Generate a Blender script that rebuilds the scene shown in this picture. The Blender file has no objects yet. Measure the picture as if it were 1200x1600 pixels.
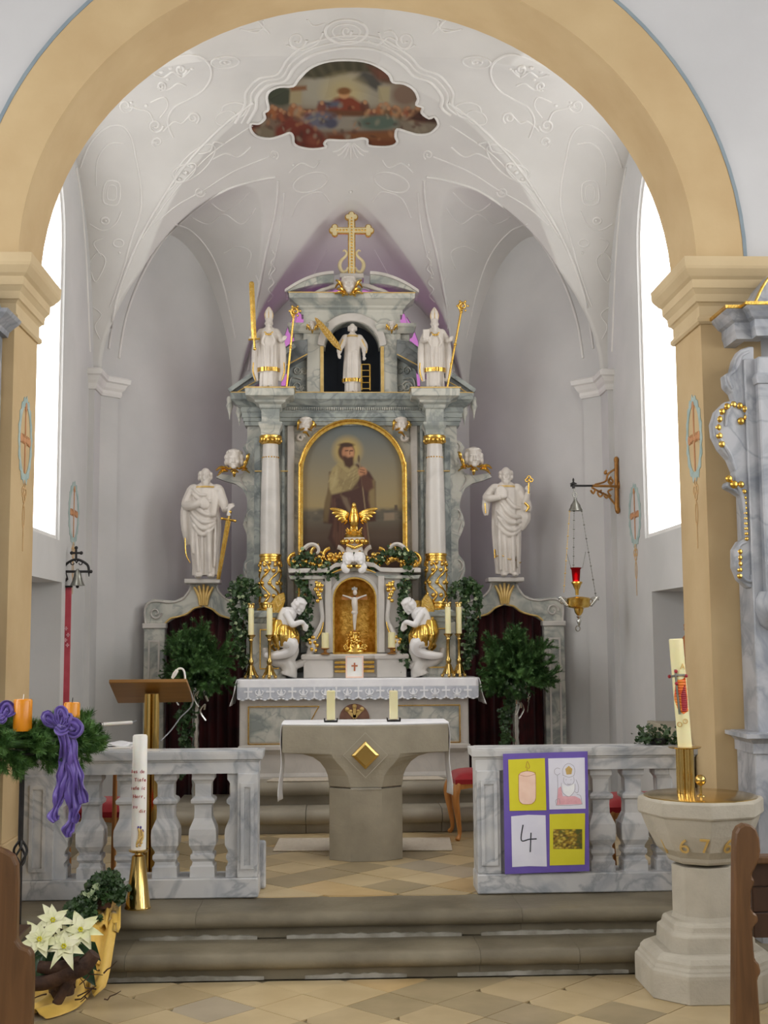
import bpy, bmesh, math, random
import numpy as np
from mathutils import Vector, Matrix, Euler
random.seed(7); np.random.seed(7)
PI = math.pi
S = bpy.context.scene
COL = S.collection
# ------------------------------------------------------------------ camera
F = 1900.0; VX, VY = 522.0, 1000.0
CAM = np.array([-0.15, 0.0, 1.65]); ROLL = math.radians(0.4)
_yaw = math.atan((600 - VX) / F); _pit = math.atan((VY - 800) / math.hypot(F, 600 - VX))
_fw = np.array([math.sin(_yaw) * math.cos(_pit), math.cos(_yaw) * math.cos(_pit), math.sin(_pit)])
_r0 = np.array([math.cos(_yaw), -math.sin(_yaw), 0.0]); _u0 = np.cross(_r0, _fw)
_rt = _r0 * math.cos(ROLL) - _u0 * math.sin(ROLL); _up = _u0 * math.cos(ROLL) + _r0 * math.sin(ROLL)
cd = bpy.data.cameras.new('camera'); cam = bpy.data.objects.new('camera', cd); COL.objects.link(cam)
cd.sensor_fit = 'AUTO'; cd.sensor_width = 36.0; cd.lens = F / 1600 * 36.0; cd.clip_start = 0.05; cd.clip_end = 200
cam.matrix_world = Matrix(((_rt[0], _up[0], -_fw[0], CAM[0]), (_rt[1], _up[1], -_fw[1], CAM[1]), (_rt[2], _up[2], -_fw[2], CAM[2]), (0, 0, 0, 1)))
S.camera = cam
def ray(px, py): return _fw + _rt * (px - 600) / F + _up * (800 - py) / F
def at(px, py, Y):                      # the point at distance Y that the photograph shows at (px, py)
    d = ray(px, py); return CAM + d * ((Y - CAM[1]) / d[1])
def fl(px, py, z):
    d = ray(px, py); return CAM + d * ((z - CAM[2]) / d[2])
def atx(px, py, X):
    d = ray(px, py); return CAM + d * ((X - CAM[0]) / d[0])
# ------------------------------------------------------------------ world, light, exposure
w = bpy.data.worlds.new('world'); S.world = w; w.use_nodes = True
w.node_tree.nodes['Background'].inputs[0].default_value = (0.80, 0.88, 1.0, 1); w.node_tree.nodes['Background'].inputs[1].default_value = 1.0
S.view_settings.view_transform = 'Standard'; S.view_settings.look = 'None'
S.view_settings.gamma = 1.0; S.view_settings.use_curve_mapping = False
S.view_settings.exposure = 0.14
WIN_CHANCEL = 4.0      # brightness of the daylight in the chancel windows
WIN_NAVE = 6.0         # and in the nave windows behind the camera
# ------------------------------------------------------------------ materials
def C(r, g, b): return tuple(((c / 255) / 12.92 if c / 255 <= 0.04045 else ((c / 255 + 0.055) / 1.055) ** 2.4) for c in (r, g, b)) + (1.0,)
MATS = {}
def newmat(name):
    m = bpy.data.materials.new(name); m.use_nodes = True; nt = m.node_tree
    MATS[name] = m
    return m, nt, nt.nodes['Principled BSDF']
def nd(nt, t, **kw):
    n = nt.nodes.new(t)
    for k, v in kw.items(): setattr(n, k, v)
    return n
def noise_mat(name, c1, c2, scale=6, rough=0.7, detail=6, metal=0.0, bump=0.0, bscale=None, spec=0.5, lo=0.35, hi=0.65, coat=0.0, objrand=0.0, dist=0.0, sheen=0.0, sss=0.0):
    m, nt, b = newmat(name)
    geo = nd(nt, 'ShaderNodeNewGeometry')
    n = nd(nt, 'ShaderNodeTexNoise'); n.inputs['Scale'].default_value = scale; n.inputs['Detail'].default_value = detail; n.inputs['Distortion'].default_value = dist
    nt.links.new(geo.outputs['Position'], n.inputs['Vector'])
    r = nd(nt, 'ShaderNodeValToRGB'); r.color_ramp.elements[0].position = lo; r.color_ramp.elements[1].position = hi
    r.color_ramp.elements[0].color = c1; r.color_ramp.elements[1].color = c2
    nt.links.new(n.outputs['Fac'], r.inputs['Fac'])
    out = r.outputs['Color']
    if objrand:
        oi = nd(nt, 'ShaderNodeObjectInfo'); mr = nd(nt, 'ShaderNodeMapRange'); mr.inputs['To Min'].default_value = 1 - objrand; mr.inputs['To Max'].default_value = 1 + objrand * 0.6
        nt.links.new(oi.outputs['Random'], mr.inputs['Value'])
        hs = nd(nt, 'ShaderNodeHueSaturation'); nt.links.new(mr.outputs[0], hs.inputs['Value']); nt.links.new(out, hs.inputs['Color']); out = hs.outputs['Color']
    nt.links.new(out, b.inputs['Base Color'])
    b.inputs['Roughness'].default_value = rough; b.inputs['Metallic'].default_value = metal; b.inputs['Specular IOR Level'].default_value = spec
    b.inputs['Coat Weight'].default_value = coat; b.inputs['Sheen Weight'].default_value = sheen
    if sss: b.inputs['Subsurface Weight'].default_value = sss; b.inputs['Subsurface Radius'].default_value = (.02, .012, .006)
    if bump:
        n2 = nd(nt, 'ShaderNodeTexNoise'); n2.inputs['Scale'].default_value = bscale or scale * 5; n2.inputs['Detail'].default_value = 5
        nt.links.new(geo.outputs['Position'], n2.inputs['Vector'])
        bp = nd(nt, 'ShaderNodeBump'); bp.inputs['Strength'].default_value = bump; bp.inputs['Distance'].default_value = 0.01
        nt.links.new(n2.outputs['Fac'], bp.inputs['Height']); nt.links.new(bp.outputs[0], b.inputs['Normal'])
    return m
def marble_mat(name, base, cloud, vein, scale=2.5, rough=0.3, vw=0.04):
    m, nt, b = newmat(name)
    geo = nd(nt, 'ShaderNodeNewGeometry')
    n1 = nd(nt, 'ShaderNodeTexNoise'); n1.inputs['Scale'].default_value = scale * 1.3; n1.inputs['Detail'].default_value = 7; n1.inputs['Distortion'].default_value = 1.2
    n2 = nd(nt, 'ShaderNodeTexNoise'); n2.inputs['Scale'].default_value = scale; n2.inputs['Detail'].default_value = 5; n2.inputs['Distortion'].default_value = 1.4
    for n in (n1, n2): nt.links.new(geo.outputs['Position'], n.inputs['Vector'])
    r1 = nd(nt, 'ShaderNodeValToRGB'); r1.color_ramp.elements[0].color = cloud; r1.color_ramp.elements[1].color = base
    r1.color_ramp.elements[0].position = 0.35; r1.color_ramp.elements[1].position = 0.56
    nt.links.new(n1.outputs['Fac'], r1.inputs['Fac'])
    r2 = nd(nt, 'ShaderNodeValToRGB'); e = r2.color_ramp.elements
    e[0].position = 0.5 - vw; e[0].color = (0, 0, 0, 1); e[1].position = 0.5 + vw; e[1].color = (0, 0, 0, 1)
    k = e.new(0.5); k.color = (.55, .55, .55, 1)
    nt.links.new(n2.outputs['Fac'], r2.inputs['Fac'])
    mx = nd(nt, 'ShaderNodeMix', data_type='RGBA'); nt.links.new(r2.outputs['Color'], mx.inputs[0]); nt.links.new(r1.outputs['Color'], mx.inputs[6]); mx.inputs[7].default_value = vein
    nt.links.new(mx.outputs[2], b.inputs['Base Color']); b.inputs['Roughness'].default_value = rough
    return m
def wood_mat(name, c1, c2, rough=0.4, axis=2, scale=14):
    m, nt, b = newmat(name)
    tc = nd(nt, 'ShaderNodeTexCoord'); mp = nd(nt, 'ShaderNodeMapping'); s = [scale] * 3; s[axis] = scale * 0.08
    mp.inputs['Scale'].default_value = s; nt.links.new(tc.outputs['Object'], mp.inputs['Vector'])
    n = nd(nt, 'ShaderNodeTexNoise'); n.inputs['Scale'].default_value = 2.0; n.inputs['Detail'].default_value = 6; n.inputs['Distortion'].default_value = 0.6
    nt.links.new(mp.outputs[0], n.inputs['Vector'])
    r = nd(nt, 'ShaderNodeValToRGB'); r.color_ramp.elements[0].position = .3; r.color_ramp.elements[1].position = .7; r.color_ramp.elements[0].color = c1; r.color_ramp.elements[1].color = c2
    nt.links.new(n.outputs['Fac'], r.inputs['Fac']); nt.links.new(r.outputs['Color'], b.inputs['Base Color']); b.inputs['Roughness'].default_value = rough
    return m
def emit_mat(name, col, st):
    m, nt, b = newmat(name); b.inputs['Base Color'].default_value = (0, 0, 0, 1); b.inputs['Emission Color'].default_value = col; b.inputs['Emission Strength'].default_value = st
    return m
def vcol_mat(name, rough=0.6, spec=0.3, coat=0.0):
    m, nt, b = newmat(name); a = nd(nt, 'ShaderNodeVertexColor'); a.layer_name = 'Col'
    nt.links.new(a.outputs['Color'], b.inputs['Base Color']); b.inputs['Roughness'].default_value = rough; b.inputs['Specular IOR Level'].default_value = spec; b.inputs['Coat Weight'].default_value = coat
    return m
plaster = noise_mat('plaster', C(194, 194, 193), C(205, 204, 203), 1.6, .85, bump=.08, bscale=30)
vault_m = noise_mat('vault_plaster', C(203, 201, 198), C(213, 211, 208), 1.6, .85, bump=.05, bscale=30)
stucco = noise_mat('stucco', C(216, 214, 211), C(225, 223, 220), 5, .8)
navewall = noise_mat('nave_plaster', C(192, 192, 194), C(201, 201, 203), 1.2, .85, bump=.05, bscale=30)
tan = noise_mat('tan_paint', C(190, 163, 121), C(202, 177, 135), 2.2, .75, bump=.12, bscale=25)
tanlight = noise_mat('tan_paint_light', C(198, 176, 138), C(208, 187, 149), 2.2, .75, bump=.08, bscale=25)
blueline = noise_mat('blue_grey_paint', C(128, 142, 152), C(140, 153, 160), 6, .8)
marble = marble_mat('white_grey_marble', C(202, 202, 202), C(168, 172, 178), C(124, 130, 139), 2.6, .35, .05)
altarm = marble_mat('altar_marble', C(196, 195, 185), C(138, 144, 140), C(120, 127, 127), 3.4, .35, .04)
altard = marble_mat('altar_marble_dark', C(164, 170, 166), C(112, 120, 120), C(92, 100, 103), 3.6, .35, .04)
altarl = marble_mat('altar_marble_light', C(204, 199, 193), C(188, 184, 178), C(190, 187, 184), 2.0, .3, .012)
greym = marble_mat('side_altar_marble', C(178, 180, 186), C(132, 138, 148), C(118, 125, 136), 2.4, .35, .04)
darkm = marble_mat('dark_grey_marble', C(120, 124, 124), C(80, 86, 90), C(60, 66, 70), 5.0, .35, .05)
gold = noise_mat('gilding', C(218, 172, 76), C(240, 204, 116), 30, .25, metal=1.0, bump=.14, bscale=90)
goldflat = noise_mat('gilt_paint', C(206, 172, 100), C(224, 194, 128), 20, .4, metal=.35)
creamgilt = noise_mat('cream_gilt_paint', C(212, 196, 150), C(224, 209, 166), 20, .5)
goldworn = noise_mat('gold_brocade', C(182, 136, 50), C(226, 184, 92), 28, .38, metal=.75, bump=.5, bscale=60)
brass = noise_mat('brass', C(200, 168, 98), C(218, 188, 120), 3, .18, metal=1.0)
white = noise_mat('white_statue_paint', C(204, 197, 189), C(218, 211, 203), 6, .38, bump=.1, bscale=40)
whiteporc = noise_mat('white_gloss_paint', C(232, 230, 230), C(240, 238, 238), 6, .25)
sand = noise_mat('sandstone', C(158, 151, 134), C(174, 166, 148), 5, .8, bump=.2, bscale=60)
fontst = noise_mat('font_sandstone', C(174, 167, 152), C(189, 182, 167), 6, .8, bump=.25, bscale=70)
stepst = noise_mat('step_sandstone', C(100, 92, 75), C(132, 123, 103), 3, .5, bump=.3, bscale=30, objrand=.08)
astepst = noise_mat('altar_step_stone', C(146, 138, 122), C(166, 158, 141), 4, .6, bump=.15, bscale=40)
stepworn = noise_mat('worn_plaster_edge', C(132, 127, 114), C(182, 178, 168), 8, .8, bump=.4, bscale=40)
joint = noise_mat('floor_joint', C(126, 114, 92), C(142, 129, 104), 8, .8)
tilem = [noise_mat('floor_tile_%s' % n, a, b, 4, .32, bump=.05, bscale=20, objrand=.07) for n, a, b in (('yellow', C(192, 170, 128), C(206, 185, 144)), ('buff', C(176, 156, 118), C(192, 172, 134)), ('olive', C(150, 134, 102), C(168, 151, 118)), ('grey', C(166, 152, 128), C(180, 166, 142)), ('ochre', C(184, 156, 108), C(200, 172, 124)))]
wax = noise_mat('ivory_wax', C(238, 230, 180), C(244, 237, 194), 4, .45, sss=.3)
waxwhite = noise_mat('white_wax', C(236, 234, 228), C(242, 240, 235), 4, .4, sss=.3)
waxorange = noise_mat('orange_wax', C(222, 138, 22), C(232, 154, 34), 6, .25, sss=.2)
linen = noise_mat('white_linen', C(238, 238, 243), C(247, 247, 250), 10, .85)
lacem = noise_mat('lace_net', C(190, 194, 205), C(204, 208, 218), 30, .9)
laced = noise_mat('lace_thread', C(236, 238, 244), C(246, 247, 250), 30, .9)
carpet = noise_mat('cream_carpet', C(206, 194, 176), C(216, 205, 188), 40, .95, bump=.4, bscale=200)
curtain = noise_mat('dark_red_velvet', C(50, 4, 9), C(74, 8, 15), 6, .85, sheen=.15)
redcl = noise_mat('red_upholstery', C(146, 10, 22), C(164, 18, 30), 8, .8, sheen=.2)
redband = noise_mat('faded_red_cloth', C(168, 58, 72), C(184, 76, 88), 10, .8)
purple = noise_mat('purple_satin', C(80, 60, 138), C(112, 90, 176), 8, .32, sheen=.3)
yellowc = noise_mat('yellow_satin', C(214, 172, 70), C(228, 190, 92), 8, .45, sheen=.2)
iron = noise_mat('black_iron', C(30, 28, 28), C(44, 42, 42), 20, .5, metal=.4)
oldsilver = noise_mat('tarnished_silver', C(120, 120, 114), C(150, 150, 142), 20, .35, metal=.9)
silver = noise_mat('silver', C(196, 196, 190), C(214, 214, 208), 20, .25, metal=.95)
bracketm = noise_mat('gilt_iron', C(150, 102, 44), C(176, 128, 66), 20, .45, metal=.4)
fir = noise_mat('fir_green', C(44, 80, 34), C(84, 124, 62), 14, .6, objrand=.1)
fir2 = noise_mat('wreath_green', C(44, 84, 34), C(92, 134, 62), 16, .6)
ivy = noise_mat('ivy_green', C(26, 50, 22), C(52, 82, 36), 18, .45)
ivyl = noise_mat('ivy_light', C(120, 140, 100), C(176, 190, 150), 30, .5)
leafd = noise_mat('poinsettia_leaf', C(26, 54, 30), C(50, 84, 44), 20, .5)
poin = noise_mat('cream_bract', C(226, 228, 176), C(240, 238, 206), 14, .6)
twig = noise_mat('dark_wood_branch', C(52, 34, 26), C(84, 58, 42), 24, .8, bump=.5, bscale=50)
woodl = wood_mat('honey_wood', C(176, 112, 52), C(204, 142, 76), .35)
woodlect = wood_mat('lectern_wood', C(128, 88, 34), C(150, 106, 46), .4, axis=0, scale=9)
woodpew = wood_mat('pew_wood', C(88, 60, 34), C(114, 80, 48), .4)
woodpewd = wood_mat('pew_wood_dark', C(56, 34, 20), C(76, 48, 28), .45)
woodfig = wood_mat('carved_brown_wood', C(110, 56, 22), C(176, 104, 44), .4)
navy = noise_mat('dark_blue_niche', C(26, 34, 46), C(34, 42, 54), 6, .8)
brownp = noise_mat('brown_paint', C(112, 78, 62), C(130, 94, 76), 12, .7)
teal = noise_mat('faded_teal_paint', C(150, 172, 170), C(176, 192, 188), 18, .85)
terra = noise_mat('terracotta_paint', C(186, 132, 92), C(204, 152, 110), 18, .85)
paleoch = noise_mat('pale_ochre_paint', C(196, 160, 112), C(210, 176, 130), 18, .85)
black = noise_mat('black_plastic', C(22, 22, 24), C(30, 30, 32), 10, .5)
ltgrey = noise_mat('grey_sheet', C(150, 154, 160), C(162, 166, 172), 10, .6)
purplep = noise_mat('purple_card', C(104, 84, 172), C(114, 94, 182), 6, .7)
yelp = noise_mat('yellow_paper', C(216, 208, 40), C(224, 216, 52), 6, .7)
whip = noise_mat('white_paper', C(222, 222, 238), C(232, 232, 244), 6, .7)
inkd = noise_mat('dark_ink', C(40, 44, 56), C(52, 56, 68), 6, .7)
inkg = noise_mat('grey_pencil', C(150, 146, 156), C(166, 162, 170), 20, .8)
inkb = noise_mat('brown_ink', C(176, 104, 66), C(188, 116, 78), 20, .8)
peach = noise_mat('peach_crayon', C(240, 204, 184), C(248, 216, 198), 20, .8)
pinkc = noise_mat('pink_crayon', C(226, 168, 178), C(236, 184, 192), 30, .8)
redink = noise_mat('red_lettering', C(158, 24, 36), C(172, 34, 44), 10, .5)
flame_m = noise_mat('orange_wax_relief', C(226, 70, 30), C(240, 150, 60), 16, .4)
redwax = noise_mat('red_wax', C(150, 30, 44), C(170, 40, 54), 16, .4)
dayglass = emit_mat('bright_window_glass', (1.0, 0.995, 0.985, 1), WIN_CHANCEL)
naveglass = emit_mat('nave_window_glass', (1.0, 0.985, 0.955, 1), WIN_NAVE)
purpglass = emit_mat('purple_window_glass', C(206, 128, 200), .75)
vpaint = vcol_mat('oil_painting', .45, .4)
vfresco = vcol_mat('fresco', .8, .2)
vprint = vcol_mat('colour_print', .6, .3)
def redglass_mat():
    m, nt, b = newmat('red_glass'); b.inputs['Base Color'].default_value = C(150, 6, 16); b.inputs['Roughness'].default_value = .08; b.inputs['Transmission Weight'].default_value = .5; b.inputs['IOR'].default_value = 1.2
    return m
redglass = redglass_mat()
def clear_mat():
    m, nt, b = newmat('clear_glass'); b.inputs['Base Color'].default_value = C(236, 242, 240); b.inputs['Roughness'].default_value = .05; b.inputs['Transmission Weight'].default_value = .85; b.inputs['IOR'].default_value = 1.35
    return m
glass = clear_mat()
flamegl = emit_mat('oil_flame', (1.0, .12, .1, 1), 5.0)
# ------------------------------------------------------------------ mesh helpers
def bezcat(pts, n=8, closed=False):     # Catmull-Rom through points
    P = [np.array(p, float) for p in pts]; out = []; m = len(P)
    rng = range(m) if closed else range(m - 1)
    for i in rng:
        p0 = P[(i - 1) % m] if (closed or i > 0) else P[0]; p1 = P[i]; p2 = P[(i + 1) % m]
        p3 = P[(i + 2) % m] if (closed or i + 2 < m) else P[-1]
        for k in range(n):
            t = k / n
            out.append(0.5 * ((2 * p1) + (-p0 + p2) * t + (2 * p0 - 5 * p1 + 4 * p2 - p3) * t * t + (-p0 + 3 * p1 - 3 * p2 + p3) * t ** 3))
    if not closed: out.append(P[-1])
    return out
class G:
    def __init__(s): s.V = []; s.F = []
    def add(s, V, Fc, M=None):
        o = len(s.V)
        if M is not None: V = [tuple(M @ Vector(v)) for v in V]
        s.V += [tuple(v) for v in V]; s.F += [tuple(i + o for i in f) for f in Fc]
        return s
    def box(s, x0, x1, y0, y1, z0, z1, M=None):
        V = [(x0, y0, z0), (x1, y0, z0), (x1, y1, z0), (x0, y1, z0), (x0, y0, z1), (x1, y0, z1), (x1, y1, z1), (x0, y1, z1)]
        return s.add(V, [(0, 3, 2, 1), (4, 5, 6, 7), (0, 1, 5, 4), (1, 2, 6, 5), (2, 3, 7, 6), (3, 0, 4, 7)], M)
    def frust(s, a, b, z0, z1, M=None):     # a, b = (x0,x1,y0,y1) at z0 and z1
        V = [(a[0], a[2], z0), (a[1], a[2], z0), (a[1], a[3], z0), (a[0], a[3], z0), (b[0], b[2], z1), (b[1], b[2], z1), (b[1], b[3], z1), (b[0], b[3], z1)]
        return s.add(V, [(0, 3, 2, 1), (4, 5, 6, 7), (0, 1, 5, 4), (1, 2, 6, 5), (2, 3, 7, 6), (3, 0, 4, 7)], M)
    def prism(s, pts, a0, a1, axis='y', M=None):   # polygon extruded along axis; pts are the other two coords
        n = len(pts); f = {'y': lambda p, a: (p[0], a, p[1]), 'x': lambda p, a: (a, p[0], p[1]), 'z': lambda p, a: (p[0], p[1], a)}[axis]
        V = [f(p, a0) for p in pts] + [f(p, a1) for p in pts]
        Fc = [tuple(range(n)), tuple(range(2 * n - 1, n - 1, -1))] + [(i, i + n, (i + 1) % n + n, (i + 1) % n) for i in range(n)]
        return s.add(V, Fc, M)
    def ringprism(s, outer, inner, a0, a1, axis='y', closed=True, M=None):   # band between two polylines of equal length
        n = len(outer); f = {'y': lambda p, a: (p[0], a, p[1]), 'x': lambda p, a: (a, p[0], p[1]), 'z': lambda p, a: (p[0], p[1], a)}[axis]
        V = [f(p, a0) for p in outer] + [f(p, a0) for p in inner] + [f(p, a1) for p in outer] + [f(p, a1) for p in inner]
        Fc = []
        for i in range(n if closed else n - 1):
            j = (i + 1) % n
            Fc += [(i, j, n + j, n + i), (2 * n + i, 3 * n + i, 3 * n + j, 2 * n + j), (i, 2 * n + i, 2 * n + j, j), (n + i, n + j, 3 * n + j, 3 * n + i)]
        if not closed: Fc += [(0, n, 3 * n, 2 * n), (n - 1, 3 * n - 1, 4 * n - 1, 2 * n - 1)]
        return s.add(V, Fc, M)
    def lathe(s, prof, c=(0, 0, 0), n=24, ph=0.0, poly=False, sx=1, sy=1, M=None, fold=None):
        k = 1 / math.cos(PI / n) if poly else 1
        V = []; Fc = []
        for r, z in prof:
            for i in range(n):
                a = 2 * PI * i / n + ph; rr = r * k
                if fold: rr *= fold(a, z)
                V.append((c[0] + rr * math.cos(a) * sx, c[1] + rr * math.sin(a) * sy, c[2] + z))
        m = len(prof)
        for j in range(m - 1):
            for i in range(n):
                i2 = (i + 1) % n; Fc.append((j * n + i, j * n + i2, (j + 1) * n + i2, (j + 1) * n + i))
        Fc.append(tuple(range(n - 1, -1, -1))); Fc.append(tuple(range((m - 1) * n, m * n)))
        return s.add(V, Fc, M)
    def tube(s, pts, r, n=8, closed=False, flat=1.0, M=None, up=(0, 0, 1)):
        P = [np.array(p, float) for p in pts]; m = len(P)
        R = r if hasattr(r, '__len__') else [r] * m
        V = []; Fc = []; prev = None
        for i in range(m):
            if closed: t = P[(i + 1) % m] - P[i - 1]
            else: t = P[min(i + 1, m - 1)] - P[max(i - 1, 0)]
            t = t / (np.linalg.norm(t) + 1e-9)
            if prev is None:
                u = np.array(up, float)
                if abs(u @ t) > .95: u = np.array((1., 0, 0))
            else: u = prev
            a = u - t * (u @ t); a /= np.linalg.norm(a) + 1e-9; b = np.cross(t, a); prev = a
            for k in range(n):
                th = 2 * PI * k / n; V.append(P[i] + R[i] * (a * math.cos(th) * flat + b * math.sin(th)))
        for i in range(m if closed else m - 1):
            j = (i + 1) % m
            for k in range(n):
                k2 = (k + 1) % n; Fc.append((i * n + k, i * n + k2, j * n + k2, j * n + k))
        if not closed: Fc += [tuple(range(n - 1, -1, -1)), tuple(range((m - 1) * n, m * n))]
        return s.add(V, Fc, M)
    def ell(s, c, r, nu=14, nv=9, M=None):
        if not hasattr(r, '__len__'): r = (r, r, r)
        V = [(0, 0, -1)]; Fc = []
        for j in range(1, nv):
            ph = -PI / 2 + PI * j / nv
            for i in range(nu):
                th = 2 * PI * i / nu; V.append((math.cos(ph) * math.cos(th), math.cos(ph) * math.sin(th), math.sin(ph)))
        V.append((0, 0, 1))
        for i in range(nu): Fc.append((0, 1 + (i + 1) % nu, 1 + i))
        for j in range(nv - 2):
            for i in range(nu):
                i2 = (i + 1) % nu; Fc.append((1 + j * nu + i, 1 + j * nu + i2, 1 + (j + 1) * nu + i2, 1 + (j + 1) * nu + i))
        L = len(V) - 1
        for i in range(nu): Fc.append((L, 1 + (nv - 2) * nu + i, 1 + (nv - 2) * nu + (i + 1) % nu))
        R3 = M if M is not None else Matrix.Identity(3)
        V = [tuple(Vector(c) + R3 @ Vector((v[0] * r[0], v[1] * r[1], v[2] * r[2]))) for v in V]
        return s.add(V, Fc)
    def sweep(s, path, prof, closed=False, M=None, side=1):   # moulding: path in plan (x,y), prof = [(out,z)...]; out is to the right of travel
        P = [np.array(p, float) for p in path]; m = len(P); V = []; Fc = []; k = len(prof)
        for i in range(m):
            d1 = P[i] - P[i - 1] if (closed or i > 0) else P[1] - P[0]
            d2 = P[(i + 1) % m] - P[i] if (closed or i < m - 1) else P[-1] - P[-2]
            d1 = d1 / np.linalg.norm(d1); d2 = d2 / np.linalg.norm(d2)
            n1 = np.array((d1[1], -d1[0])) * side; n2 = np.array((d2[1], -d2[0])) * side
            b = n1 + n2; b = b / max(1e-6, (b @ n1))
            if np.linalg.norm(b) > 3: b = b / np.linalg.norm(b) * 3
            for o, z in prof: V.append((P[i][0] + b[0] * o, P[i][1] + b[1] * o, z))
        for i in range(m if closed else m - 1):
            j = (i + 1) % m
            for q in range(k - 1): Fc.append((i * k + q, j * k + q, j * k + q + 1, i * k + q + 1))
        if not closed: Fc += [tuple(range(k)), tuple(range(m * k - 1, (m - 1) * k - 1, -1))]
        return s.add(V, Fc, M)
    def build(s, name, mat, parent=None, smooth=None, bevel=0.0, seg=1, world=True, label=None, recalc=True):
        V = s.V
        if parent is not None and world:
            o = parent
            off = Vector((0, 0, 0))
            while o is not None: off += o.location; o = o.parent
            V = [(v[0] - off.x, v[1] - off.y, v[2] - off.z) for v in V]
        me = bpy.data.meshes.new(name); me.from_pydata([tuple(map(float, v)) for v in V], [], s.F)
        if recalc:
            bm = bmesh.new(); bm.from_mesh(me); bmesh.ops.recalc_face_normals(bm, faces=bm.faces); bm.to_mesh(me); bm.free()
        me.materials.append(mat)
        if smooth is not None: shade(me, smooth)
        ob = bpy.data.objects.new(name, me); COL.objects.link(ob)
        if parent is not None: ob.parent = parent
        if bevel:
            md = ob.modifiers.new('bevel', 'BEVEL'); md.width = bevel; md.segments = seg; md.limit_method = 'ANGLE'; md.angle_limit = math.radians(35)
        if label: ob['label'] = label
        return ob
def shade(me, ang):        # smooth shading with sharp edges above ang degrees
    me.polygons.foreach_set('use_smooth', [True] * len(me.polygons))
    if ang >= 180: return
    bm = bmesh.new(); bm.from_mesh(me); c = math.radians(ang)
    for e in bm.edges:
        if len(e.link_faces) == 2 and e.calc_face_angle(0) > c: e.smooth = False
    bm.to_mesh(me); bm.free()
def tag(o, label=None, cat=None, group=None, kind=None):
    if label: o['label'] = label
    if cat: o['category'] = cat
    if group: o['group'] = group
    if kind: o['kind'] = kind
    return o
def empty(name, loc, label=None, cat=None, group=None, rz=0.0):
    o = bpy.data.objects.new(name, None); COL.objects.link(o); o.location = Vector([float(v) for v in loc]); o.rotation_euler.z = rz; o.empty_display_size = .05
    return tag(o, label, cat, group)
def copy_tree(o, parent=None):
    c = o.copy(); COL.objects.link(c)
    if parent is not None: c.parent = parent
    for ch in list(o.children): copy_tree(ch, c)
    return c
def relabel(o, label): o['label'] = label; return o
def struct(o): o['kind'] = 'structure'; return o
def remesh(G_, name, mat, parent=None, voxel=.008, smooth=3, world=True, fac=.5):
    """fuse overlapping closed shapes into one continuous skin"""
    ob = G_.build(name, mat, None, recalc=True)
    m = ob.modifiers.new('r', 'REMESH'); m.mode = 'VOXEL'; m.voxel_size = voxel
    if smooth: k = ob.modifiers.new('s', 'SMOOTH'); k.factor = fac; k.iterations = smooth
    dg = bpy.context.evaluated_depsgraph_get(); me = bpy.data.meshes.new_from_object(ob.evaluated_get(dg))
    old = ob.data; ob.modifiers.clear(); ob.data = me; bpy.data.meshes.remove(old)
    me.name = name; me.materials.clear(); me.materials.append(mat); me.polygons.foreach_set('use_smooth', [True] * len(me.polygons))
    if parent is not None:
        if world:
            off = Vector((0, 0, 0)); o = parent
            while o is not None: off += o.location; o = o.parent
            me.transform(Matrix.Translation(-off))
        ob.parent = parent
    return ob
def arc(cx, cz, r, a0, a1, n): return [(cx + r * math.cos(math.radians(a0 + (a1 - a0) * i / n)), cz + r * math.sin(math.radians(a0 + (a1 - a0) * i / n))) for i in range(n + 1)]
def spiral(cx, cz, r0, r1, a0, turns, n=30):
    return [(cx + (r0 + (r1 - r0) * i / n) * math.cos(a0 + 2 * PI * turns * i / n), cz + (r0 + (r1 - r0) * i / n) * math.sin(a0 + 2 * PI * turns * i / n)) for i in range(n + 1)]
def text_mesh(G_, txt, size, M, depth=.002):
    cu = bpy.data.curves.new('t', 'FONT'); cu.body = txt; cu.size = size; cu.extrude = depth; cu.align_x = 'CENTER'; cu.resolution_u = 3
    ob = bpy.data.objects.new('t', cu); COL.objects.link(ob); dg = bpy.context.evaluated_depsgraph_get()
    me = bpy.data.meshes.new_from_object(ob.evaluated_get(dg))
    G_.add([v.co[:] for v in me.vertices], [tuple(p.vertices) for p in me.polygons], M)
    bpy.data.objects.remove(ob); bpy.data.curves.remove(cu); bpy.data.meshes.remove(me)
    return G_
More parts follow.
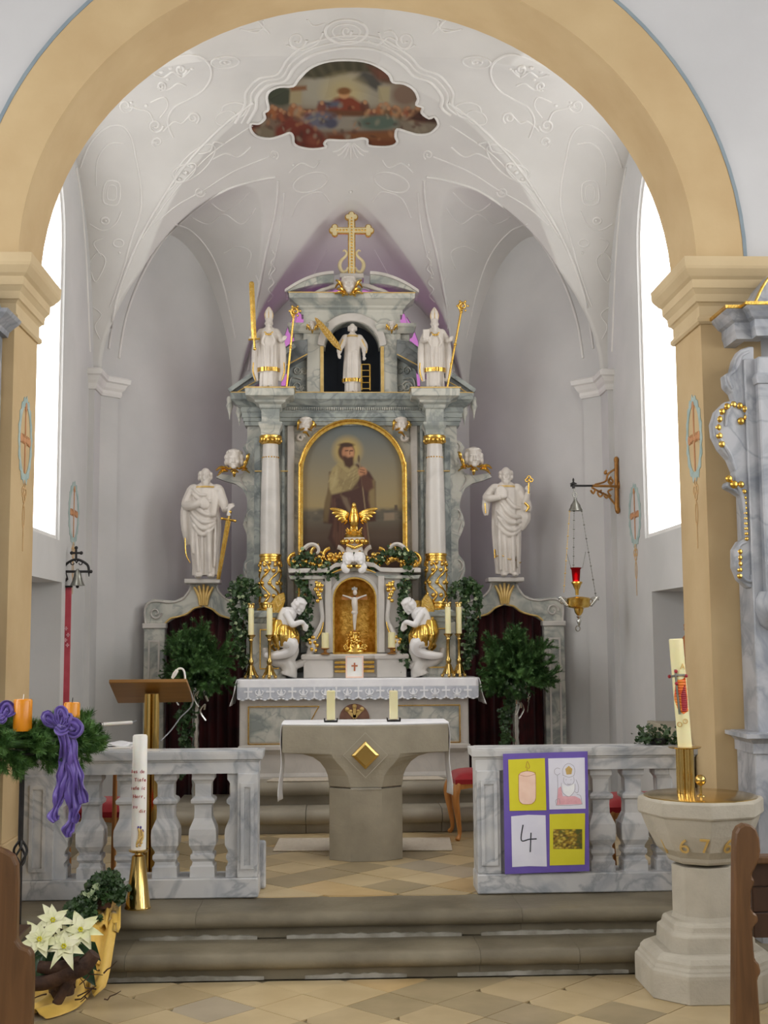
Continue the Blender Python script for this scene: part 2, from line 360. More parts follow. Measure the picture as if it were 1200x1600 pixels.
# flat print: a fine grid whose vertex colours are painted from soft shapes
class Paint:
    def __init__(s, u, v, bg): s.u = u; s.v = v; s.c = np.tile(np.array(bg[:3]), (len(u), 1)).astype(float)
    def mixin(s, m, col): m = np.clip(m, 0, 1)[:, None]; s.c = s.c * (1 - m) + np.array(col[:3]) * m; return s
    def ell(s, cx, cy, rx, ry, col, soft=.15, rot=0, a=1.0):
        du, dv = s.u - cx, s.v - cy; c, n = math.cos(rot), math.sin(rot); x = (du * c + dv * n) / rx; y = (-du * n + dv * c) / ry
        d = np.sqrt(x * x + y * y); return s.mixin(a * np.clip((1 + soft - d) / (2 * soft), 0, 1), col)
    def poly(s, pts, col, soft=.004, a=1.0):
        n = len(pts); inside = np.zeros(len(s.u), bool); dist = np.full(len(s.u), 1e9)
        for i in range(n):
            x1, y1 = pts[i]; x2, y2 = pts[(i + 1) % n]
            cond = ((y1 > s.v) != (y2 > s.v)); xi = (x2 - x1) * (s.v - y1) / ((y2 - y1) if y2 != y1 else 1e-9) + x1
            inside ^= cond & (s.u < xi)
            dx, dy = x2 - x1, y2 - y1; L = dx * dx + dy * dy + 1e-12
            t = np.clip(((s.u - x1) * dx + (s.v - y1) * dy) / L, 0, 1); dist = np.minimum(dist, np.hypot(s.u - x1 - t * dx, s.v - y1 - t * dy))
        sd = np.where(inside, dist, -dist); return s.mixin(a * np.clip(.5 + sd / (2 * soft), 0, 1), col)
    def line(s, pts, w, col, soft=None, a=1.0):
        soft = soft or w * .5; dist = np.full(len(s.u), 1e9)
        for (x1, y1), (x2, y2) in zip(pts[:-1], pts[1:]):
            dx, dy = x2 - x1, y2 - y1; L = dx * dx + dy * dy + 1e-12
            t = np.clip(((s.u - x1) * dx + (s.v - y1) * dy) / L, 0, 1); dist = np.minimum(dist, np.hypot(s.u - x1 - t * dx, s.v - y1 - t * dy))
        return s.mixin(a * np.clip((w + soft - dist) / (2 * soft), 0, 1), col)
    def grad(s, v0, c0, v1, c1):
        t = np.clip((s.v - v0) / (v1 - v0), 0, 1)[:, None]; s.c = np.array(c0[:3]) * (1 - t) + np.array(c1[:3]) * t; return s
    def apply(s, ob):
        me = ob.data; a = me.color_attributes.new('Col', 'FLOAT_COLOR', 'POINT')
        buf = np.ones((len(s.u), 4), np.float32); buf[:, :3] = s.c; a.data.foreach_set('color', buf.ravel())
# ================================================================== THE SETTING
W = 2.05; ZS = 0.27; ZA = 3.8            # chancel half width, chancel floor, springing of the vault
POLY = [(-W, 6.9), (W, 6.9), (W, 9.6), (1.05, 10.65), (-1.05, 10.65), (-W, 9.6)]
def clip(poly, x0, x1, y0, y1):
    def cut(P, f, ins):
        out = []
        for i in range(len(P)):
            a, b = P[i - 1], P[i]
            ia, ib = ins(a), ins(b)
            if ia != ib: out.append(f(a, b))
            if ib: out.append(b)
        return out
    def ix(x): return lambda a, b: (x, a[1] + (b[1] - a[1]) * (x - a[0]) / (b[0] - a[0]))
    def iy(y): return lambda a, b: (a[0] + (b[0] - a[0]) * (y - a[1]) / (b[1] - a[1]), y)
    for f, ins in ((ix(x0), lambda p: p[0] > x0), (ix(x1), lambda p: p[0] < x1), (iy(y0), lambda p: p[1] > y0), (iy(y1), lambda p: p[1] < y1)):
        if poly: poly = cut(poly, f, ins)
    return poly
def tiles(parent, x0, x1, y0, y1, z, d, ox, oy, seed):
    rnd = random.Random(seed); shared = {}
    h = d / 2; g = .0028
    for i in range(int((x0 - ox) / h) - 2, int((x1 - ox) / h) + 3):
        for j in range(int((y0 - oy) / h) - 2, int((y1 - oy) / h) + 3):
            if (i + j) % 2: continue
            cx, cy = ox + i * h, oy + j * h
            P = [(cx - h + g, cy), (cx, cy - h + g), (cx + h - g, cy), (cx, cy + h - g)]
            P = clip(P, x0, x1, y0, y1)
            if len(P) < 3: continue
            area = abs(sum(P[k - 1][0] * P[k][1] - P[k][0] * P[k - 1][1] for k in range(len(P)))) / 2
            if area < .002: continue
            mi = rnd.choice([0, 0, 0, 1, 1, 2, 2, 3, 4]); full = area > .97 * (2 * (h - g) ** 2)
            dz = rnd.uniform(-.0012, .0012)
            if full and mi in shared:
                o = bpy.data.objects.new('tile', shared[mi]); COL.objects.link(o); o.parent = parent
            else:
                o = G().prism([(p[0] - cx, p[1] - cy) for p in P], -.012, 0, 'z').build('tile', tilem[mi], parent, world=False)
                if full: shared[mi] = o.data
            o.location = (cx, cy, z + dz)
fl_o = struct(G().box(-5, 5, -11, 6.7, -.2, -.009).build('floor', joint))
tiles(fl_o, -2.3, 2.6, 4.7, 6.15, 0, .405, .1, 5.72, 3)
fs = struct(G().box(-W, W, 6.6, 10.7, -.1, ZS - .009).build('floor_sanctuary', joint))
tiles(fs, -1.84, 1.84, 6.79, 8.95, ZS, .405, .19, 7.02, 5)
# two nave steps, each of long stones with a rolled nosing
def nosing(y, z0, z1, back):
    r = (z1 - z0) * .3; zc = z1 - r
    return [(back, z0), (y + .03, z0), (y + .03, zc - r * 1.05), (y + .012, zc - r)] + [(y + .012 - r * .95 * math.cos(a), zc + r * math.sin(a)) for a in np.linspace(-PI / 2 + .3, PI / 2 - .15, 8)] + [(y + .03, z1 + .001), (back, z1)]
def steps(name, y, z0, z1, back, joints, mat, wear):
    root = struct(empty(name, (0, y, z0)))
    for a, b in zip(joints[:-1], joints[1:]):
        prof = nosing(y, z0, z1, back)
        g = G(); xs = np.linspace(a + .0008, b - .0008, 9); n = len(prof)
        for x in xs:
            sag = wear * max(0, 1 - ((x - .15) / 1.5) ** 2)
            for p in prof:
                top = max(0, (p[1] - (z0 + z1) / 2) / (z1 - z0) * 2); g.V.append((x, p[0] + .5 * sag * top, p[1] - sag * top + .0015 * math.sin(x * 17 + p[0] * 9)))
        for i in range(len(xs) - 1):
            for k in range(n): g.F.append((i * n + k, i * n + (k + 1) % n, (i + 1) * n + (k + 1) % n, (i + 1) * n + k))
        g.F += [tuple(range(n)), tuple(range(len(xs) * n - 1, (len(xs) - 1) * n - 1, -1))]
        g.build('step_stone', mat, root, smooth=40)
    return root
s1 = steps('floor_step_1', 6.15, 0, .135, 6.50, [-3.4, -1.17, .56, 1.05, 3.4], stepst, .005)
s2 = steps('floor_step_2', 6.42, .135, .27, 6.80, [-3.4, -.86, .81, 3.4], stepst, .006)
# patches of crumbling render along the foot of the risers
for root, y, z, spans in ((s1, 6.177, .012, [(-1.5, -.5), (-.3, .2), (.45, 1.3)]), (s1, 6.44, .142, [(-1.15, -.55), (-.4, .5), (.6, 1.5)])):
    for a, b in spans:
        g = G(); n = 26; rnd = random.Random(int(a * 100))
        top = []; bot = []
        for i in range(n + 1):
            x = a + (b - a) * i / n; e = abs(math.sin(PI * i / n)) ** .5
            top.append((x, z + .004 + e * (.003 + .008 * rnd.random() ** 2))); bot.append((x, z - .012))
        g.prism(top + bot[::-1], y - .004, y + .012, 'y').build('worn_edge', stepworn, root)
# ---- chancel arch: nave wall, tan band, piers, imposts
AZ = 3.71
def archpts(a, b, zb, n=48): return [(a, zb)] + [(a * math.cos(t), AZ + b * math.sin(t)) for t in np.linspace(0, PI, n + 1)] + [(-a, zb)]
ap = archpts(2.115, 2.05, -.1)
def torect(p, X=5.0, Zt=7.0):
    if p[1] <= AZ: return (X if p[0] > 0 else -X, p[1])
    k = min(X / max(1e-6, abs(p[0])), (Zt - AZ) / max(1e-6, p[1] - AZ)); return (p[0] * k, AZ + (p[1] - AZ) * k)
struct(G().ringprism([torect(p) for p in ap], ap, 6.46, 6.94, 'y', closed=False).build('wall_east', navewall))
arch = struct(G().ringprism(archpts(2.116, 2.052, 3.5), archpts(1.85, 1.72, 3.5), 6.45, 6.95, 'y', closed=False).build('trim_arch', tan, smooth=30))
G().ringprism(archpts(2.134, 2.07, 3.7), archpts(2.114, 2.05, 3.7), 6.447, 6.47, 'y', closed=False).build('painted_line', blueline, arch, smooth=30)
for s in (-1, 1):
    p = struct(G().box(min(s * 1.86, s * 2.19), max(s * 1.86, s * 2.19), 6.45, 6.95, .26, 3.40).build('trim_pier_%s' % ('left' if s < 0 else 'right'), tan))
    G().box(min(s * 1.845, s * 2.2), max(s * 1.845, s * 2.2), 6.435, 6.96, .26, .62).build('plinth', tan, p, bevel=.006)
    z0 = 3.36
    prof = [(-.02, z0), (.012, z0), (.022, z0 + .012), (.022, z0 + .03), (.008, z0 + .045), (.008, z0 + .10), (.02, z0 + .115), (.03, z0 + .12), (.034, z0 + .16), (.05, z0 + .185), (.055, z0 + .19), (.058, z0 + .235), (.075, z0 + .25), (.082, z0 + .26), (.1, z0 + .285), (.105, z0 + .30), (.108, z0 + .35), (-.02, z0 + .35)]
    path = [(s * 2.5, 6.45), (s * 1.86, 6.45), (s * 1.86, 6.95), (s * 2.1, 6.95)]
    G().sweep(path, prof, side=1 if s < 0 else -1).build('impost', tanlight, p)
# ---- chancel walls
def baked(ob, cutters):
    for c in cutters:
        m = ob.modifiers.new('b', 'BOOLEAN'); m.operation = 'DIFFERENCE'; m.object = c; m.solver = 'EXACT'
    dg = bpy.context.evaluated_depsgraph_get(); me = bpy.data.meshes.new_from_object(ob.evaluated_get(dg)); ob.modifiers.clear(); ob.data = me
    for c in cutters: bpy.data.objects.remove(c)
    return ob
WY0, WY1, WZ0, WZ1 = 7.12, 8.46, 2.35, 5.12
def winpts(y0, y1, z0, z1, n=14):
    r = (y1 - y0) / 2; zc = z1 - r * 1.0
    return [(y0, z0)] + [((y0 + y1) / 2 - r * math.cos(t), zc + r * math.sin(t)) for t in np.linspace(0, PI, n + 1)] + [(y1, z0)]
for i, s in enumerate((-1, 1)):
    sd = 'left' if s < 0 else 'right'
    ob = G().box(min(s * W, s * (W + .45)), max(s * W, s * (W + .45)), 6.9, 9.7, -.1, 6.3).build('wall_%s' % sd, plaster)
    y1 = WY1 + (.05 if s > 0 else 0)
    c1 = G().prism(winpts(WY0, y1, WZ0, WZ1), s * (W - .1), s * (W + .5), 'x').build('cut', plaster)
    ny1, nzt = (8.57, 2.065) if s < 0 else (8.37, 1.97)
    c2 = G().box(min(s * (W - .1), s * (W + .3)), max(s * (W - .1), s * (W + .3)), 7.05, ny1, 1.08, nzt).build('cut', plaster)
    baked(ob, [c1, c2]); struct(ob)
    wn = struct(empty('window_%d' % (i + 1), (s * (W + .05), (WY0 + y1) / 2, WZ0)))
    G().prism(winpts(WY0 - .02, y1 + .02, WZ0 - .02, WZ1 + .02), s * (W + .045), s * (W + .06), 'x').build('pane', dayglass, wn)
    G().ringprism(winpts(WY0, y1, WZ0, WZ1), winpts(WY0 + .03, y1 - .03, WZ0 + .03, WZ1 - .03), s * (W + .02), s * (W + .05), 'x', closed=True).build('window_frame', stucco, wn)
    # shelf slab at the foot of the niche
    G().box(min(s * (W - .045), s * (W + .28)), max(s * (W - .045), s * (W + .28)), 7.0, ny1 + .06, 1.0, 1.083).build('niche_shelf', sand, ob, bevel=.004)
    # corner strip with a small impost where the apse begins
    px = [(s * W, 9.36), (s * (W - .045), 9.36), (s * (W - .045), 9.60), (s * (W - .045 - .12), 9.60 + .12), (s * (W - .12), 9.60 + .16), (s * (W + .1), 9.75)]
    ps = struct(G().prism(px, .26, 3.70, 'z').build('trim_corner_%s' % sd, plaster))
    pr = [(-.03, 3.60), (.012, 3.60), (.02, 3.62), (.02, 3.645), (.035, 3.665), (.05, 3.70), (.065, 3.71), (.07, 3.745), (.05, 3.76), (-.03, 3.76)]
    G().sweep(px[:-1], pr, side=1 if s < 0 else -1).build('impost', stucco, ps)
    # apse side
    a = np.array((s * W, 9.6)); b = np.array((s * 1.05, 10.65)); d = (b - a) / np.linalg.norm(b - a); nn = np.array((d[1], -d[0])) * s
    q = [a - d * .1, b + d * .1, b + d * .1 + nn * .3, a - d * .1 + nn * .3]
    struct(G().prism([tuple(v) for v in q], -.1, 6.3, 'z').build('wall_apse_%s' % sd, plaster))
bw = G().box(-1.3, 1.3, 10.65, 10.95, -.1, 6.3).build('wall_back', plaster)
bw = struct(baked(bw, [G().prism([(x, z) for x, z in winpts(-.62, .62, 2.4, 4.8)], 10.5, 11.1, 'y').build('cut', plaster)]))
w3 = struct(empty('window_3', (0, 10.85, 2.4)))
G().prism(winpts(-.63, .63, 2.39, 4.81), 10.70, 10.72, 'y').build('pane', purpglass, w3)
g = G()
for x in (-.28, 0, .28): g.box(x - .008, x + .008, 10.685, 10.70, 2.4, 4.3)
for z in np.arange(2.7, 4.2, .3): g.box(-.62, .62, 10.685, 10.70, z - .008, z + .008)
g.build('lead_bars', iron, w3)
# ---- vault
def ceil_h(x, y):
    x = np.asarray(x, float); y = np.asarray(y, float)
    yy = np.maximum(0, y - 8.3)
    d2 = (x / (W + .02)) ** 2 + (yy / 2.38) ** 2
    z = ZA + 1.86 * np.sqrt(np.maximum(0, 1 - d2))
    # bay lunettes over the side windows
    t = np.clip((np.abs(x) - .2) / (W - .2), 0, 1); h = 1.86 - .32 * t ** 1.5
    u = (y - 8.18) / 1.34
    z = np.maximum(z, ZA + h * np.sqrt(np.maximum(0, 1 - u * u)))
    # apse lunettes
    for s in (-1, 1):
        a = np.array((s * W, 9.6)); b = np.array((s * 1.05, 10.65)); c = (a + b) / 2; L = np.linalg.norm(b - a); d = (b - a) / L; n = np.array((-abs(d[1]) * s, -abs(d[0])))
        q = (x - c[0]) * d[0] + (y - c[1]) * d[1]; tt = (x - c[0]) * n[0] + (y - c[1]) * n[1]
        w_ = L / 2 * (1 + .12 * np.clip(tt, 0, 2)); uu = np.abs(q) / w_
        z = np.maximum(z, ZA + np.clip(1.30 + .16 * np.clip(tt, -.2, 2), 0, 1.75) * np.maximum(0, 1 - uu ** 1.9) ** .55 * (tt > -.5))
    tt = 10.65 - y; w_ = 1.0 + .02 * tt; uu = np.abs(x) / w_
    z = np.maximum(z, ZA + (1.13 + .385 * np.clip(tt, -.2, 2)) * np.maximum(0, 1 - uu ** 1.8) ** .6)
    return z
def inside(x, y, z):
    m = .12
    ok = (np.abs(x) < W + m) & (y > 6.9) & (y < 10.65 + m) & (z < ceil_h(x, y))
    k = 1 / math.hypot(1.0, 1.05)
    ok &= ((np.abs(x) - W) * 1.05 + (y - 9.6) * 1.0) * k < m
    return ok
def build_vault():
    c = np.array((0, 8.6, 3.62)); na, ne = 720, 190
    A, E_ = np.meshgrid(np.linspace(0, 2 * PI, na, endpoint=False), np.linspace(math.radians(1), math.radians(89.7), ne))
    D = np.stack([np.cos(E_) * np.cos(A), np.cos(E_) * np.sin(A), np.sin(E_)], -1).reshape(-1, 3)
    lo = np.zeros(len(D)); done = np.zeros(len(D), bool); hi = np.full(len(D), 4.0)
    for t in np.arange(.4, 4.0, .05):
        P = c + D * t; o = ~inside(P[:, 0], P[:, 1], P[:, 2]); new = o & ~done
        hi[new] = t; done |= o; lo[~done] = t
    for _ in range(14):
        m = (lo + hi) / 2; P = c + D * m[:, None]; i = inside(P[:, 0], P[:, 1], P[:, 2]); lo = np.where(i, m, lo); hi = np.where(i, hi, m)
    P = c + D * lo[:, None]
    me = bpy.data.meshes.new('ceiling'); Fc = []; yv = P[:, 1] < 6.93
    for j in range(ne - 1):
        for i in range(na):
            i2 = (i + 1) % na; q = (j * na + i, (j + 1) * na + i, (j + 1) * na + i2, j * na + i2)
            if not all(yv[k] for k in q): Fc.append(q)
    Fc.append(tuple((ne - 1) * na + i for i in range(na)))
    me.from_pydata(P.tolist(), [], Fc); me.materials.append(vault_m); me.polygons.foreach_set('use_smooth', [True] * len(me.polygons))
    o = bpy.data.objects.new('ceiling', me); COL.objects.link(o); return struct(o)
ceiling = build_vault()
def vhit(px, py, off=.0):          # where the sight line through a pixel meets the vault or the wall below it
    px = np.atleast_1d(np.asarray(px, float)); py = np.atleast_1d(np.asarray(py, float))
    D = _fw[None] + _rt[None] * ((px - 600) / F)[:, None] + _up[None] * ((800 - py) / F)[:, None]
    lo = np.full(len(px), 6.92 / D[:, 1]); hi = lo + 5; done = np.zeros(len(px), bool)
    def ins(P):
        x, y, z = P[:, 0], P[:, 1], P[:, 2]; k = 1 / math.hypot(1.0, 1.05)
        return (np.abs(x) < W) & (y < 10.65) & (((np.abs(x) - W) * 1.05 + (y - 9.6)) * k < 0) & (z < ceil_h(x, y))
    for t in np.arange(0, 5, .1):
        tt = 6.92 / D[:, 1] + t; o = ~ins(CAM + D * tt[:, None]); new = o & ~done; hi[new] = tt[new]; done |= o; lo[~done] = tt[~done]
    for _ in range(14):
        m = (lo + hi) / 2; i = ins(CAM + D * m[:, None]); lo = np.where(i, m, lo); hi = np.where(i, hi, m)
    return CAM + D * (lo - off)[:, None]
# ---- the nave around the camera (behind the photograph): plain shell with tall windows
for s in (-1, 1):
    ob = G().box(min(s * 4.6, s * 5.0), max(s * 4.6, s * 5.0), -11, 6.5, -.2, 7.0).build('wall_nave_%s' % ('left' if s < 0 else 'right'), navewall)
    cs = []; 
    for k, yc in enumerate((-7.5, -3.2, 1.1, 4.3)):
        cs.append(G().prism(winpts(yc - .8, yc + .8, 1.9, 5.6), s * 4.5, s * 5.1, 'x').build('cut', plaster))
        wn = struct(empty('window_%d' % (4 + k + (4 if s > 0 else 0)), (s * 4.75, yc, 1.9)))
        G().prism(winpts(yc - .82, yc + .82, 1.88, 5.62), s * 4.75, s * 4.77, 'x').build('pane', naveglass, wn)
    struct(baked(ob, cs))
struct(G().box(-5, 5, -11.3, -10.9, -.2, 7.0).build('wall_west', navewall))
struct(G().box(-5, 5, -11.2, 6.6, 6.85, 7.05).build('ceiling_nave', navewall))
# ================================================================== STUCCO AND FRESCO ON THE VAULT
def vpath(pts, n=8, closed=False, off=.0):
    P = bezcat(pts, n, closed); a = np.array(P); return vhit(a[:, 0], a[:, 1], off)
def moulding(pts, r=.009, name='stucco_moulding', closed=False, n=8, mat=None, flat=.8):
    P = vpath(pts, n, closed); return G().tube([tuple(p) for p in P], r * 1.2, 6, closed=closed, flat=flat).build(name, mat or stucco, ceiling, smooth=80)
def elp(cx, cy, rx, ry, rot=0, n=14): c, s = math.cos(rot), math.sin(rot); return [(cx + rx * math.cos(a) * c - ry * math.sin(a) * s, cy + rx * math.cos(a) * s + ry * math.sin(a) * c) for a in np.linspace(0, 2 * PI, n + 1)[:-1]]
def spl(cx, cy, r, a0=0, turns=1.4, cw=1, n=16): return [(cx + r * (1 - .8 * i / n) * math.cos(a0 + cw * 2 * PI * turns * i / n), cy + r * (1 - .8 * i / n) * math.sin(a0 + cw * 2 * PI * turns * i / n)) for i in range(n + 1)]
T = 0.009
half = [
 ([(170, 545), (182, 470), (206, 400), (242, 330), (292, 255), (350, 195), (396, 160)], .011, 0),
 ([(186, 560), (196, 500), (217, 440), (252, 380), (300, 332), (350, 298), (400, 282), (430, 277)], .012, 0),
 ([(434, 282), (430, 330), (414, 400), (398, 490), (388, 580)], .010, 0),
 ([(444, 300), (440, 350), (430, 400), (420, 430)], .006, 0),
 ([(272, 350), (300, 362), (330, 398), (350, 450), (368, 530)], .008, 0),
 ([(118, 262), (126, 310), (133, 390), (137, 470), (140, 550)], .010, 0),
 ([(125, 262), (140, 225), (165, 200), (190, 197), (205, 215), (212, 245), (220, 290), (220, 330), (205, 375), (190, 430), (172, 480)], .007, 0),
 ([(150, 290), (152, 250), (170, 225), (195, 225)], .005, 0),
 ([(165, 285), (186, 287), (184, 318), (162, 316)], .006, 1), ([(170, 291), (181, 292), (180, 311), (168, 310)], .004, 1),
 ([(140, 350), (160, 360), (180, 350), (190, 330)], .006, 0), ([(140, 410), (152, 395), (165, 408), (150, 440), (142, 425)], .005, 0),
 ([(232, 112), (268, 92), (300, 85), (325, 98), (330, 118), (318, 140), (295, 155), (272, 168), (262, 190), (270, 215)], .008, 0),
 ([(340, 92), (372, 92)], .005, 0), (elp(352, 97, 22, 9, -.05), .007, 1), (elp(352, 97, 8, 4), .008, 1),
 (spl(243, 196, 12, 0, 1.4, 1), .008, 0), (spl(302, 184, 10, 1, 1.4, -1), .008, 0), (spl(246, 222, 9, 2, 1.3, 1), .007, 0), (spl(196, 165, 12, 0, 1.3, 1), .007, 0), (spl(283, 108, 9, 0, 1.4, 1), .008, 0), (spl(252, 134, 8, 2, 1.4, -1), .008, 0),
 ([(240, 116), (256, 120), (270, 112), (284, 120), (298, 108)], .009, 0), ([(246, 136), (262, 140), (278, 130), (290, 134)], .008, 0), ([(195, 165), (215, 170), (232, 175), (240, 190)], .007, 0), ([(235, 160), (256, 152), (262, 166), (250, 184)], .006, 0),
 ([(255, 205), (272, 190), (285, 192), (300, 176)], .007, 0),
 (elp(305, 255, 40, 16, -.75), .006, 1), (elp(290, 270, 20, 9, -.75), .008, 1), (elp(352, 184, 16, 10, -.4), .006, 1),
 ([(222, 372), (250, 330), (285, 285), (330, 240), (380, 205), (395, 196)], .006, 0), ([(240, 352), (275, 322), (320, 296), (365, 268), (420, 245)], .006, 0),
 ([(262, 300), (275, 285), (270, 270), (285, 258), (300, 262)], .008, 0), ([(310, 240), (328, 236), (335, 222), (350, 225)], .008, 0), ([(330, 250), (352, 240), (372, 245), (392, 230)], .007, 0), (spl(312, 300, 9, 0, 1.3, 1), .007, 0), (spl(428, 242, 8, 1, 1.3, -1), .007, 0),
 ([(345, 175), (350, 165), (368, 160), (385, 166), (380, 180), (362, 186)], .007, 0),
 ([(300, 340), (325, 350), (350, 335), (378, 350), (400, 325)], .005, 0), ([(330, 318), (350, 330), (372, 318), (390, 300)], .005, 0), ([(350, 395), (372, 385), (392, 395), (385, 420)], .005, 0),
 (elp(485, 285, 28, 14, -.3), .006, 1), ([(455, 340), (470, 310), (500, 300), (515, 315)], .006, 0), ([(452, 270), (470, 255), (490, 262), (500, 250)], .006, 0),
 ([(424, 390), (430, 400), (424, 410), (430, 420), (423, 430), (428, 442), (420, 452), (426, 462), (418, 472)], .007, 0),
 ([(400, 430), (405, 450), (396, 480), (398, 520)], .005, 0),
 ([(145, 480), (158, 492), (148, 510), (156, 530)], .005, 0), ([(158, 400), (146, 380), (160, 372)], .005, 0), (elp(185, 380, 8, 6), .006, 1), (elp(164, 345, 6, 5), .007, 1),
 (spl(464, 62, 15, 0, 1.4, 1), .008, 0), ([(448, 70), (470, 78), (495, 68), (505, 50)], .007, 0), ([(400, 30), (420, 52), (410, 45), (385, 48)], .006, 0), ([(375, 45), (400, 50), (412, 40), (410, 32)], .006, 0),
 ([(455, 520), (462, 500), (470, 470), (490, 430), (512, 390)], .004, 0),
]
for pts, r, closed in half:
    for mir in (0, 1):
        q = [((1097 - x) if mir else x, y) for x, y in pts]
        moulding(q, r, closed=bool(closed), n=4 if len(pts) > 10 else 8)
# small rosettes and leaf knobs
for (x, y, r) in ((252, 112, .016), (266, 106, .016), (280, 104, .016), (262, 124, .014), (300, 107, .014), (228, 165, .014), (205, 160, .012), (240, 222, .014), (187, 395, .012), (165, 345, .012), (548, 300, .016), (352, 97, .014), (290, 270, .02), (300, 260, .016), (281, 280, .016), (458, 258, .012), (427, 395, .012), (424, 415, .012), (422, 435, .012)):
    for mir in (0, 1):
        if mir and x == 548: continue
        p = vhit((1097 - x) if mir else x, y, .004)[0]; G().ell(tuple(p), (r, r, r * .8), 10, 6).build('stucco_knob', stucco, ceiling, smooth=80)
moulding(elp(541, 49, 33, 19), .010, closed=True); moulding(elp(541, 49, 22, 12), .007, closed=True); moulding(spl(541, 48, 9, 0, 1.2), .008)
moulding([(575, 62), (590, 70), (606, 58), (620, 62), (612, 48), (600, 50)], .008); moulding([(508, 36), (490, 40), (480, 30)], .006)
for k in range(7):      # shell under the fresco
    a = math.radians(35 + k * 110 / 6); moulding([(548 + 4 * math.cos(a), 222 + 2 * math.sin(a)), (548 + 22 * math.cos(a), 224 + 18 * math.sin(a)), (548 + 34 * math.cos(a), 222 + 26 * math.sin(a))], .007, 'stucco_shell')
FO = [(165, 330), (180, 290), (235, 265), (310, 262), (340, 225), (400, 165), (480, 130), (580, 118), (700, 125), (780, 155), (840, 200), (860, 240), (920, 248), (975, 280), (1000, 330), (990, 365), (1025, 380), (1020, 410), (1060, 440), (1090, 430), (1112, 470), (1095, 500), (1060, 525), (1000, 530), (940, 515), (885, 500), (875, 540), (885, 570), (860, 592), (800, 598), (725, 590), (720, 560), (690, 550), (640, 560), (580, 562), (540, 560), (500, 560), (482, 580), (490, 600), (420, 610), (350, 600), (315, 580), (310, 540), (290, 520), (250, 535), (180, 552), (110, 540), (78, 505), (78, 470), (110, 470), (130, 465), (155, 440), (150, 410), (175, 390)]
fpx = [(370 + x / 3.529, 60 + y / 3.529) for x, y in FO]
def fresco():
    dense = [tuple(p) for p in bezcat(fpx, 3, True)]
    gx, gy = np.meshgrid(np.arange(390, 688, 1.5), np.arange(92, 235, 1.5)); nx_, ny_ = gx.shape[1], gx.shape[0]; gx = gx.ravel(); gy = gy.ravel()
    ins = np.zeros(len(gx), bool)
    for i in range(len(dense)):
        x1, y1 = dense[i]; x2, y2 = dense[(i + 1) % len(dense)]; c = (y1 > gy) != (y2 > gy); ins ^= c & (gx < (x2 - x1) * (gy - y1) / ((y2 - y1) or 1e-9) + x1)
    P = vhit(gx, gy, .006); g = G(); idx = -np.ones(len(gx), int); Fq = []
    for j in range(ny_ - 1):
        for i in range(nx_ - 1):
            a = j * nx_ + i; q = (a, a + 1, a + nx_ + 1, a + nx_)
            if sum(ins[list(q)]) >= 3: Fq.append(q)
    used = sorted(set(k for q in Fq for k in q)); idx[used] = np.arange(len(used)); g.V = [tuple(P[k]) for k in used]; g.F = [tuple(int(idx[k]) for k in q) for q in Fq]
    root = empty('ceiling_fresco', tuple(P[used].mean(0)), 'dark curved ceiling fresco of figures gathered at a long table', 'painting')
    ob = g.build('painted_panel', vfresco, root, recalc=False)
    u = (gx[used] - 370) * 3.529; v = (gy[used] - 60) * 3.529; p = Paint(u, v, C(120, 100, 84)); rr = np.random.RandomState(5)
    p.poly([(160, 260), (1000, 260), (1000, 380), (160, 380)], C(150, 140, 122), 20); p.ell(560, 280, 260, 110, C(164, 158, 140), .3)
    p.poly([(330, 235), (360, 120), (850, 110), (870, 245), (800, 240), (740, 190), (640, 185), (520, 215), (430, 222), (360, 215)], C(74, 70, 54), 12)
    for k in range(7): p.line([(380 + k * 65, 130 + 10 * math.sin(k)), (430 + k * 55, 215 - 8 * k)], 8, C(104, 98, 78), 14, .6)
    p.poly([(700, 180), (760, 200), (800, 250), (770, 290), (720, 260), (640, 230)], C(84, 82, 76), 12); p.poly([(720, 150), (830, 180), (860, 240), (780, 230)], C(112, 74, 60), 16)
    p.ell(240, 320, 90, 60, C(70, 74, 60), .3); p.poly([(295, 275), (360, 280), (355, 360), (290, 360)], C(164, 150, 116), 8); p.poly([(290, 265), (385, 260), (385, 285), (300, 292)], C(132, 92, 64), 8)
    p.ell(930, 310, 75, 60, C(126, 104, 88), .25); p.poly([(780, 265), (845, 265), (840, 350), (785, 350)], C(170, 158, 124), 8)
    p.ell(590, 300, 110, 90, C(188, 172, 126), .45, a=.8)
    p.poly([(500, 370), (540, 330), (590, 315), (640, 325), (700, 365), (720, 410), (500, 415)], C(128, 66, 48), 12); p.poly([(450, 350), (560, 345), (580, 375), (470, 385)], C(92, 96, 110), 12)
    p.ell(592, 305, 30, 28, C(190, 144, 102), .2); p.ell(592, 290, 38, 20, C(132, 92, 56), .3)
    p.poly([(380, 425), (880, 425), (890, 500), (400, 510)], C(146, 138, 124), 14); p.poly([(330, 390), (900, 405), (900, 432), (340, 425)], C(104, 70, 50), 8)
    cols = [C(140, 78, 54), C(154, 98, 62), C(120, 68, 52), C(168, 128, 92), C(110, 84, 60), C(96, 60, 48)]
    for k in range(38):
        x = 110 + k * 26 + rr.uniform(-8, 8)
        if 470 < x < 700: continue
        y = 395 + rr.uniform(-25, 35) + abs(x - 580) * .05; p.ell(x, y, 26, 34, cols[rr.randint(6)], .3, rr.uniform(-.4, .4), .9); p.ell(x + 2, y - 26, 11, 12, C(176, 132, 98), .3)
    p.ell(460, 450, 95, 45, C(104, 104, 116), .3); p.ell(520, 470, 34, 26, C(82, 82, 96), .3); p.ell(780, 465, 115, 42, C(90, 104, 92), .3)
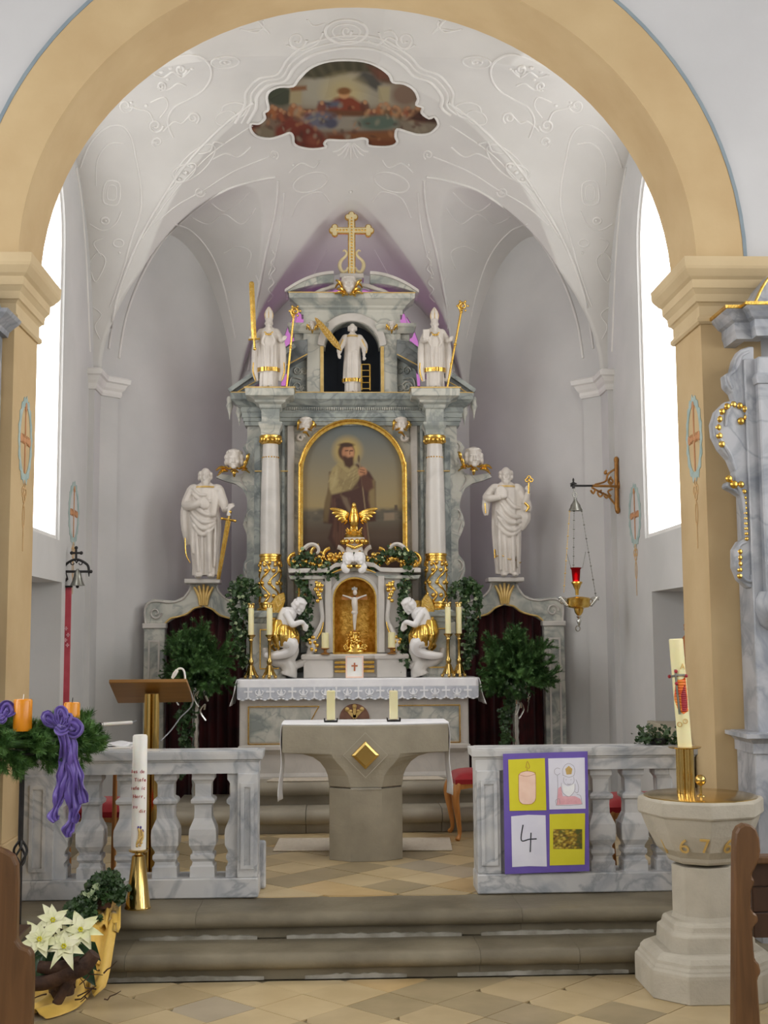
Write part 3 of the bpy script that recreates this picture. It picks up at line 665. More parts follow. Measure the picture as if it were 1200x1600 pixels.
    p.poly([(290, 440), (400, 470), (500, 560), (490, 610), (320, 610), (200, 540), (220, 490)], C(116, 58, 46), 14); p.ell(390, 550, 80, 55, C(104, 52, 42), .3); p.ell(430, 560, 40, 30, C(126, 70, 54), .4)
    p.poly([(500, 530), (880, 510), (890, 600), (500, 600)], C(112, 66, 44), 14); p.poly([(620, 520), (880, 515), (880, 560), (640, 555)], C(128, 86, 54), 12, .8)
    p.poly([(80, 470), (200, 500), (220, 560), (80, 545)], C(124, 112, 92), 12); p.poly([(890, 450), (1110, 470), (1100, 530), (930, 525)], C(128, 116, 100), 12); p.poly([(1000, 400), (1110, 430), (1110, 470), (940, 450)], C(70, 50, 42), 10); p.poly([(70, 465), (130, 465), (110, 520), (70, 510)], C(110, 50, 42), 10)
    for _ in range(130): p.ell(rr.uniform(90, 1100), rr.uniform(360, 600), rr.uniform(6, 22), rr.uniform(5, 16), [C(164, 118, 84), C(88, 54, 44), C(150, 140, 120), C(70, 52, 44)][rr.randint(4)], .5, rr.rand() * 3, .5)
    p.c *= .8; p.apply(ob)
    G().tube([tuple(q) for q in vpath(fpx, 3, True, .01)], .011, 6, closed=True).build('inner_moulding', stucco, root, smooth=80)
    top = [(387, 192), (400, 168), (402, 150), (420, 132), (446, 126), (462, 104), (492, 84), (540, 74), (590, 78), (628, 100), (646, 118), (672, 128), (690, 150), (690, 168), (704, 180)]
    for dx, r in ((0, .016), (9, .010), (18, .013)):
        q = [(548 + (x - 548) * (1 + dx / 150), 190 + (y - 190) * (1 + dx / 110)) for x, y in top]; G().tube([tuple(a) for a in vpath(q, 6)], r, 6, flat=.8).build('outer_moulding', stucco, root, smooth=80)
fresco()
# ================================================================== HIGH ALTAR
AX = 551.0                                   # picture column of the altar's middle
def zz(py, Y): return at(AX, py, Y)[2]
def hx(d, Y): return d * 0.000533 * Y       # d picture columns from the middle, in metres at distance Y
def AP(pts, Y, s=1, k=1.0): return [(s * hx(abs(d) * k, Y), zz(py, Y)) for d, py in pts]
def vol(g, cx, cz, y, r, tr, turns=1.7, a0=0.0, cw=1, n=34, flat=1.0):
    P = spiral(cx, cz, r, tr * .9, a0, cw * turns, n); m = len(P)
    return g.tube([(p[0], y, p[1]) for p in P], [tr * (1 - .45 * i / m) for i in range(m)], 6, up=(0, 1, 0), flat=flat)
def s_tube(g, pts, y, r, n=6, k=8):
    P = bezcat(pts, k); return g.tube([(p[0], y, p[1]) for p in P], r if not hasattr(r, '__len__') else list(np.interp(np.linspace(0, 1, len(P)), np.linspace(0, 1, len(r)), r)), n, up=(0, 1, 0))
# predella steps
st = struct(empty('floor_step_3', (0, 8.93, ZS)))
for a, b in ((-1.35, -.36), (-.36, .62), (.62, 1.42)): G().prism(nosing(8.93, ZS, .437, 9.9), a + .002, b - .002, 'x').build('step_stone', astepst, st, smooth=40)
st = struct(empty('floor_step_4', (0, 9.2, .437)))
for a, b in ((-.93, .1), (.1, .98)): G().prism(nosing(9.2, .437, .604, 9.9), a + .002, b - .002, 'x').build('step_stone', astepst, st, smooth=40)
altar = empty('high_altar', (0, 9.75, ZS), 'tall grey marble high altar with two columns and a segmental pediment', 'altar')
ZM = 1.345
g = G().box(-.86, .86, 9.66, 10.0, ZS, 1.40).build('altar_core', darkm, altar)
g = G().box(-.88, .88, 9.44, 9.85, .604, ZM).build('altar_table', altarl, altar, bevel=.008)
sub = g
G().sweep([(-.85, 9.85), (-.85, 9.43), (.85, 9.43), (.85, 9.85)], [(0, .604), (.0, .62), (-.03, .70), (-.03, .76), (0, .80), (.035, .825), (.035, .85), (.0, .86)], side=1).build('plinth_moulding', altarl, altar)
for s in (-1, 1):
    p0, p1 = sorted((s * .27, s * .81))
    for (x0, x1, z0, z1) in ((p0, p1, 1.145, 1.152), (p0, p1, .862, .869), (s * .81 - .004, s * .81 + .004, .865, 1.15)):
        G().box(x0, x1, 9.428, 9.442, z0, z1).build('gilt_fillet', gold, sub)
    G().tube([(s * .27, 9.436, 1.15), (s * .30, 9.436, 1.10), (s * .33, 9.436, 1.04), (s * .33, 9.436, .87)], .004, 6).build('gilt_fillet', gold, sub)
    G().box(min(s * .335, s * .8), max(s * .335, s * .8), 9.434, 9.442, .88, 1.135).build('inset_panel', altarm, sub)
med = G().prism([(x, z) for x, z in arc(0, 1.05, .115, 0, 180, 20)], 9.425, 9.445, 'y').build('brown_medallion', brownp, sub)
g = G(); 
for a in (-42, 0, 42):
    M = Matrix.Translation((0, 9.424, 1.06)) @ Matrix.Rotation(math.radians(a), 4, 'Y')
    g.box(-.012, .012, -.006, .006, 0, .075, M); g.ell(tuple(M @ Vector((0, 0, .085))), .018, 10, 6)
for dx in (-.028, .028): g.ell((dx, 9.424, 1.11), .012, 8, 6)
g.build('gilt_cross', goldflat, med)
# pedestals of the columns
for s in (-1, 1):
    x0, x1 = sorted((s * .555, s * .80))
    pd = G().box(x0, x1, 9.58, 9.9, 1.34, 1.79).build('pedestal', altarm, altar, bevel=.006)
    cx = s * .66
    G().lathe([(.13, 1.34), (.13, 1.37), (.115, 1.38)], (cx, 9.70, 0), 4, PI / 4, True).build('base', altarm, pd)
    G().lathe([(.115, 1.78), (.125, 1.79), (.135, 1.82), (.15, 1.835), (.15, 1.865), (.13, 1.87), (.12, 1.885)], (cx, 9.70, 0), 4, PI / 4, True).build('cornice', altard, pd)
    fr = [(cx - .075, 1.43), (cx + .075, 1.43), (cx + .075, 1.74), (cx - .075, 1.74)]; fi = [(cx - .067, 1.438), (cx + .067, 1.438), (cx + .067, 1.732), (cx - .067, 1.732)]
    G().ringprism(fr, fi, 9.57, 9.584, 'y').build('gilt_fillet', gold, pd)
    g = G(); vol(g, cx - s * .04, 1.69, 9.575, .03, .009, 1.5, 0, s); s_tube(g, [(cx - s * .05, 1.65), (cx - s * .02, 1.6), (cx - s * .055, 1.56), (cx - s * .02, 1.52)], 9.575, [.012, .009, .012, .006]); g.build('gilt_scroll', gold, pd)
# columns
for s in (-1, 1):
    cx, cy = s * .66, 9.68
    col = empty('column', (cx, cy, 1.87)); col.parent = altar; col.location = (cx, cy - 9.75, 1.87 - ZS)
    G().lathe([(.10, 1.87), (.105, 1.885), (.105, 1.9), (.088, 1.91), (.086, 1.93), (.092, 1.94), (.09, 1.95)], (cx, cy, 0), 28).build('base_ring', gold, col, smooth=35)
    G().lathe([(.079, 1.945), (.080, 2.1), (.080, 2.315)], (cx, cy, 0), 28).build('drum', altarm, col, smooth=40)
    G().lathe([(.079, 2.27), (.086, 2.275), (.086, 2.29), (.082, 2.295), (.082, 2.31), (.089, 2.315), (.089, 2.33), (.078, 2.335)], (cx, cy, 0), 28).build('upper_ring', gold, col, smooth=35)
    g = G()
    for zc in (2.0, 2.10, 2.20):
        for a in np.linspace(0, 2 * PI, 9)[:-1] + PI / 8 + (PI / 8 if zc == 2.1 else 0):
            if math.sin(a) < .4: g.ell((cx + .082 * math.cos(a), cy + .082 * math.sin(a), zc), .018, 8, 6)
    for k in range(6):
        a0 = k * PI / 3; P = [(cx + .082 * math.cos(a0 + .5 * math.sin(t * 9.5)), cy + .082 * math.sin(a0 + .5 * math.sin(t * 9.5)), 1.95 + .32 * t) for t in np.linspace(0, 1, 26)]
        g.tube(P, [.0095 + .003 * math.sin(t * 40) for t in np.linspace(0, 1, 26)], 6)
    for k in range(12):
        a = k * PI / 6; g.ell((cx + .085 * math.cos(a), cy + .085 * math.sin(a), 2.245 + .012 * (k % 2)), (.014, .014, .018), 8, 6)
    g.build('gilt_foliage', gold, col, smooth=60)
    G().lathe([(.079, 2.33), (.080, 2.45), (.078, 2.7), (.070, 3.0), (.060, 3.215)], (cx, cy, 0), 32).build('shaft', altarl, col, smooth=50)
    g = G().lathe([(.058, 3.10), (.064, 3.104), (.064, 3.112), (.058, 3.116)], (cx, cy, 0), 28)
    for k in range(18): a = k * PI / 9; g.ell((cx + .064 * math.cos(a), cy + .064 * math.sin(a), 3.108), .007, 6, 4)
    g.build('bead_ring', gold, col, smooth=40)
    g = G().lathe([(.060, 3.215), (.07, 3.22), (.074, 3.235), (.082, 3.25), (.09, 3.262), (.09, 3.28), (.078, 3.287)], (cx, cy, 0), 28)
    for k in range(4):
        a = PI / 4 + k * PI / 2; q = (cx + .082 * math.cos(a), cy + .082 * math.sin(a)); g.ell((q[0], q[1], 3.248), (.028, .028, .026), 10, 8)
    for k in range(14): a = k * PI / 7; g.ell((cx + .082 * math.cos(a), cy + .082 * math.sin(a), 3.243), (.012, .012, .016), 8, 6)
    g.build('capital', gold, col, smooth=50)
    G().lathe([(.078, 3.285), (.072, 3.29), (.076, 3.33), (.09, 3.36), (.094, 3.375), (.094, 3.39), (.072, 3.395), (.07, 3.41), (.072, 3.495), (.085, 3.505), (.09, 3.53), (.12, 3.545), (.125, 3.56), (.15, 3.575), (.19, 3.585), (.195, 3.64), (.2, 3.65)], (cx, 9.70, 0), 4, PI / 4, True).build('impost_block', altarm, col)
    G().ringprism([(cx - .202, 9.498), (cx + .202, 9.498), (cx + .202, 9.9), (cx - .202, 9.9)], [(cx - .196, 9.504), (cx + .196, 9.504), (cx + .196, 9.895), (cx - .196, 9.895)], 3.642, 3.652, 'z').build('gilt_edge', goldflat, col)
# retable panel, fillets, entablature
ret = G().box(-.86, .86, 9.87, 10.02, 1.37, 3.45).build('retable_panel', altarm, altar)
for s in (-1, 1):
    G().box(min(s * .475, s * .535), max(s * .475, s * .535), 9.84, 9.875, 1.87, 3.40).build('pilaster_strip', altarl, ret, bevel=.006)
    G().box(min(s * .555, s * .58), max(s * .555, s * .58), 9.82, 9.875, 1.87, 3.40).build('pilaster_strip', altard, ret, bevel=.006)
    G().box(min(s * .75, s * .80), max(s * .75, s * .80), 9.83, 9.875, 1.87, 3.30).build('pilaster_strip', altard, ret, bevel=.006)
    for dx in (-.105, .105):
        x = s * .66 + dx; G().tube([(x - .03, 9.82, 3.02), (x + .03, 9.82, 3.02)], [.006, .006], 6).build('gilt_bar', goldflat, ret)
ent = G().sweep([(-.88, 10.0), (-.88, 9.84), (.88, 9.84), (.88, 10.0)], [(-.05, 3.40), (.0, 3.40), (.0, 3.43), (.012, 3.435), (.012, 3.46), (.022, 3.465), (.022, 3.50), (.03, 3.51), (.03, 3.545), (.06, 3.56), (.075, 3.575), (.09, 3.59), (.105, 3.60), (.11, 3.655), (-.05, 3.66)], side=1).build('entablature', altard, altar)
g = G()
for i in range(62): x = -.55 + i * .018; g.box(x, x + .009, 9.792, 9.815, 3.52, 3.543)
tag(g.build('dentil_row', altarm, ent), kind='stuff')
G().box(-.99, .99, 9.727, 9.735, 3.650, 3.657).build('gilt_edge', goldflat, ent)
# outer scroll wings
for s in (-1, 1):
    k = 1.0 if s < 0 else 1.03
    O = [(138, 688), (152, 687), (164, 691), (170, 700), (166, 709), (160, 716), (163, 728), (170, 740), (182, 744), (206, 740), (211, 746), (196, 752), (181, 756), (170, 764), (164, 776), (161, 792), (166, 806), (169, 820), (163, 836), (156, 850), (158, 866), (167, 878), (169, 892), (164, 906), (161, 925), (164, 952), (138, 955)]
    O3 = AP(O, 9.9, s, k)
    wg = G().prism(O3, 9.88, 9.95, 'y').build('scroll_wing', altarm, altar)
    g = G()
    for (d, py, r) in ((155, 700, 9.5), (152, 764, 7), (152, 785, 7), (154, 806, 10), (155, 886, 11)):
        x, z = AP([(d, py)], 9.9, s, k)[0]; vol(g, x, z, 9.878, hx(r, 9.9), .009, 1.8, PI / 2, -s)
    for pts in ([(160, 716), (153, 735), (156, 755)], [(148, 770), (142, 790), (146, 800)], [(165, 815), (157, 840), (147, 862), (152, 876)], [(170, 744), (172, 752), (162, 768)], [(166, 892), (158, 915), (158, 948)]):
        s_tube(g, AP(pts, 9.9, s, k), 9.878, .007)
    g.build('scroll_relief', altarl, wg, smooth=60)
    # little drop finials hanging from the cornice ends
    for d, z0 in ((176, 660), (191, 650)):
        x = s * hx(d, 9.9); zt = zz(z0 - 30, 9.9)
        G().lathe([(.018, 0), (.026, -.02), (.022, -.05), (.03, -.08), (.018, -.11), (.008, -.15), (.002, -.19)][::-1], (x, 9.9, zt), 10).build('drop_finial', altarm, altar, smooth=50)
# broken raking cornice and volutes beside the attic
for s in (-1, 1):
    rk = G().prism(AP([(192, 613), (188, 624), (176, 620), (70, 556), (70, 533), (92, 536)], 9.8, s), 9.74, 9.98, 'y').build('raking_cornice', darkm, altar)
    G().prism(AP([(193, 611), (189, 616), (88, 546), (92, 541)], 9.8, s), 9.71, 9.98, 'y').build('upper_moulding', altard, rk)
    s_tube(G(), AP([(188, 622), (160, 604), (70, 556)], 9.8, s), 9.738, .005).build('gilt_edge', goldflat, rk)
    vp = G().prism(AP([(70, 545), (90, 556), (101, 580), (104, 615), (70, 615)], 9.85, s), 9.88, 9.95, 'y').build('volute_panel', altard, altar)
    g = G()
    for d, py, r in ((86, 578, 7), (76, 578, 6), (86, 603, 9), (76, 606, 7)): x, z = AP([(d, py)], 9.85, s)[0]; vol(g, x, z, 9.876, hx(r, 9.85), .008, 1.6, 0, s)
    s_tube(g, AP([(100, 612), (96, 590), (80, 592)], 9.85, s), 9.876, .008)
    g.build('volute_relief', altarm, vp, smooth=60)
# attic aedicule
YA = 9.84
att = empty('attic', (0, 0, 0)); att.parent = altar; att.location = (0, YA - 9.75, 3.66 - ZS)
for s in (-1, 1):
    x0, x1 = sorted((s * .235, s * .375))
    G().box(x0, x1, YA, 10.02, 3.655, 4.17).build('pilaster', altarm, att, bevel=.006)
    G().box(min(s * .235, s * .262), max(s * .235, s * .262), YA - .008, YA + .02, 3.66, 4.06).build('gilt_fillet', goldflat, att)
    G().box(min(s * .36, s * .48), max(s * .36, s * .48), YA + .03, 10.02, 4.09, 4.25).build('side_block', altarm, att, bevel=.006)
    G().sweep([(s * .50, 10.0), (s * .50, YA - .01), (s * .22, YA - .01), (s * .22, 9.98)], [(-.03, 4.17), (.0, 4.17), (.012, 4.185), (.02, 4.21), (.03, 4.225), (.03, 4.25), (-.03, 4.26)], side=1 if s < 0 else -1).build('impost', altarm, att)
nb = G().prism([(-.24, 3.655), (.24, 3.655), (.24, 4.30), (-.24, 4.30)], 10.0, 10.03, 'y').build('niche_back', navy, att)
A1 = [(.44, 4.06)] + [(.44, 4.30), (.44, 4.40), (.2, 4.40), (0, 4.40), (-.2, 4.40), (-.44, 4.40), (-.44, 4.30)] + [(-.44, 4.06)]
n = 24; inn = [(.222 * math.cos(t), 4.055 + .215 * math.sin(t)) for t in np.linspace(0, PI, n + 1)]
out = [(max(-.40, min(.40, .9 * math.cos(t))), min(4.335, 4.055 + .9 * math.sin(t))) for t in np.linspace(0, PI, n + 1)]
G().ringprism(out, inn, YA + .004, 9.997, 'y', closed=False).build('spandrel', altarm, att)
G().ringprism([(.285 * math.cos(t), 4.07 + .27 * math.sin(t)) for t in np.linspace(0, PI, n + 1)], [(.225 * math.cos(t), 4.058 + .213 * math.sin(t)) for t in np.linspace(0, PI, n + 1)], YA - .02, YA + .01, 'y', closed=False).build('archivolt', altarl, att, bevel=.006)
G().sweep([(-.42, 10.0), (-.42, YA), (.42, YA), (.42, 10.0)], [(-.05, 4.345), (0, 4.345), (.0, 4.37), (.02, 4.385), (.025, 4.40), (.055, 4.42), (.075, 4.435), (.095, 4.445), (.1, 4.49), (-.05, 4.495)], side=1).build('cornice', altarm, att)
G().box(-.42, .42, YA + .003, 9.995, 4.33, 4.488).build('cornice_core', altarm, att)
G().box(-.522, .522, YA - .104, YA - .098, 4.484, 4.492).build('gilt_edge', goldflat, att)
for s in (-1, 1):      # broken segmental pediment
    P = [(s * (.55 - .4 * t), 4.495 + .155 * (1 - (1 - t) ** 1.9)) for t in np.linspace(0, 1, 12)]
    Q = [(s * (.53 - .38 * t), 4.495 + .08 * (1 - (1 - t) ** 1.9)) for t in np.linspace(0, 1, 12)]
    pd = G().ringprism(P, Q, YA - .08, 9.99, 'y', closed=False).build('pediment_half', altarm, att, bevel=.005)
    G().ringprism([(x, z + .018) for x, z in P], [(x, z - .006) for x, z in P], YA - .105, 9.99, 'y', closed=False).build('crown_moulding', altarl, pd)
    # carved white wing under the pediment
    g = G()
    for i in range(5): M = Euler((0, math.radians(s * (8 + i * 5)), 0)).to_matrix(); g.ell((s * (.13 + i * .035), YA - .03, 4.515 + .012 * (4 - i)), (.075, .022, .018), 12, 8, M)
    g.build('carved_wing', white, att, smooth=80)
G().box(-.10, .10, YA - .04, 9.95, 4.63, 4.67).build('cross_foot', altarl, att, bevel=.006)
G().box(-.085, .085, YA - .03, 9.95, 4.49, 4.64).build('cross_pedestal', altarm, att, bevel=.006)
# crowning cross
cr = empty('altar_cross', (0, 9.87, 4.67), 'cream and gold trefoil cross crowning the high altar', 'cross')
bz, cz = 4.67, 5.055
def crossg(g, grow, y0, y1):
    e = grow
    g.box(-.022 - e, .022 + e, y0, y1, bz, 5.19); g.box(-.145, .145, y0 + .0006, y1, cz - .02 - e, cz + .02 + e); q = 0
    for (x, z, dx, dz) in ((-.14, cz, -1, 0), (.14, cz, 1, 0), (0, 5.17, 0, 1)):
        for (a, b) in ((0, 0), (dx * .022, dz * .022), (dz * .028, dx * .028), (-dz * .028, -dx * .028)):
            P = [(x + a + (.019 + e) * math.cos(t), z + b + (.019 + e) * math.sin(t)) for t in np.linspace(0, 2 * PI, 15)[:-1]]
            q += 1; g.prism(P, y0 - .0004 * q, y1, 'y')
    return g
crossg(G(), .009, 9.865, 9.885).build('gilt_border', gold, cr)
crossg(G(), 0, 9.852, 9.866).build('cream_face', creamgilt, cr)
g = G()
for z in np.arange(bz + .02, 5.16, .026): g.ell((0, 9.852, z), (.009, .006, .009), 8, 6)
for x in np.arange(-.12, .13, .026):
    if abs(x) > .02: g.ell((x, 9.852, cz), (.009, .006, .009), 8, 6)
g.build('bead_row', gold, cr, smooth=80)
for s in (-1, 1):
    g = G(); s_tube(g, [(s * .03, 4.74), (s * .045, 4.71), (s * .075, 4.70), (s * .095, 4.73), (s * .10, 4.765), (s * .085, 4.80), (s * .055, 4.83), (s * .04, 4.86), (s * .055, 4.885), (s * .075, 4.878)], 9.87, [.008, .012, .015, .016, .016, .014, .012, .011, .009, .006], 8)
    g.build('scroll', creamgilt, cr, smooth=60)
# ------------------------------------------------------------------ altar painting
def arched(hw, z0, zs, n=28): return [(-hw, z0)] + [(-hw * math.cos(t), zs + hw * math.sin(t)) for t in np.linspace(0, PI, n + 1)] + [(hw, z0)]
pt = empty('altar_painting', (0, 9.82, 2.2), 'arched oil painting of a bearded saint with a staff', 'painting')
zs_, z0_ = 3.005, 2.0
nx, nz = 150, 220; hw = .405
us, vs = np.meshgrid(np.linspace(-1, 1, nx), np.linspace(0, 1, nz)); us = us.ravel(); vs = vs.ravel()
topz = zs_ + hw * np.sqrt(np.maximum(0, 1 - us ** 2)); Xp = us * hw; Zp = z0_ + (topz - z0_) * vs
g = G(); g.V = [(x, 9.862, z) for x, z in zip(Xp, Zp)]
g.F = [(j * nx + i, j * nx + i + 1, (j + 1) * nx + i + 1, (j + 1) * nx + i) for j in range(nz - 1) for i in range(nx - 1)]
cv = g.build('canvas', vpaint, pt, recalc=False)
# picture coordinates: pixels of the photograph's picture, 460..650 x 640..870
U = (Xp / (hw) * 77 + 551 - 460) / 190 * 1200 + 0; Vv = (640 + (3.41 - Zp) / (3.41 - 2.34) * (865 - 660) + 20 - 640) / 230 * 1453
p = Paint(U, Vv, (0, 0, 0))
p.grad(150, C(92, 100, 102), 960, C(150, 132, 92)); 
p.mixin(np.clip((Vv - 940) / 60, 0, 1), C(98, 90, 76)); p.mixin(np.clip((Vv - 1080) / 120, 0, 1), C(86, 70, 56)); p.mixin(np.clip((Vv - 1250) / 100, 0, 1), C(74, 54, 42))
rn = np.random.RandomState(3)
for _ in range(46): p.ell(rn.uniform(60, 1120), rn.uniform(960, 1080), rn.uniform(15, 50), rn.uniform(8, 22), rn.choice([0, 1]) and C(124, 112, 94) or C(80, 76, 66), .5, a=.6)
p.poly([(880, 1010), (980, 1005), (985, 1080), (880, 1085)], C(142, 124, 102), 8, .8); p.poly([(985, 930), (1012, 930), (1016, 985), (982, 985)], C(84, 72, 58), 5)
p.ell(525, 390, 128, 130, C(186, 158, 84), .35, a=.75)
cloak = C(150, 134, 92); cloakd = C(104, 86, 56); robe = C(70, 44, 36); robel = C(112, 76, 58)
p.poly([(345, 600), (330, 820), (290, 1000), (290, 1110), (370, 1120), (330, 1260), (400, 1370), (700, 1390), (750, 1380), (720, 1100), (800, 1090), (800, 700), (740, 600), (620, 520)], robe, 10)
p.poly([(440, 505), (380, 560), (345, 640), (340, 760), (350, 830), (420, 815), (560, 775), (620, 700), (650, 640), (630, 560), (590, 520), (500, 500)], cloak, 12)
p.poly([(340, 760), (300, 900), (285, 1090), (330, 1100), (360, 900), (370, 830)], cloakd, 12)
p.poly([(740, 680), (790, 680), (800, 960), (760, 1010), (730, 880)], C(126, 108, 72), 12)
p.poly([(400, 1060), (380, 1240), (420, 1370), (500, 1380), (540, 1150), (480, 1060)], robel, 14, .8); p.poly([(700, 1100), (730, 1360), (690, 1380), (670, 1150)], robel, 12, .7)
for k in range(5): p.line([(400 + k * 20, 640 + k * 32), (500 + k * 8, 700 + k * 22), (600 + k * 6, 640 + k * 28)], 7, cloakd, 12, .5)
for k in range(4): p.line([(430, 560 + k * 40), (390 - k * 8, 680 + k * 30)], 7, C(172, 156, 112), 12, .6)
for k in range(6): p.line([(420 + k * 25, 880), (400 + k * 28, 1360)], 6, C(52, 30, 26), 12, .6)
rn = np.random.RandomState(9)
for k in range(16):
    x = rn.uniform(360, 600); y = rn.uniform(560, 760); p.line([(x, y), (x - rn.uniform(10, 40), y + rn.uniform(30, 90))], 4, [C(178, 162, 118), C(112, 94, 62)][k % 2], 9, .5)
for k in range(14):
    x = rn.uniform(310, 780); y = rn.uniform(840, 1150); p.line([(x, y), (x + rn.uniform(-14, 14), y + rn.uniform(90, 200))], 5, [C(104, 72, 54), C(48, 28, 24)][k % 2], 9, .5)
for k in range(5): p.line([(430, 540 + k * 24), (520 + k * 8, 620 + k * 34), (625, 560 + k * 30)], 5, C(116, 98, 66), 9, .55)
p.poly([(460, 830), (520, 860), (560, 980), (540, 1010), (480, 900)], C(116, 98, 78), 10, .8)
p.ell(515, 400, 82, 92, C(74, 50, 34), .12); p.ell(530, 410, 60, 80, C(160, 112, 80), .15); p.ell(555, 420, 32, 60, C(182, 134, 98), .4, a=.8)
p.poly([(470, 440), (500, 440), (530, 455), (570, 445), (585, 455), (585, 530), (545, 565), (500, 540)], C(66, 42, 30), 12)
p.line([(505, 388), (530, 386)], 6, C(70, 44, 32)); p.line([(552, 388), (575, 388)], 6, C(70, 44, 32)); p.line([(545, 390), (548, 425)], 5, C(120, 80, 56)); p.ell(515, 330, 75, 22, C(62, 42, 30), .3)
p.line([(632, 440), (660, 640), (700, 1000), (740, 1350)], 6, C(132, 112, 84)); p.ell(636, 470, 12, 36, C(92, 78, 60), .3)
p.ell(672, 600, 42, 48, C(172, 122, 88), .25); p.line([(650, 575), (690, 585)], 6, C(120, 80, 56)); p.line([(650, 600), (695, 610)], 6, C(120, 80, 56))
p.poly([(690, 620), (770, 680), (780, 760), (720, 800), (660, 740), (650, 650)], C(82, 52, 40), 14)
p.apply(cv)
fo = arched(.443, 2.0, 3.005); fi = arched(.426, 2.0, 3.005); fj = arched(.404, 2.0, 3.005)
G().ringprism(fo, fi, 9.80, 9.868, 'y', closed=False).build('outer_frame', gold, pt, smooth=30)
G().ringprism(fi, fj, 9.825, 9.868, 'y', closed=False).build('inner_frame', gold, pt, smooth=30)
s_tube(G(), arched(.434, 2.0, 3.005), 9.80, .008, 8, 2).build('frame_bead', gold, pt, smooth=80)
# ================================================================== SIDE GATES, CURTAINS
def gate(s):
    k = 1.0 if s < 0 else 1.022
    side = 'left' if s < 0 else 'right'
    Y = 9.86
    L = lambda pts: AP([(AX - px, py) for px, py in pts], Y, s, k)
    root = empty('altar_gate', (s * 1.24, Y, ZS), 'grey marble side gate of the altar below the statue with the %s' % ('sword' if s < 0 else 'keys'), 'gate', 'marble gates beside the high altar')
    # pier
    x0, x1 = sorted((L([(233, 1000)])[0][0], L([(264, 1000)])[0][0]))
    pr = G().box(x0, x1, Y - .04, Y + .05, ZS, zz(978, Y)).build('pier', altarm, root, bevel=.006)
    G().ringprism([(x0 + .035, .75), (x1 - .035, .75), (x1 - .035, 1.66), (x0 + .035, 1.66)], [(x0 + .05, .765), (x1 - .05, .765), (x1 - .05, 1.645), (x0 + .05, 1.645)], Y - .048, Y - .038, 'y').build('panel_moulding', altarl, pr)
    G().box(x0 - .012, x1 + .012, Y - .055, Y + .055, zz(980, Y), zz(972, Y)).build('pier_cap', altarl, pr, bevel=.005)
    O = [(233, 972), (231, 950), (234, 940), (246, 934), (262, 936), (278, 937), (291, 931), (299, 920), (301, 912), (301, 908), (343, 908), (343, 913), (346, 922), (353, 931), (364, 937), (378, 938), (392, 938), (392, 985), (384, 985), (376, 972), (361, 965), (346, 960), (334, 951), (322, 947), (309, 950), (295, 959), (280, 963), (266, 972)]
    P = L(O); ar = G().prism(P, Y, Y + .055, 'y').build('arched_panel', altarm, root, bevel=.004)
    G().box(*sorted((L([(294, 905)])[0][0], L([(348, 905)])[0][0])), Y - .09, Y + .12, zz(911, Y), zz(904, Y)).build('statue_ledge', altarl, root, bevel=.006)
    g = G(); s_tube(g, L([(262, 974), (272, 965), (284, 962), (298, 957), (308, 949), (320, 946)]), Y - .004, [.006, .01, .008, .01, .009, .006], 6, 6); s_tube(g, L([(324, 946), (336, 951), (347, 960), (362, 965), (374, 971)]), Y - .004, [.006, .009, .01, .008, .006], 6, 6); g.build('gilt_edge', goldflat, ar, smooth=60)
    g = G(); s_tube(g, L([(234, 972), (233, 950), (240, 940), (252, 938), (270, 940), (288, 936), (299, 924), (303, 914), (299, 909)]), Y - .002, .009); s_tube(g, L([(341, 914), (345, 924), (354, 933), (366, 940), (386, 941)]), Y - .002, .009); x, z = L([(249, 956)])[0]; vol(g, x, z, Y - .004, .05, .011, 1.3, 0, s); g.build('edge_moulding', altarl, ar, smooth=60)
    # shell keystone
    kx, kz = L([(322, 930)])[0]; g = G(); kb, _ = L([(322, 947)])[0]
    for i in range(5):
        t = (i - 2) / 2; s_tube(g, [(kx + t * .028, zz(945, Y)), (kx + t * .04, zz(930, Y)), (kx + t * .075, zz(912 + abs(t) * 4, Y))], Y - .012, [.008, .013, .011], 8)
    g.build('gilt_shell', goldflat, ar, smooth=80)
    # curtain hung in the opening
    ca, cb = sorted((L([(262, 1000)])[0][0], s * .82)); n = 90; rows = 6; g = G()
    for j in range(rows + 1):
        z = ZS + .01 + (zz(943, 10.0) - ZS) * j / rows
        for i in range(n + 1):
            x = ca + (cb - ca) * i / n; g.V.append((x, 10.03 + .022 * math.sin(i * .62) + .012 * math.sin(i * .29 + 1) + .006 * j / rows * math.sin(i * 1.1), z))
    for j in range(rows):
        for i in range(n): g.F.append((j * (n + 1) + i, j * (n + 1) + i + 1, (j + 1) * (n + 1) + i + 1, (j + 1) * (n + 1) + i))
    c = g.build('curtain', curtain, None, smooth=180); md = c.modifiers.new('t', 'SOLIDIFY'); md.thickness = .006
    tag(c, 'dark red velvet curtain in the gate below the statue with the %s' % ('sword' if s < 0 else 'keys'), 'curtain', 'dark red curtains in the altar gates')
    return root
gate(-1); gate(1)
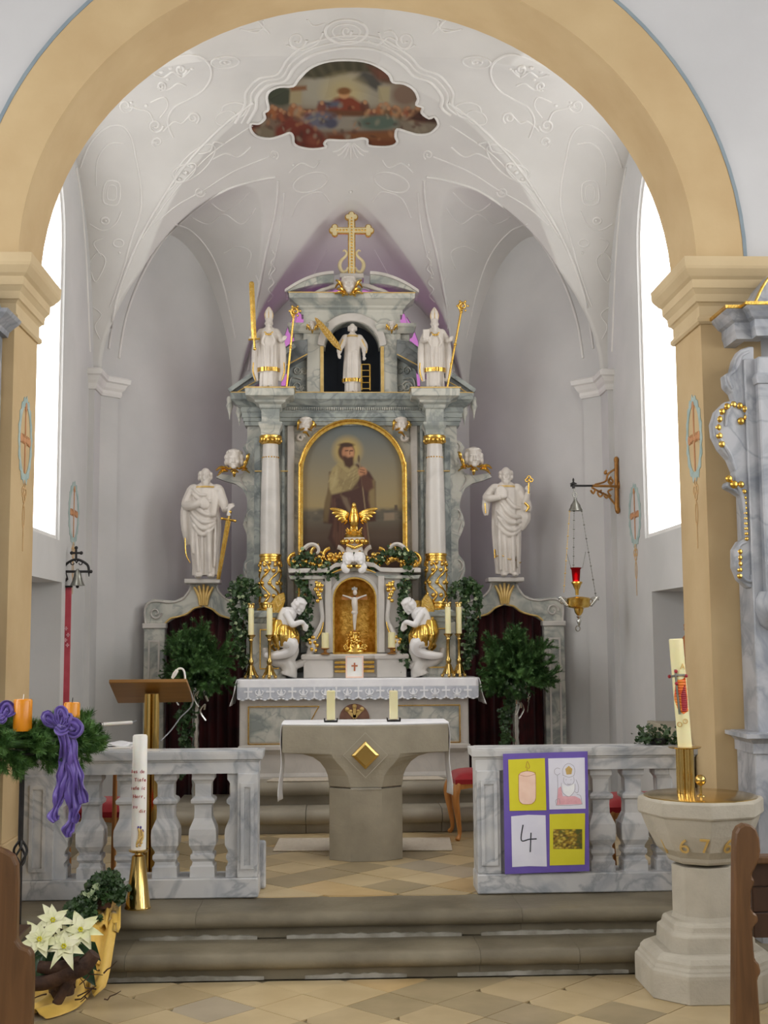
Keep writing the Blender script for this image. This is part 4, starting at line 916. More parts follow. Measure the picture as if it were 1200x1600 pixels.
# ================================================================== STATUES
def robe_fn(prof, seed, amp):
    zs = [p[0] for p in prof]; rx = [p[1] for p in prof]; ry = [p[2] for p in prof]; cx = [p[3] for p in prof]; cy = [p[4] for p in prof]
    rnd = random.Random(seed); ph = [rnd.uniform(0, 6.28) for _ in range(4)]
    def f(th, z, grow=0.0):
        a = amp * max(.12, min(1.0, 1.25 - z * 1.15))
        m = 1 + a * (.5 * math.sin(7 * th + ph[0] + 1.6 * z) + .38 * math.sin(12 * th + ph[1] - 2 * z) + .3 * math.sin(4 * th + ph[2] + 4 * z))
        X = np.interp(z, zs, rx) * m + grow; Yv = np.interp(z, zs, ry) * m + grow
        return (np.interp(z, zs, cx) + X * math.cos(th), np.interp(z, zs, cy) + Yv * math.sin(th), z)
    return f
def robe(g, f, z0, z1, M, nz=40, n=64):
    V = []; Fc = []
    for j in range(nz + 1):
        z = z0 + (z1 - z0) * j / nz
        for i in range(n): V.append(f(2 * PI * i / n, z))
    for j in range(nz):
        for i in range(n): i2 = (i + 1) % n; Fc.append((j * n + i, j * n + i2, (j + 1) * n + i2, (j + 1) * n + i))
    Fc += [tuple(range(n - 1, -1, -1)), tuple(range(nz * n, (nz + 1) * n))]
    g.add(V, Fc, M)
def hem(f, z0, z1, M, grow, a0=0, a1=2 * PI, n=80, wave=0.0):
    g = G(); V = []; Fc = []
    rows = [(z0, .0), (z0, grow), (z1, grow), (z1, .0)]
    for i in range(n + 1):
        th = a0 + (a1 - a0) * i / n
        for z, gr in rows: V.append(f(th, z + wave * math.sin(th * 3), gr))
    for i in range(n):
        for k in range(3): Fc.append((i * 4 + k, i * 4 + k + 1, (i + 1) * 4 + k + 1, (i + 1) * 4 + k))
    return g.add(V, Fc, M)
def TM(base, H, s=1): return Matrix.Translation(Vector([float(v) for v in base])) @ Matrix.Diagonal((H, H, H, 1))
def tb(g, pts, r, M, n=10, k=5):
    P = bezcat(pts, k); R = list(np.interp(np.linspace(0, 1, len(P)), np.linspace(0, 1, len(r)), r)); g.tube(P, R, n, M=M)
def el(g, c, r, M, rot=None):
    t = G(); t.ell(c, r, 14, 10, Euler(rot).to_matrix() if rot else None); g.add(t.V, t.F, M)
def head(g, M, z=.925, tilt=0.0, yawx=0.0, beard=1, hair='ring', x=0.0, y=-.015, bl=1.0, sc=1.0, neck=True):
    c = Vector((x, y, z)); R = Euler((tilt, 0, yawx)).to_matrix()
    def e(o, r): o = c + R @ (Vector(o) * sc); t = G(); t.ell(tuple(o), tuple(v * sc for v in r), 14, 10, R); g.add(t.V, t.F, M)
    e((0, 0, .008), (.046, .056, .062)); e((0, -.012, -.022), (.037, .042, .046))
    e((0, -.057, -.006), (.007, .012, .017)); e((0, -.057, -.018), (.011, .010, .007))
    for s in (-1, 1): e((s * .018, -.047, .014), (.013, .008, .0045)); e((s * .018, -.045, .001), (.008, .006, .006)); e((s * .022, -.038, -.018), (.015, .016, .015)); e((s * .047, .0, -.006), (.008, .013, .018))
    if beard:
        e((0, -.042, -.058 * bl - .004), (.031, .026, .034 * bl)); e((0, -.038, -.084 * bl), (.022, .02, .03 * bl))
        for s in (-1, 1): e((s * .028, -.022, -.04), (.015, .02, .03)); e((s * .013, -.054, -.033), (.014, .009, .007))
    else: e((0, -.046, -.05), (.018, .014, .014)); e((0, -.052, -.034), (.014, .007, .005))
    rnd = random.Random(int(z * 1000 + x * 100))
    if hair in ('ring', 'full'):
        for a in np.linspace(-.35, PI + .35, 10):
            for zz_ in (-.02, .012): e((.049 * math.cos(a), .012 + .05 * math.sin(a), zz_ + rnd.uniform(-.008, .008)), (.019, .019, .022))
    if hair == 'full':
        for a in np.linspace(-.5, PI + .5, 9): e((.036 * math.cos(a), .012 + .034 * math.sin(a), .05), (.02, .02, .016))
        e((0, .006, .056), (.038, .044, .02))
        for k in range(5): e((-.028 + .014 * k, -.03 + .004 * abs(k - 2), .055), (.012, .014, .012))
    if neck: tb(g, [(x * .6, .0, z - .14), (x, y + .004, z - .05)], [.042, .034], M)
def hand(g, p, d, M, curl=.5, sc=1.0):       # palm at p, fingers along d, curled forwards
    p = np.array(p, float); d = np.array(d, float); d /= np.linalg.norm(d); side = np.cross(d, (0, -1, 0)); side /= np.linalg.norm(side) + 1e-9; fw_ = np.cross(side, d)
    t = G(); t.ell(tuple(p), (.019 * sc, .013 * sc, .022 * sc), 10, 8); g.add(t.V, t.F, M)
    for i, L in enumerate((.034, .04, .037, .028)):
        b = p + side * (i - 1.5) * .0095 * sc + d * .016 * sc; m = b + d * L * .55 * sc - fw_ * .008 * curl; e_ = m + d * L * .45 * sc * (1 - curl) - fw_ * L * curl * sc
        g.tube([tuple(b), tuple(m), tuple(e_)], [.0068 * sc, .0062 * sc, .005 * sc], 6, M=M)
    b = p - side * .017 * sc; g.tube([tuple(b), tuple(b - side * .012 * sc + d * .014 * sc), tuple(b - side * .006 * sc + d * .03 * sc)], [.0075 * sc, .0068 * sc, .005 * sc], 6, M=M)
ST = [(0, .125, .10, 0, 0), (.08, .125, .10, 0, 0), (.3, .125, .10, .0, 0), (.5, .135, .105, .0, 0), (.62, .125, .095, 0, 0), (.74, .13, .085, 0, 0), (.80, .115, .07, 0, 0), (.84, .07, .05, 0, 0), (.86, .045, .04, 0, 0)]
# ---- the apostle with the sword (left gate)
def folds(g, f, specs, M, r=.012):
    for (x0, z0, x1, z1, sag, rr) in specs:
        P = []
        for t in np.linspace(0, 1, 9):
            x = x0 + (x1 - x0) * t; z = z0 + (z1 - z0) * t - sag * math.sin(PI * t)
            # front surface of the robe at x, z
            th = -PI / 2 + math.asin(max(-.95, min(.95, x / .14))); q = f(th, z); P.append((x, q[1] - .004, z))
        g.tube(P, [rr * (.5 + .5 * math.sin(PI * t)) + .003 for t in np.linspace(0, 1, 9)], 8, M=M)
def apostle(base, H, mirror, name, label):
    root = empty(name, base, label, 'statue', 'white saints on the altar gates'); M = TM(base, H) @ Matrix.Diagonal((mirror, 1, 1, 1))
    f = robe_fn([(0.0, .115, .085, .01, 0), (.1, .11, .085, .01, 0), (.3, .12, .09, 0, 0), (.45, .14, .10, -.01, 0), (.6, .135, .10, -.01, 0), (.72, .13, .09, 0, 0), (.79, .12, .075, 0, 0), (.835, .08, .055, 0, 0), (.86, .045, .04, 0, 0)], 5, .2)
    g = G(); robe(g, f, .03, .86, M)
    head(g, M, .918, tilt=.1, yawx=.25 * mirror, hair='ring', bl=1.1)
    for x in (-.05, .06): el(g, (x, -.075, .022), (.032, .055, .022), M)
    for q in (-1, 1): el(g, (q * .1, 0, .795), (.06, .055, .05), M)
    # cloak: heavy swags from shoulder to hip
    folds(g, f, [(-.13, .70, .10, .56, .05, .02), (-.13, .62, .10, .52, .07, .02), (-.12, .56, .10, .50, .09, .022), (-.11, .50, .09, .47, .1, .02), (-.12, .77, .06, .68, .04, .016), (-.1, .80, .02, .74, .03, .014)], M)
    folds(g, f, [(-.07, .46, -.05, .06, 0, .014), (-.02, .40, -.01, .05, 0, .014), (.045, .44, .05, .05, 0, .018), (-.11, .5, -.10, .22, 0, .016), (.1, .5, .09, .1, 0, .014)], M)
    tb(g, [(-.135, .02, .74), (-.175, -.01, .60), (-.17, -.02, .44), (-.15, 0, .30)], [.05, .045, .04, .02], M)         # cloak fall at the outer side
    tb(g, [(-.12, 0, .79), (-.165, -.04, .66), (-.10, -.105, .64), (-.03, -.12, .67)], [.048, .045, .036, .028], M); hand(g, (-.015, -.125, .68), (1, 0, .25), M, .4)
    el(g, (.0, -.12, .655), (.055, .018, .045), M, (0, .5, 0))                                                   # book held to the chest
    tb(g, [(.12, 0, .79), (.165, -.02, .67), (.185, -.07, .60)], [.046, .042, .032], M); tb(g, [(.185, -.06, .61), (.215, -.10, .615)], [.026, .02], M); hand(g, (.225, -.105, .62), (.5, -.2, .5), M, .7)
    remesh(g, 'figure', white, root, .005, 2)
    hem(f, .806, .822, M, .006).build('gilt_collar', goldflat, root, smooth=60)
    return root, M, f
b = at(320, 905, 9.82); b[2] = zz(904, 9.86)
H = .91
root, M, f = apostle(tuple(b), H, 1, 'saint_statue', 'white bearded saint statue leaning on a golden sword')
g = G(); tb(g, [(-.17, -.06, .36), (-.16, -.07, .22), (-.12, -.085, .14)], [.005, .006, .004], M); g.build('gilt_hem', gold, root)
sw = Matrix.Translation(Vector(at(355, 818, 9.70))); q0 = at(357, 812, 9.70); q1 = at(341, 905, 9.76)
g = G(); g.tube([tuple(q0), tuple(q0 * .95 + q1 * .05), tuple(q1)], [.02, .02, .015], 4, flat=.45, up=(0, 1, 0))
d = np.array((1, 0, -.18)) * .052; gd = q0 + (q1 - q0) * .0; g.tube([tuple(gd - d), tuple(gd), tuple(gd + d)], [.010, .009, .010], 8); g.ell(tuple(gd - d), .013, 8, 6); g.ell(tuple(gd + d), .013, 8, 6)
hz = q0 - (q1 - q0) * .13; g.tube([tuple(q0), tuple(hz)], [.010, .010], 8); g.ell(tuple(hz), .017, 10, 8)
g.build('sword', gold, root, smooth=40)
G().tube([tuple(at(357, 806, 9.69)), tuple(at(358, 795, 9.69))], [.017, .013], 8).build('hilt', white, root, smooth=60)
# ---- the apostle with the keys (right gate): arms differ
def peter():
    b = at(793, 905, 9.82); b[2] = zz(904, 9.86); H = .91
    root = empty('saint_statue', tuple(b), 'white bearded saint statue raising a golden key', 'statue', 'white saints on the altar gates'); M = TM(tuple(b), H)
    f = robe_fn([(0.0, .10, .08, 0, 0), (.1, .10, .08, 0, 0), (.3, .115, .085, 0, 0), (.45, .125, .095, 0, 0), (.6, .125, .095, 0, 0), (.72, .125, .09, 0, 0), (.79, .12, .075, 0, 0), (.835, .08, .055, 0, 0), (.86, .045, .04, 0, 0)], 9, .2)
    g = G(); robe(g, f, .03, .86, M); head(g, M, .922, tilt=.12, yawx=-.1, hair='ring', bl=1.0)
    for q in (-1, 1): el(g, (q * .095, 0, .795), (.06, .055, .05), M)
    for x in (-.04, .06): el(g, (x, -.07, .022), (.03, .05, .02), M)
    folds(g, f, [(-.10, .60, .12, .50, .06, .02), (-.09, .54, .12, .46, .08, .022), (-.06, .66, .12, .54, .05, .02), (-.02, .72, .12, .62, .04, .018), (-.1, .47, .11, .42, .07, .018)], M)
    folds(g, f, [(-.08, .5, -.07, .06, 0, .016), (-.03, .42, -.02, .05, 0, .014), (.04, .42, .045, .05, 0, .018), (.09, .4, .085, .08, 0, .014)], M)
    tb(g, [(-.115, 0, .79), (-.175, -.03, .715), (-.15, -.09, .70), (-.07, -.12, .71)], [.046, .044, .036, .026], M); hand(g, (-.05, -.125, .715), (1, 0, .2), M, .5)
    tb(g, [(-.175, -.03, .71), (-.19, -.04, .62), (-.185, -.04, .55)], [.042, .036, .02], M)                   # hanging sleeve
    el(g, (-.055, -.11, .75), (.05, .02, .065), M, (0, -.3, 0))
    tb(g, [(.115, 0, .79), (.17, -.02, .68), (.18, -.06, .62), (.17, -.08, .58)], [.046, .045, .042, .03], M); tb(g, [(.165, -.05, .66), (.185, -.09, .75)], [.036, .022], M); hand(g, (.187, -.095, .775), (0, 0, 1), M, .8)
    tb(g, [(.16, -.02, .66), (.165, -.03, .52), (.12, -.04, .42)], [.045, .05, .02], M)
    remesh(g, 'figure', white, root, .005, 2)
    hem(f, .806, .822, M, .006).build('gilt_collar', goldflat, root, smooth=60)
    g = G(); P = [f(th, .17 + .012 * math.sin(th * 5) - .03 * math.cos(th), .004) for th in np.linspace(-PI * .95, -.05, 24)]; g.tube(P, .004, 6, M=M); tb(g, [(-.115, -.03, .25), (-.118, -.05, .17)], [.007, .006], M); tb(g, [(-.20, -.07, .66), (-.195, -.07, .57)], [.007, .006], M); tb(g, [(.15, -.1, .66), (.185, -.1, .62), (.16, -.1, .58)], [.01, .014, .006], M)
    g.build('gilt_hem', gold, root, smooth=60)
    g = G(); tb(g, [(.187, -.10, .74), (.192, -.105, .84)], [.008, .008], M, 8)
    for (x, z) in ((.175, .862), (.212, .862), (.193, .885)): t = G(); t.tube([(x + .015 * math.cos(a), -.105, z + .015 * math.sin(a)) for a in np.linspace(0, 2 * PI, 13)[:-1]], .0065, 6, closed=True); g.add(t.V, t.F, M)
    g.build('key', gold, root, smooth=60)
peter()
# ---- bishops
def bishop(px, which):
    b = at(px, 607, 9.62); b[2] = 3.652
    H = .655
    root = empty('bishop_statue', tuple(b), 'white mitred bishop statue holding a %s' % ('golden sword and crosier' if which == 0 else 'book and a tall golden crosier'), 'statue', 'mitred bishops on the altar cornice')
    M = TM(tuple(b), H)
    f1 = robe_fn([(0, .11, .09, 0, 0), (.2, .105, .085, 0, 0), (.5, .10, .08, 0, 0)], 11 + which, .12)
    f2 = robe_fn([(.20, .125, .10, 0, 0), (.3, .125, .10, 0, 0), (.45, .12, .10, 0, 0), (.6, .12, .095, 0, 0), (.7, .115, .085, 0, 0), (.755, .085, .06, 0, 0), (.78, .045, .04, 0, 0)], 21 + which, .09)
    g = G(); robe(g, f1, .03, .4, M); robe(g, f2, .21, .78, M)
    g2 = G(); 
    # cope: two long side falls
    for s in (-1, 1): tb(g, [(s * .10, .03, .72), (s * .155, .02, .55), (s * .165, .01, .35), (s * .165, .0, .2), (s * .14, .0, .10)], [.04, .05, .05, .045, .02], M)
    head(g, M, .825, hair='none', bl=1.25, sc=1.0)
    for q in (-1, 1): el(g, (q * .085, 0, .715), (.055, .05, .05), M)
    P = [(.048, 0), (.052, .03), (.058, .07), (.048, .11), (.024, .15), (.003, .175)]
    t = G(); t.lathe([(r, z) for r, z in P], (0, -.012, .865), 20, sx=1.0, sy=.72); g.add(t.V, t.F, M)
    for x in (-.045, .045): el(g, (x, -.075, .02), (.03, .05, .02), M)
    for s in (-1, 1):
        if which == 1 and s < 0: tb(g, [(s * .1, 0, .71), (s * .145, -.04, .62), (s * .13, -.09, .60), (s * .10, -.12, .62)], [.042, .042, .034, .025], M); hand(g, (-.10, -.125, .63), (0, 0, 1), M, .4)
        else: tb(g, [(s * .1, 0, .71), (s * .15, -.04, .62), (s * .165, -.08, .60), (s * .19, -.12, .60)], [.042, .042, .034, .022], M); hand(g, (s * .20, -.125, .605), (s * .3, 0, 1), M, .8)
    for s in (-1, 1): tb(g, [(s * .035, -.10, .68), (s * .075, -.10, .58), (s * .045, -.105, .52)], [.014, .02, .008], M)
    folds(g, f2, [(-.05, .55, -.045, .26, 0, .014), (.0, .52, .005, .25, 0, .012), (.05, .55, .045, .26, 0, .014)], M)
    if which == 1: t = G(); t.box(-.155, -.075, -.135, -.11, .615, .73); g.add(t.V, t.F, M)
    remesh(g, 'figure', white, root, .0045, 1)
    hem(f2, .212, .262, M, .012).build('gilt_hem', gold, root, smooth=40)
    g = G()
    for s in (-1, 1): tb(g, [(s * .185, -.03, .33), (s * .19, -.035, .22), (s * .16, -.045, .10)], [.008, .010, .006], M)
    tb(g, [(-.05, -.085, .70), (0, -.10, .66), (.05, -.085, .70)], [.008, .010, .008], M)
    for a in (-.03, 0, .03): t = G(); t.ell((a, -.112, .665), (.012, .01, .012), 8, 6); g.add(t.V, t.F, M)
    g.build('gilt_trim', gold, root, smooth=60)
    g = G()
    for a in np.linspace(0, 2 * PI, 7)[:-1] + .5: tb(g, [(.05 * math.cos(a), -.012 + .036 * math.sin(a), .885), (.056 * math.cos(a), -.012 + .04 * math.sin(a), .94), (.02 * math.cos(a), -.012 + .015 * math.sin(a), 1.02)], [.004, .005, .003], M, 6)
    g.build('mitre_trim', goldflat, root, smooth=60)
    Yh = 9.53
    if which == 0:
        q = at(397, 530, Yh); e = at(393, 440, Yh); g = G(); g.tube([tuple(q), tuple(e * .97 + q * .03), tuple(e)], [.02, .02, .012], 4, flat=.45, up=(0, 1, 0)); d = np.array((.045, 0, .004)); g.tube([tuple(q - d), tuple(q + d)], [.008, .008], 8); w_ = at(398, 545, Yh); g.tube([tuple(q), tuple(w_)], [.009, .009], 8); g.ell(tuple(w_), .014, 8, 6); g.build('sword', gold, root, smooth=40)
        ca, cb = at(459, 492, Yh), at(448, 604, 9.56); cc, r = (461, 486), 8
    else: ca, cb = at(721, 484, Yh), at(699, 605, 9.52); cc, r = (723, 478), 7
    g = G(); g.tube([tuple(cb), tuple(ca)], [.009, .009], 8)
    for t in (.55, .97): p = cb * (1 - t) + ca * t; g.ell(tuple(p), .014, 8, 6)
    c3 = at(cc[0], cc[1], Yh); P = spiral(c3[0], c3[2], .036, .006, -PI / 2, -1.6, 30); g.tube([(a, c3[1], z) for a, z in P], [.012 - .006 * i / 30 for i in range(31)], 8, up=(0, 1, 0))
    for a in np.linspace(0, 2 * PI, 7)[:-1]: g.ell((c3[0] + .043 * math.cos(a), c3[1], c3[2] + .043 * math.sin(a)), .010, 8, 6)
    g.build('crosier', gold, root, smooth=60)
bishop(420, 0); bishop(680, 1)
# ---- deacon in the niche, with a palm and a gridiron
def deacon():
    b = at(551, 614, 9.86); b[2] = 3.66; H = .60
    root = empty('deacon_statue', tuple(b), 'white deacon statue with golden palm branch in the dark blue niche', 'statue'); M = TM(tuple(b), H)
    f1 = robe_fn([(0, .11, .085, 0, 0), (.2, .105, .085, 0, 0), (.5, .10, .08, 0, 0)], 31, .12)
    f2 = robe_fn([(.15, .135, .095, 0, 0), (.3, .13, .095, 0, 0), (.5, .115, .09, 0, 0), (.68, .11, .085, 0, 0), (.78, .11, .075, 0, 0), (.83, .075, .055, 0, 0), (.86, .045, .04, 0, 0)], 33, .08)
    g = G(); robe(g, f1, .03, .4, M); robe(g, f2, .16, .86, M); head(g, M, .925, beard=0, hair='ring')
    for q in (-1, 1): el(g, (q * .09, 0, .795), (.06, .052, .05), M)
    for x in (-.045, .045): el(g, (x, -.075, .02), (.028, .05, .02), M)
    tb(g, [(-.1, 0, .79), (-.16, -.03, .68), (-.185, -.08, .57)], [.05, .05, .034], M); tb(g, [(-.18, -.08, .58), (-.19, -.11, .53)], [.026, .02], M); hand(g, (-.19, -.115, .52), (.4, 0, -1), M, .7)
    tb(g, [(.1, 0, .79), (.16, -.03, .68), (.165, -.08, .58)], [.05, .052, .036], M); tb(g, [(.16, -.08, .58), (.155, -.10, .52)], [.026, .02], M); hand(g, (.155, -.105, .50), (0, 0, -1), M, .7)
    folds(g, f2, [(-.06, .6, -.07, .2, 0, .012), (.0, .58, 0, .2, 0, .012), (.06, .6, .07, .2, 0, .012)], M)
    remesh(g, 'figure', white, root, .0045, 1)
    hem(f2, .165, .215, M, .012).build('gilt_hem', gold, root, smooth=40)
    hem(f2, .80, .825, M, .010).build('gilt_collar', goldflat, root, smooth=40)
    for s in (-1, 1):
        g = G(); tb(g, [(s * .13, -.06, .76), (s * .185, -.085, .62), (s * .19, -.09, .56)], [.01, .012, .006], M); g.build('gilt_sleeve', goldflat, root)
    a, c = at(533, 548, 9.75), at(492, 496, 9.75); d = (c - a); nrm = np.array((-d[2], 0, d[0])); nrm /= np.linalg.norm(nrm)
    g = G(); O = []; 
    for t, w_ in ((0, .004), (.08, .016), (.2, .026), (.5, .029), (.8, .022), (.93, .012), (1, .001)): O.append((t, w_))
    pts = [a + d * t + nrm * w_ for t, w_ in O] + [a + d * t - nrm * w_ for t, w_ in reversed(O)]
    pl = g.prism([(p[0], p[2]) for p in pts], 9.745, 9.757, 'y').build('palm_branch', gold, root)
    g = G()
    for t in np.linspace(.12, .92, 12):
        w_ = np.interp(t, [o[0] for o in O], [o[1] for o in O])
        for s in (-1, 1): p0 = a + d * (t - .04); p1 = a + d * (t + .03) + nrm * w_ * s; g.tube([(p0[0], 9.743, p0[2]), (p1[0], 9.743, p1[2])], [.004, .002], 5)
    g.tube([(a[0], 9.742, a[2]), (c[0], 9.742, c[2])], [.005, .002], 6); g.build('palm_ribs', goldflat, pl)
    g = G(); x0, x1 = at(565, 590, 9.80)[0], at(578, 590, 9.80)[0]; z0, z1 = zz(610, 9.8), zz(570, 9.8)
    for x in (x0, x1): g.tube([(x, 9.79, z0), (x, 9.79, z1)], [.006, .006], 6)
    for z in np.linspace(z0 + .012, z1, 5): g.tube([(x0, 9.785, z), (x1, 9.785, z)], [.005, .005], 6)
    g.build('gridiron', gold, root)
deacon()
# ---- cherub heads, parts of the altar
def cherub(px, py, Y, r, feathers, parent=altar, collar=True, dx=0):
    c = at(px, py, Y); c = np.array(c); g = G(); M = Matrix.Translation(Vector(c)) @ Matrix.Diagonal((r / .06, r / .06, r / .06, 1))
    head(g, M, 0.0, beard=0, hair='full', x=0, y=0, neck=False)
    h = remesh(g, 'cherub_head', white, parent, r * .07, 1)
    g = G()
    for (ax, az, bx, bz, w_) in feathers:      # picture offsets of gilded feathers
        a = at(px + ax, py + az, Y - .02); b_ = at(px + bx, py + bz, Y - .01); P = bezcat([a, a * .5 + b_ * .5 + np.array((0, -.02, .012)), b_], 5)
        g.tube(P, list(np.interp(np.linspace(0, 1, len(P)), [0, .4, 1], [w_ * .6, w_, w_ * .4])), 8, flat=.6)
    if feathers: g.build('gilt_wing', gold, h, smooth=60)
    return h
for s, px, py in ((-1, 366, 719), (1, 740, 716)):
    Fs = [(-9, 14, 9, 14, .022), (-5, 18, 6, 19, .02), (0, 20, 0, 26, .018)]
    for q in (-1, 1): Fs += [(q * 8, 14, q * 20, 14, .02), (q * 12, 16, q * 24, 20, .016)]
    Fs += [(s * 14, 12, s * 28, 16, .022), (s * 10, 17, s * 26, 24, .018), (-s * 16, 12, -s * 22, -2, .018), (-s * 20, 2, -s * 24, -10, .016)]
    cherub(px, py, 9.82, .075, Fs)
for s, px in ((-1, 478), (1, 627)):
    cherub(px, 664, 9.80, .056, [(-9, 8, 9, 9, .018), (-8, -4, -13, 2, .014), (-11, -8, -13, 8, .012), (8, 6, 16, 0, .018), (-4, 12, 5, 18, .018), (10, -6, 15, 4, .014)])
    x, z = AP([(73 + 8, 684)], 9.84, s)[0]; g = G(); vol(g, x, z, 9.83, .03, .014, 1.2, 0, -s); g.build('white_scroll', white, altar, smooth=60)
cherub(545, 446, 9.74, .068, [(s * a, b_, s * c, d, w_) for s in (-1, 1) for a, b_, c, d, w_ in ((4, 13, 18, 6, .022), (6, 15, 22, 13, .02), (10, 4, 20, -8, .018), (13, -2, 21, 4, .018), (2, 15, 10, 17, .018))])
for px in (488, 612): cherub(px, 509, 9.80, .034, [(s * 4, 7, s * 9, 1, .012) for s in (-1, 1)] + [(0, 9, 0, 12, .012), (-7, -2, -9, 6, .010), (7, -2, 9, 6, .010)])
# carved scroll capital beside the upper niche is part of the attic impost
# ================================================================== PLANT BUILDING BLOCKS
def leaf_cloud(g, centers, size, rnd, per=1, jitter=.02, facing=(0, -1, .3)):
    """many small ivy leaves, each a bent five-pointed blade"""
    for c in centers:
        for _ in range(per):
            n = Vector((facing[0] + rnd.uniform(-.9, .9), facing[1] + rnd.uniform(-.7, .7), facing[2] + rnd.uniform(-.7, .9))).normalized()
            q = n.to_track_quat('Z', 'Y').to_matrix() @ Matrix.Rotation(rnd.uniform(0, 6.28), 3, 'Z')
            s = size * rnd.uniform(.6, 1.25); o = Vector([float(v) for v in c]) + Vector((rnd.gauss(0, jitter), rnd.gauss(0, jitter), rnd.gauss(0, jitter)))
            P = [(0, -.55, 0), (.42, -.38, .06), (.5, .1, .1), (.16, .16, .0), (0, .62, -.08), (-.16, .16, .0), (-.5, .1, .1), (-.42, -.38, .06)]
            V = [tuple(o + q @ Vector((p[0] * s, p[1] * s, p[2] * s))) for p in P]
            g.add(V, [(0, 1, 2, 3), (0, 3, 4, 5), (0, 5, 6, 7)])
    return g
def branch_mesh(L, seed, needle=.022, nn=150, side=3, w=.0016):
    """a fir twig with side shoots, along +Z"""
    rnd = random.Random(seed); g = G(); axes = [([(0, 0, 0), (rnd.uniform(-.05, .05) * L, rnd.uniform(-.05, .05) * L, L * .5), (rnd.uniform(-.1, .1) * L, rnd.uniform(-.1, .1) * L, L)], nn)]
    for i in range(side * 2):
        t = .25 + .6 * i / (side * 2); a = rnd.uniform(0, 6.28); l = L * .42 * (1 - t * .5); b = np.array((0, 0, L * t)); d = np.array((math.cos(a) * .7, math.sin(a) * .7, .75)); axes.append(([b, b + d * l * .5, b + d * l], int(nn * .45)))
    for pts, n in axes:
        P = bezcat(pts, 5); g.tube(P, list(np.linspace(.0035, .0012, len(P))), 4)
        for i in range(n):
            t = rnd.uniform(.08, 1.0) * (len(P) - 1); k = min(len(P) - 2, int(t)); p = P[k] * (1 - (t - k)) + P[k + 1] * (t - k); ax = P[k + 1] - P[k]; ax = ax / (np.linalg.norm(ax) + 1e-9)
            r = np.random.RandomState(seed * 1000 + len(g.V)); v = r.normal(size=3); v -= ax * (v @ ax); v /= np.linalg.norm(v) + 1e-9
            d = v * .8 + ax * .75; d /= np.linalg.norm(d); sd = np.cross(d, ax); sd /= np.linalg.norm(sd) + 1e-9
            l = needle * rnd.uniform(.7, 1.2); g.add([p - sd * w, p + sd * w, p + d * l], [(0, 1, 2)])
    return g
def orient(d, roll=0.0): return Vector([float(v) for v in d]).to_track_quat('Z', 'Y') @ Euler((0, 0, roll)).to_quaternion()
# ================================================================== ON THE ALTAR TABLE
# altar cloth with lace
cl = empty('altar_cloth', (0, 9.6, ZM), 'white altar cloth with a lace border of crosses and lilies', 'altar cloth')
n = 60; g = G(); X0, X1 = at(371, 1060, 9.42)[0], at(747, 1060, 9.42)[0]; zt = ZM + .012
G().box(X0, X1, 9.40, 9.84, ZM + .002, zt).build('cloth_top', linen, cl, bevel=.004)
g = G(); zb = zz(1074, 9.40)
def drape(x0, x1, z0, z1, y, amp, nx=80, nz=6, ph=0):
    g = G()
    for j in range(nz + 1):
        for i in range(nx + 1):
            x = x0 + (x1 - x0) * i / nx; t = j / nz; g.V.append((x, y - amp * t * (1 + math.sin(i * .5 + ph)), z0 + (z1 - z0) * t))
    for j in range(nz):
        for i in range(nx): g.F.append((j * (nx + 1) + i, j * (nx + 1) + i + 1, (j + 1) * (nx + 1) + i + 1, (j + 1) * (nx + 1) + i))
    return g
o = drape(X0, X1, zt, zb, 9.398, .002).build('linen_edge', linen, cl, smooth=180); o.modifiers.new('t', 'SOLIDIFY').thickness = .003
zl = zz(1090, 9.39); N = 22; top = []; bot = []; m = N * 8
for i in range(m + 1): x = X0 + (X1 - X0) * i / m; top.append((x, zb + .004)); bot.append((x, zl - .018 * abs(math.sin(PI * i / 8))))
lace = G().ringprism(top, bot, 9.393, 9.396, 'y', closed=False).build('lace_band', lacem, cl)
def motif(kind):
    g = G()
    if kind == 0:
        g.box(-.006, .006, 0, .003, -.038, .036); g.box(-.022, .022, -.0003, .003, .006, .018)
        for x, z in ((-.024, .012), (.024, .012), (0, .038)): g.prism([(x + .009 * math.cos(a), z + .009 * math.sin(a)) for a in np.linspace(0, 2 * PI, 9)[:-1]], -.0006, .003, 'y')
        g.prism([(-.018, -.04), (.018, -.04), (.006, -.026), (-.006, -.026)], -.0009, .003, 'y')
    else:
        for s in (-1, 1):
            P = bezcat([(s * .004, -.02), (s * .022, -.008), (s * .03, .012), (s * .018, .02)], 4); g.tube([(p[0], .0015, p[1]) for p in P], .005, 5, up=(0, 1, 0))
        g.prism([(-.009, -.026), (.009, -.026), (.012, .0), (0, .036), (-.012, .0)], 0, .003, 'y'); g.box(-.026, .026, 0, .003, -.03, -.022)
    return g
mm = [motif(0), motif(1)]; shared = [None, None]
for i in range(N - 1):
    x = X0 + (X1 - X0) * (i + 1) / N; k = i % 2
    if shared[k] is None: o = mm[k].build('lace_motif', laced, lace, world=False); shared[k] = o.data
    else: o = bpy.data.objects.new('lace_motif', shared[k]); COL.objects.link(o); o.parent = lace
    o.location = Vector((x, 9.389, (zb + zl) / 2)) - cl.location
g = G()
for i in range(N * 3): x = X0 + (X1 - X0) * (i + .5) / (N * 3); ph = (i + .5) / 3; g.ell((x, 9.391, zl - .018 * abs(math.sin(PI * ph)) + .004), (.011, .003, .006), 6, 4)
g.build('lace_edging', laced, lace)
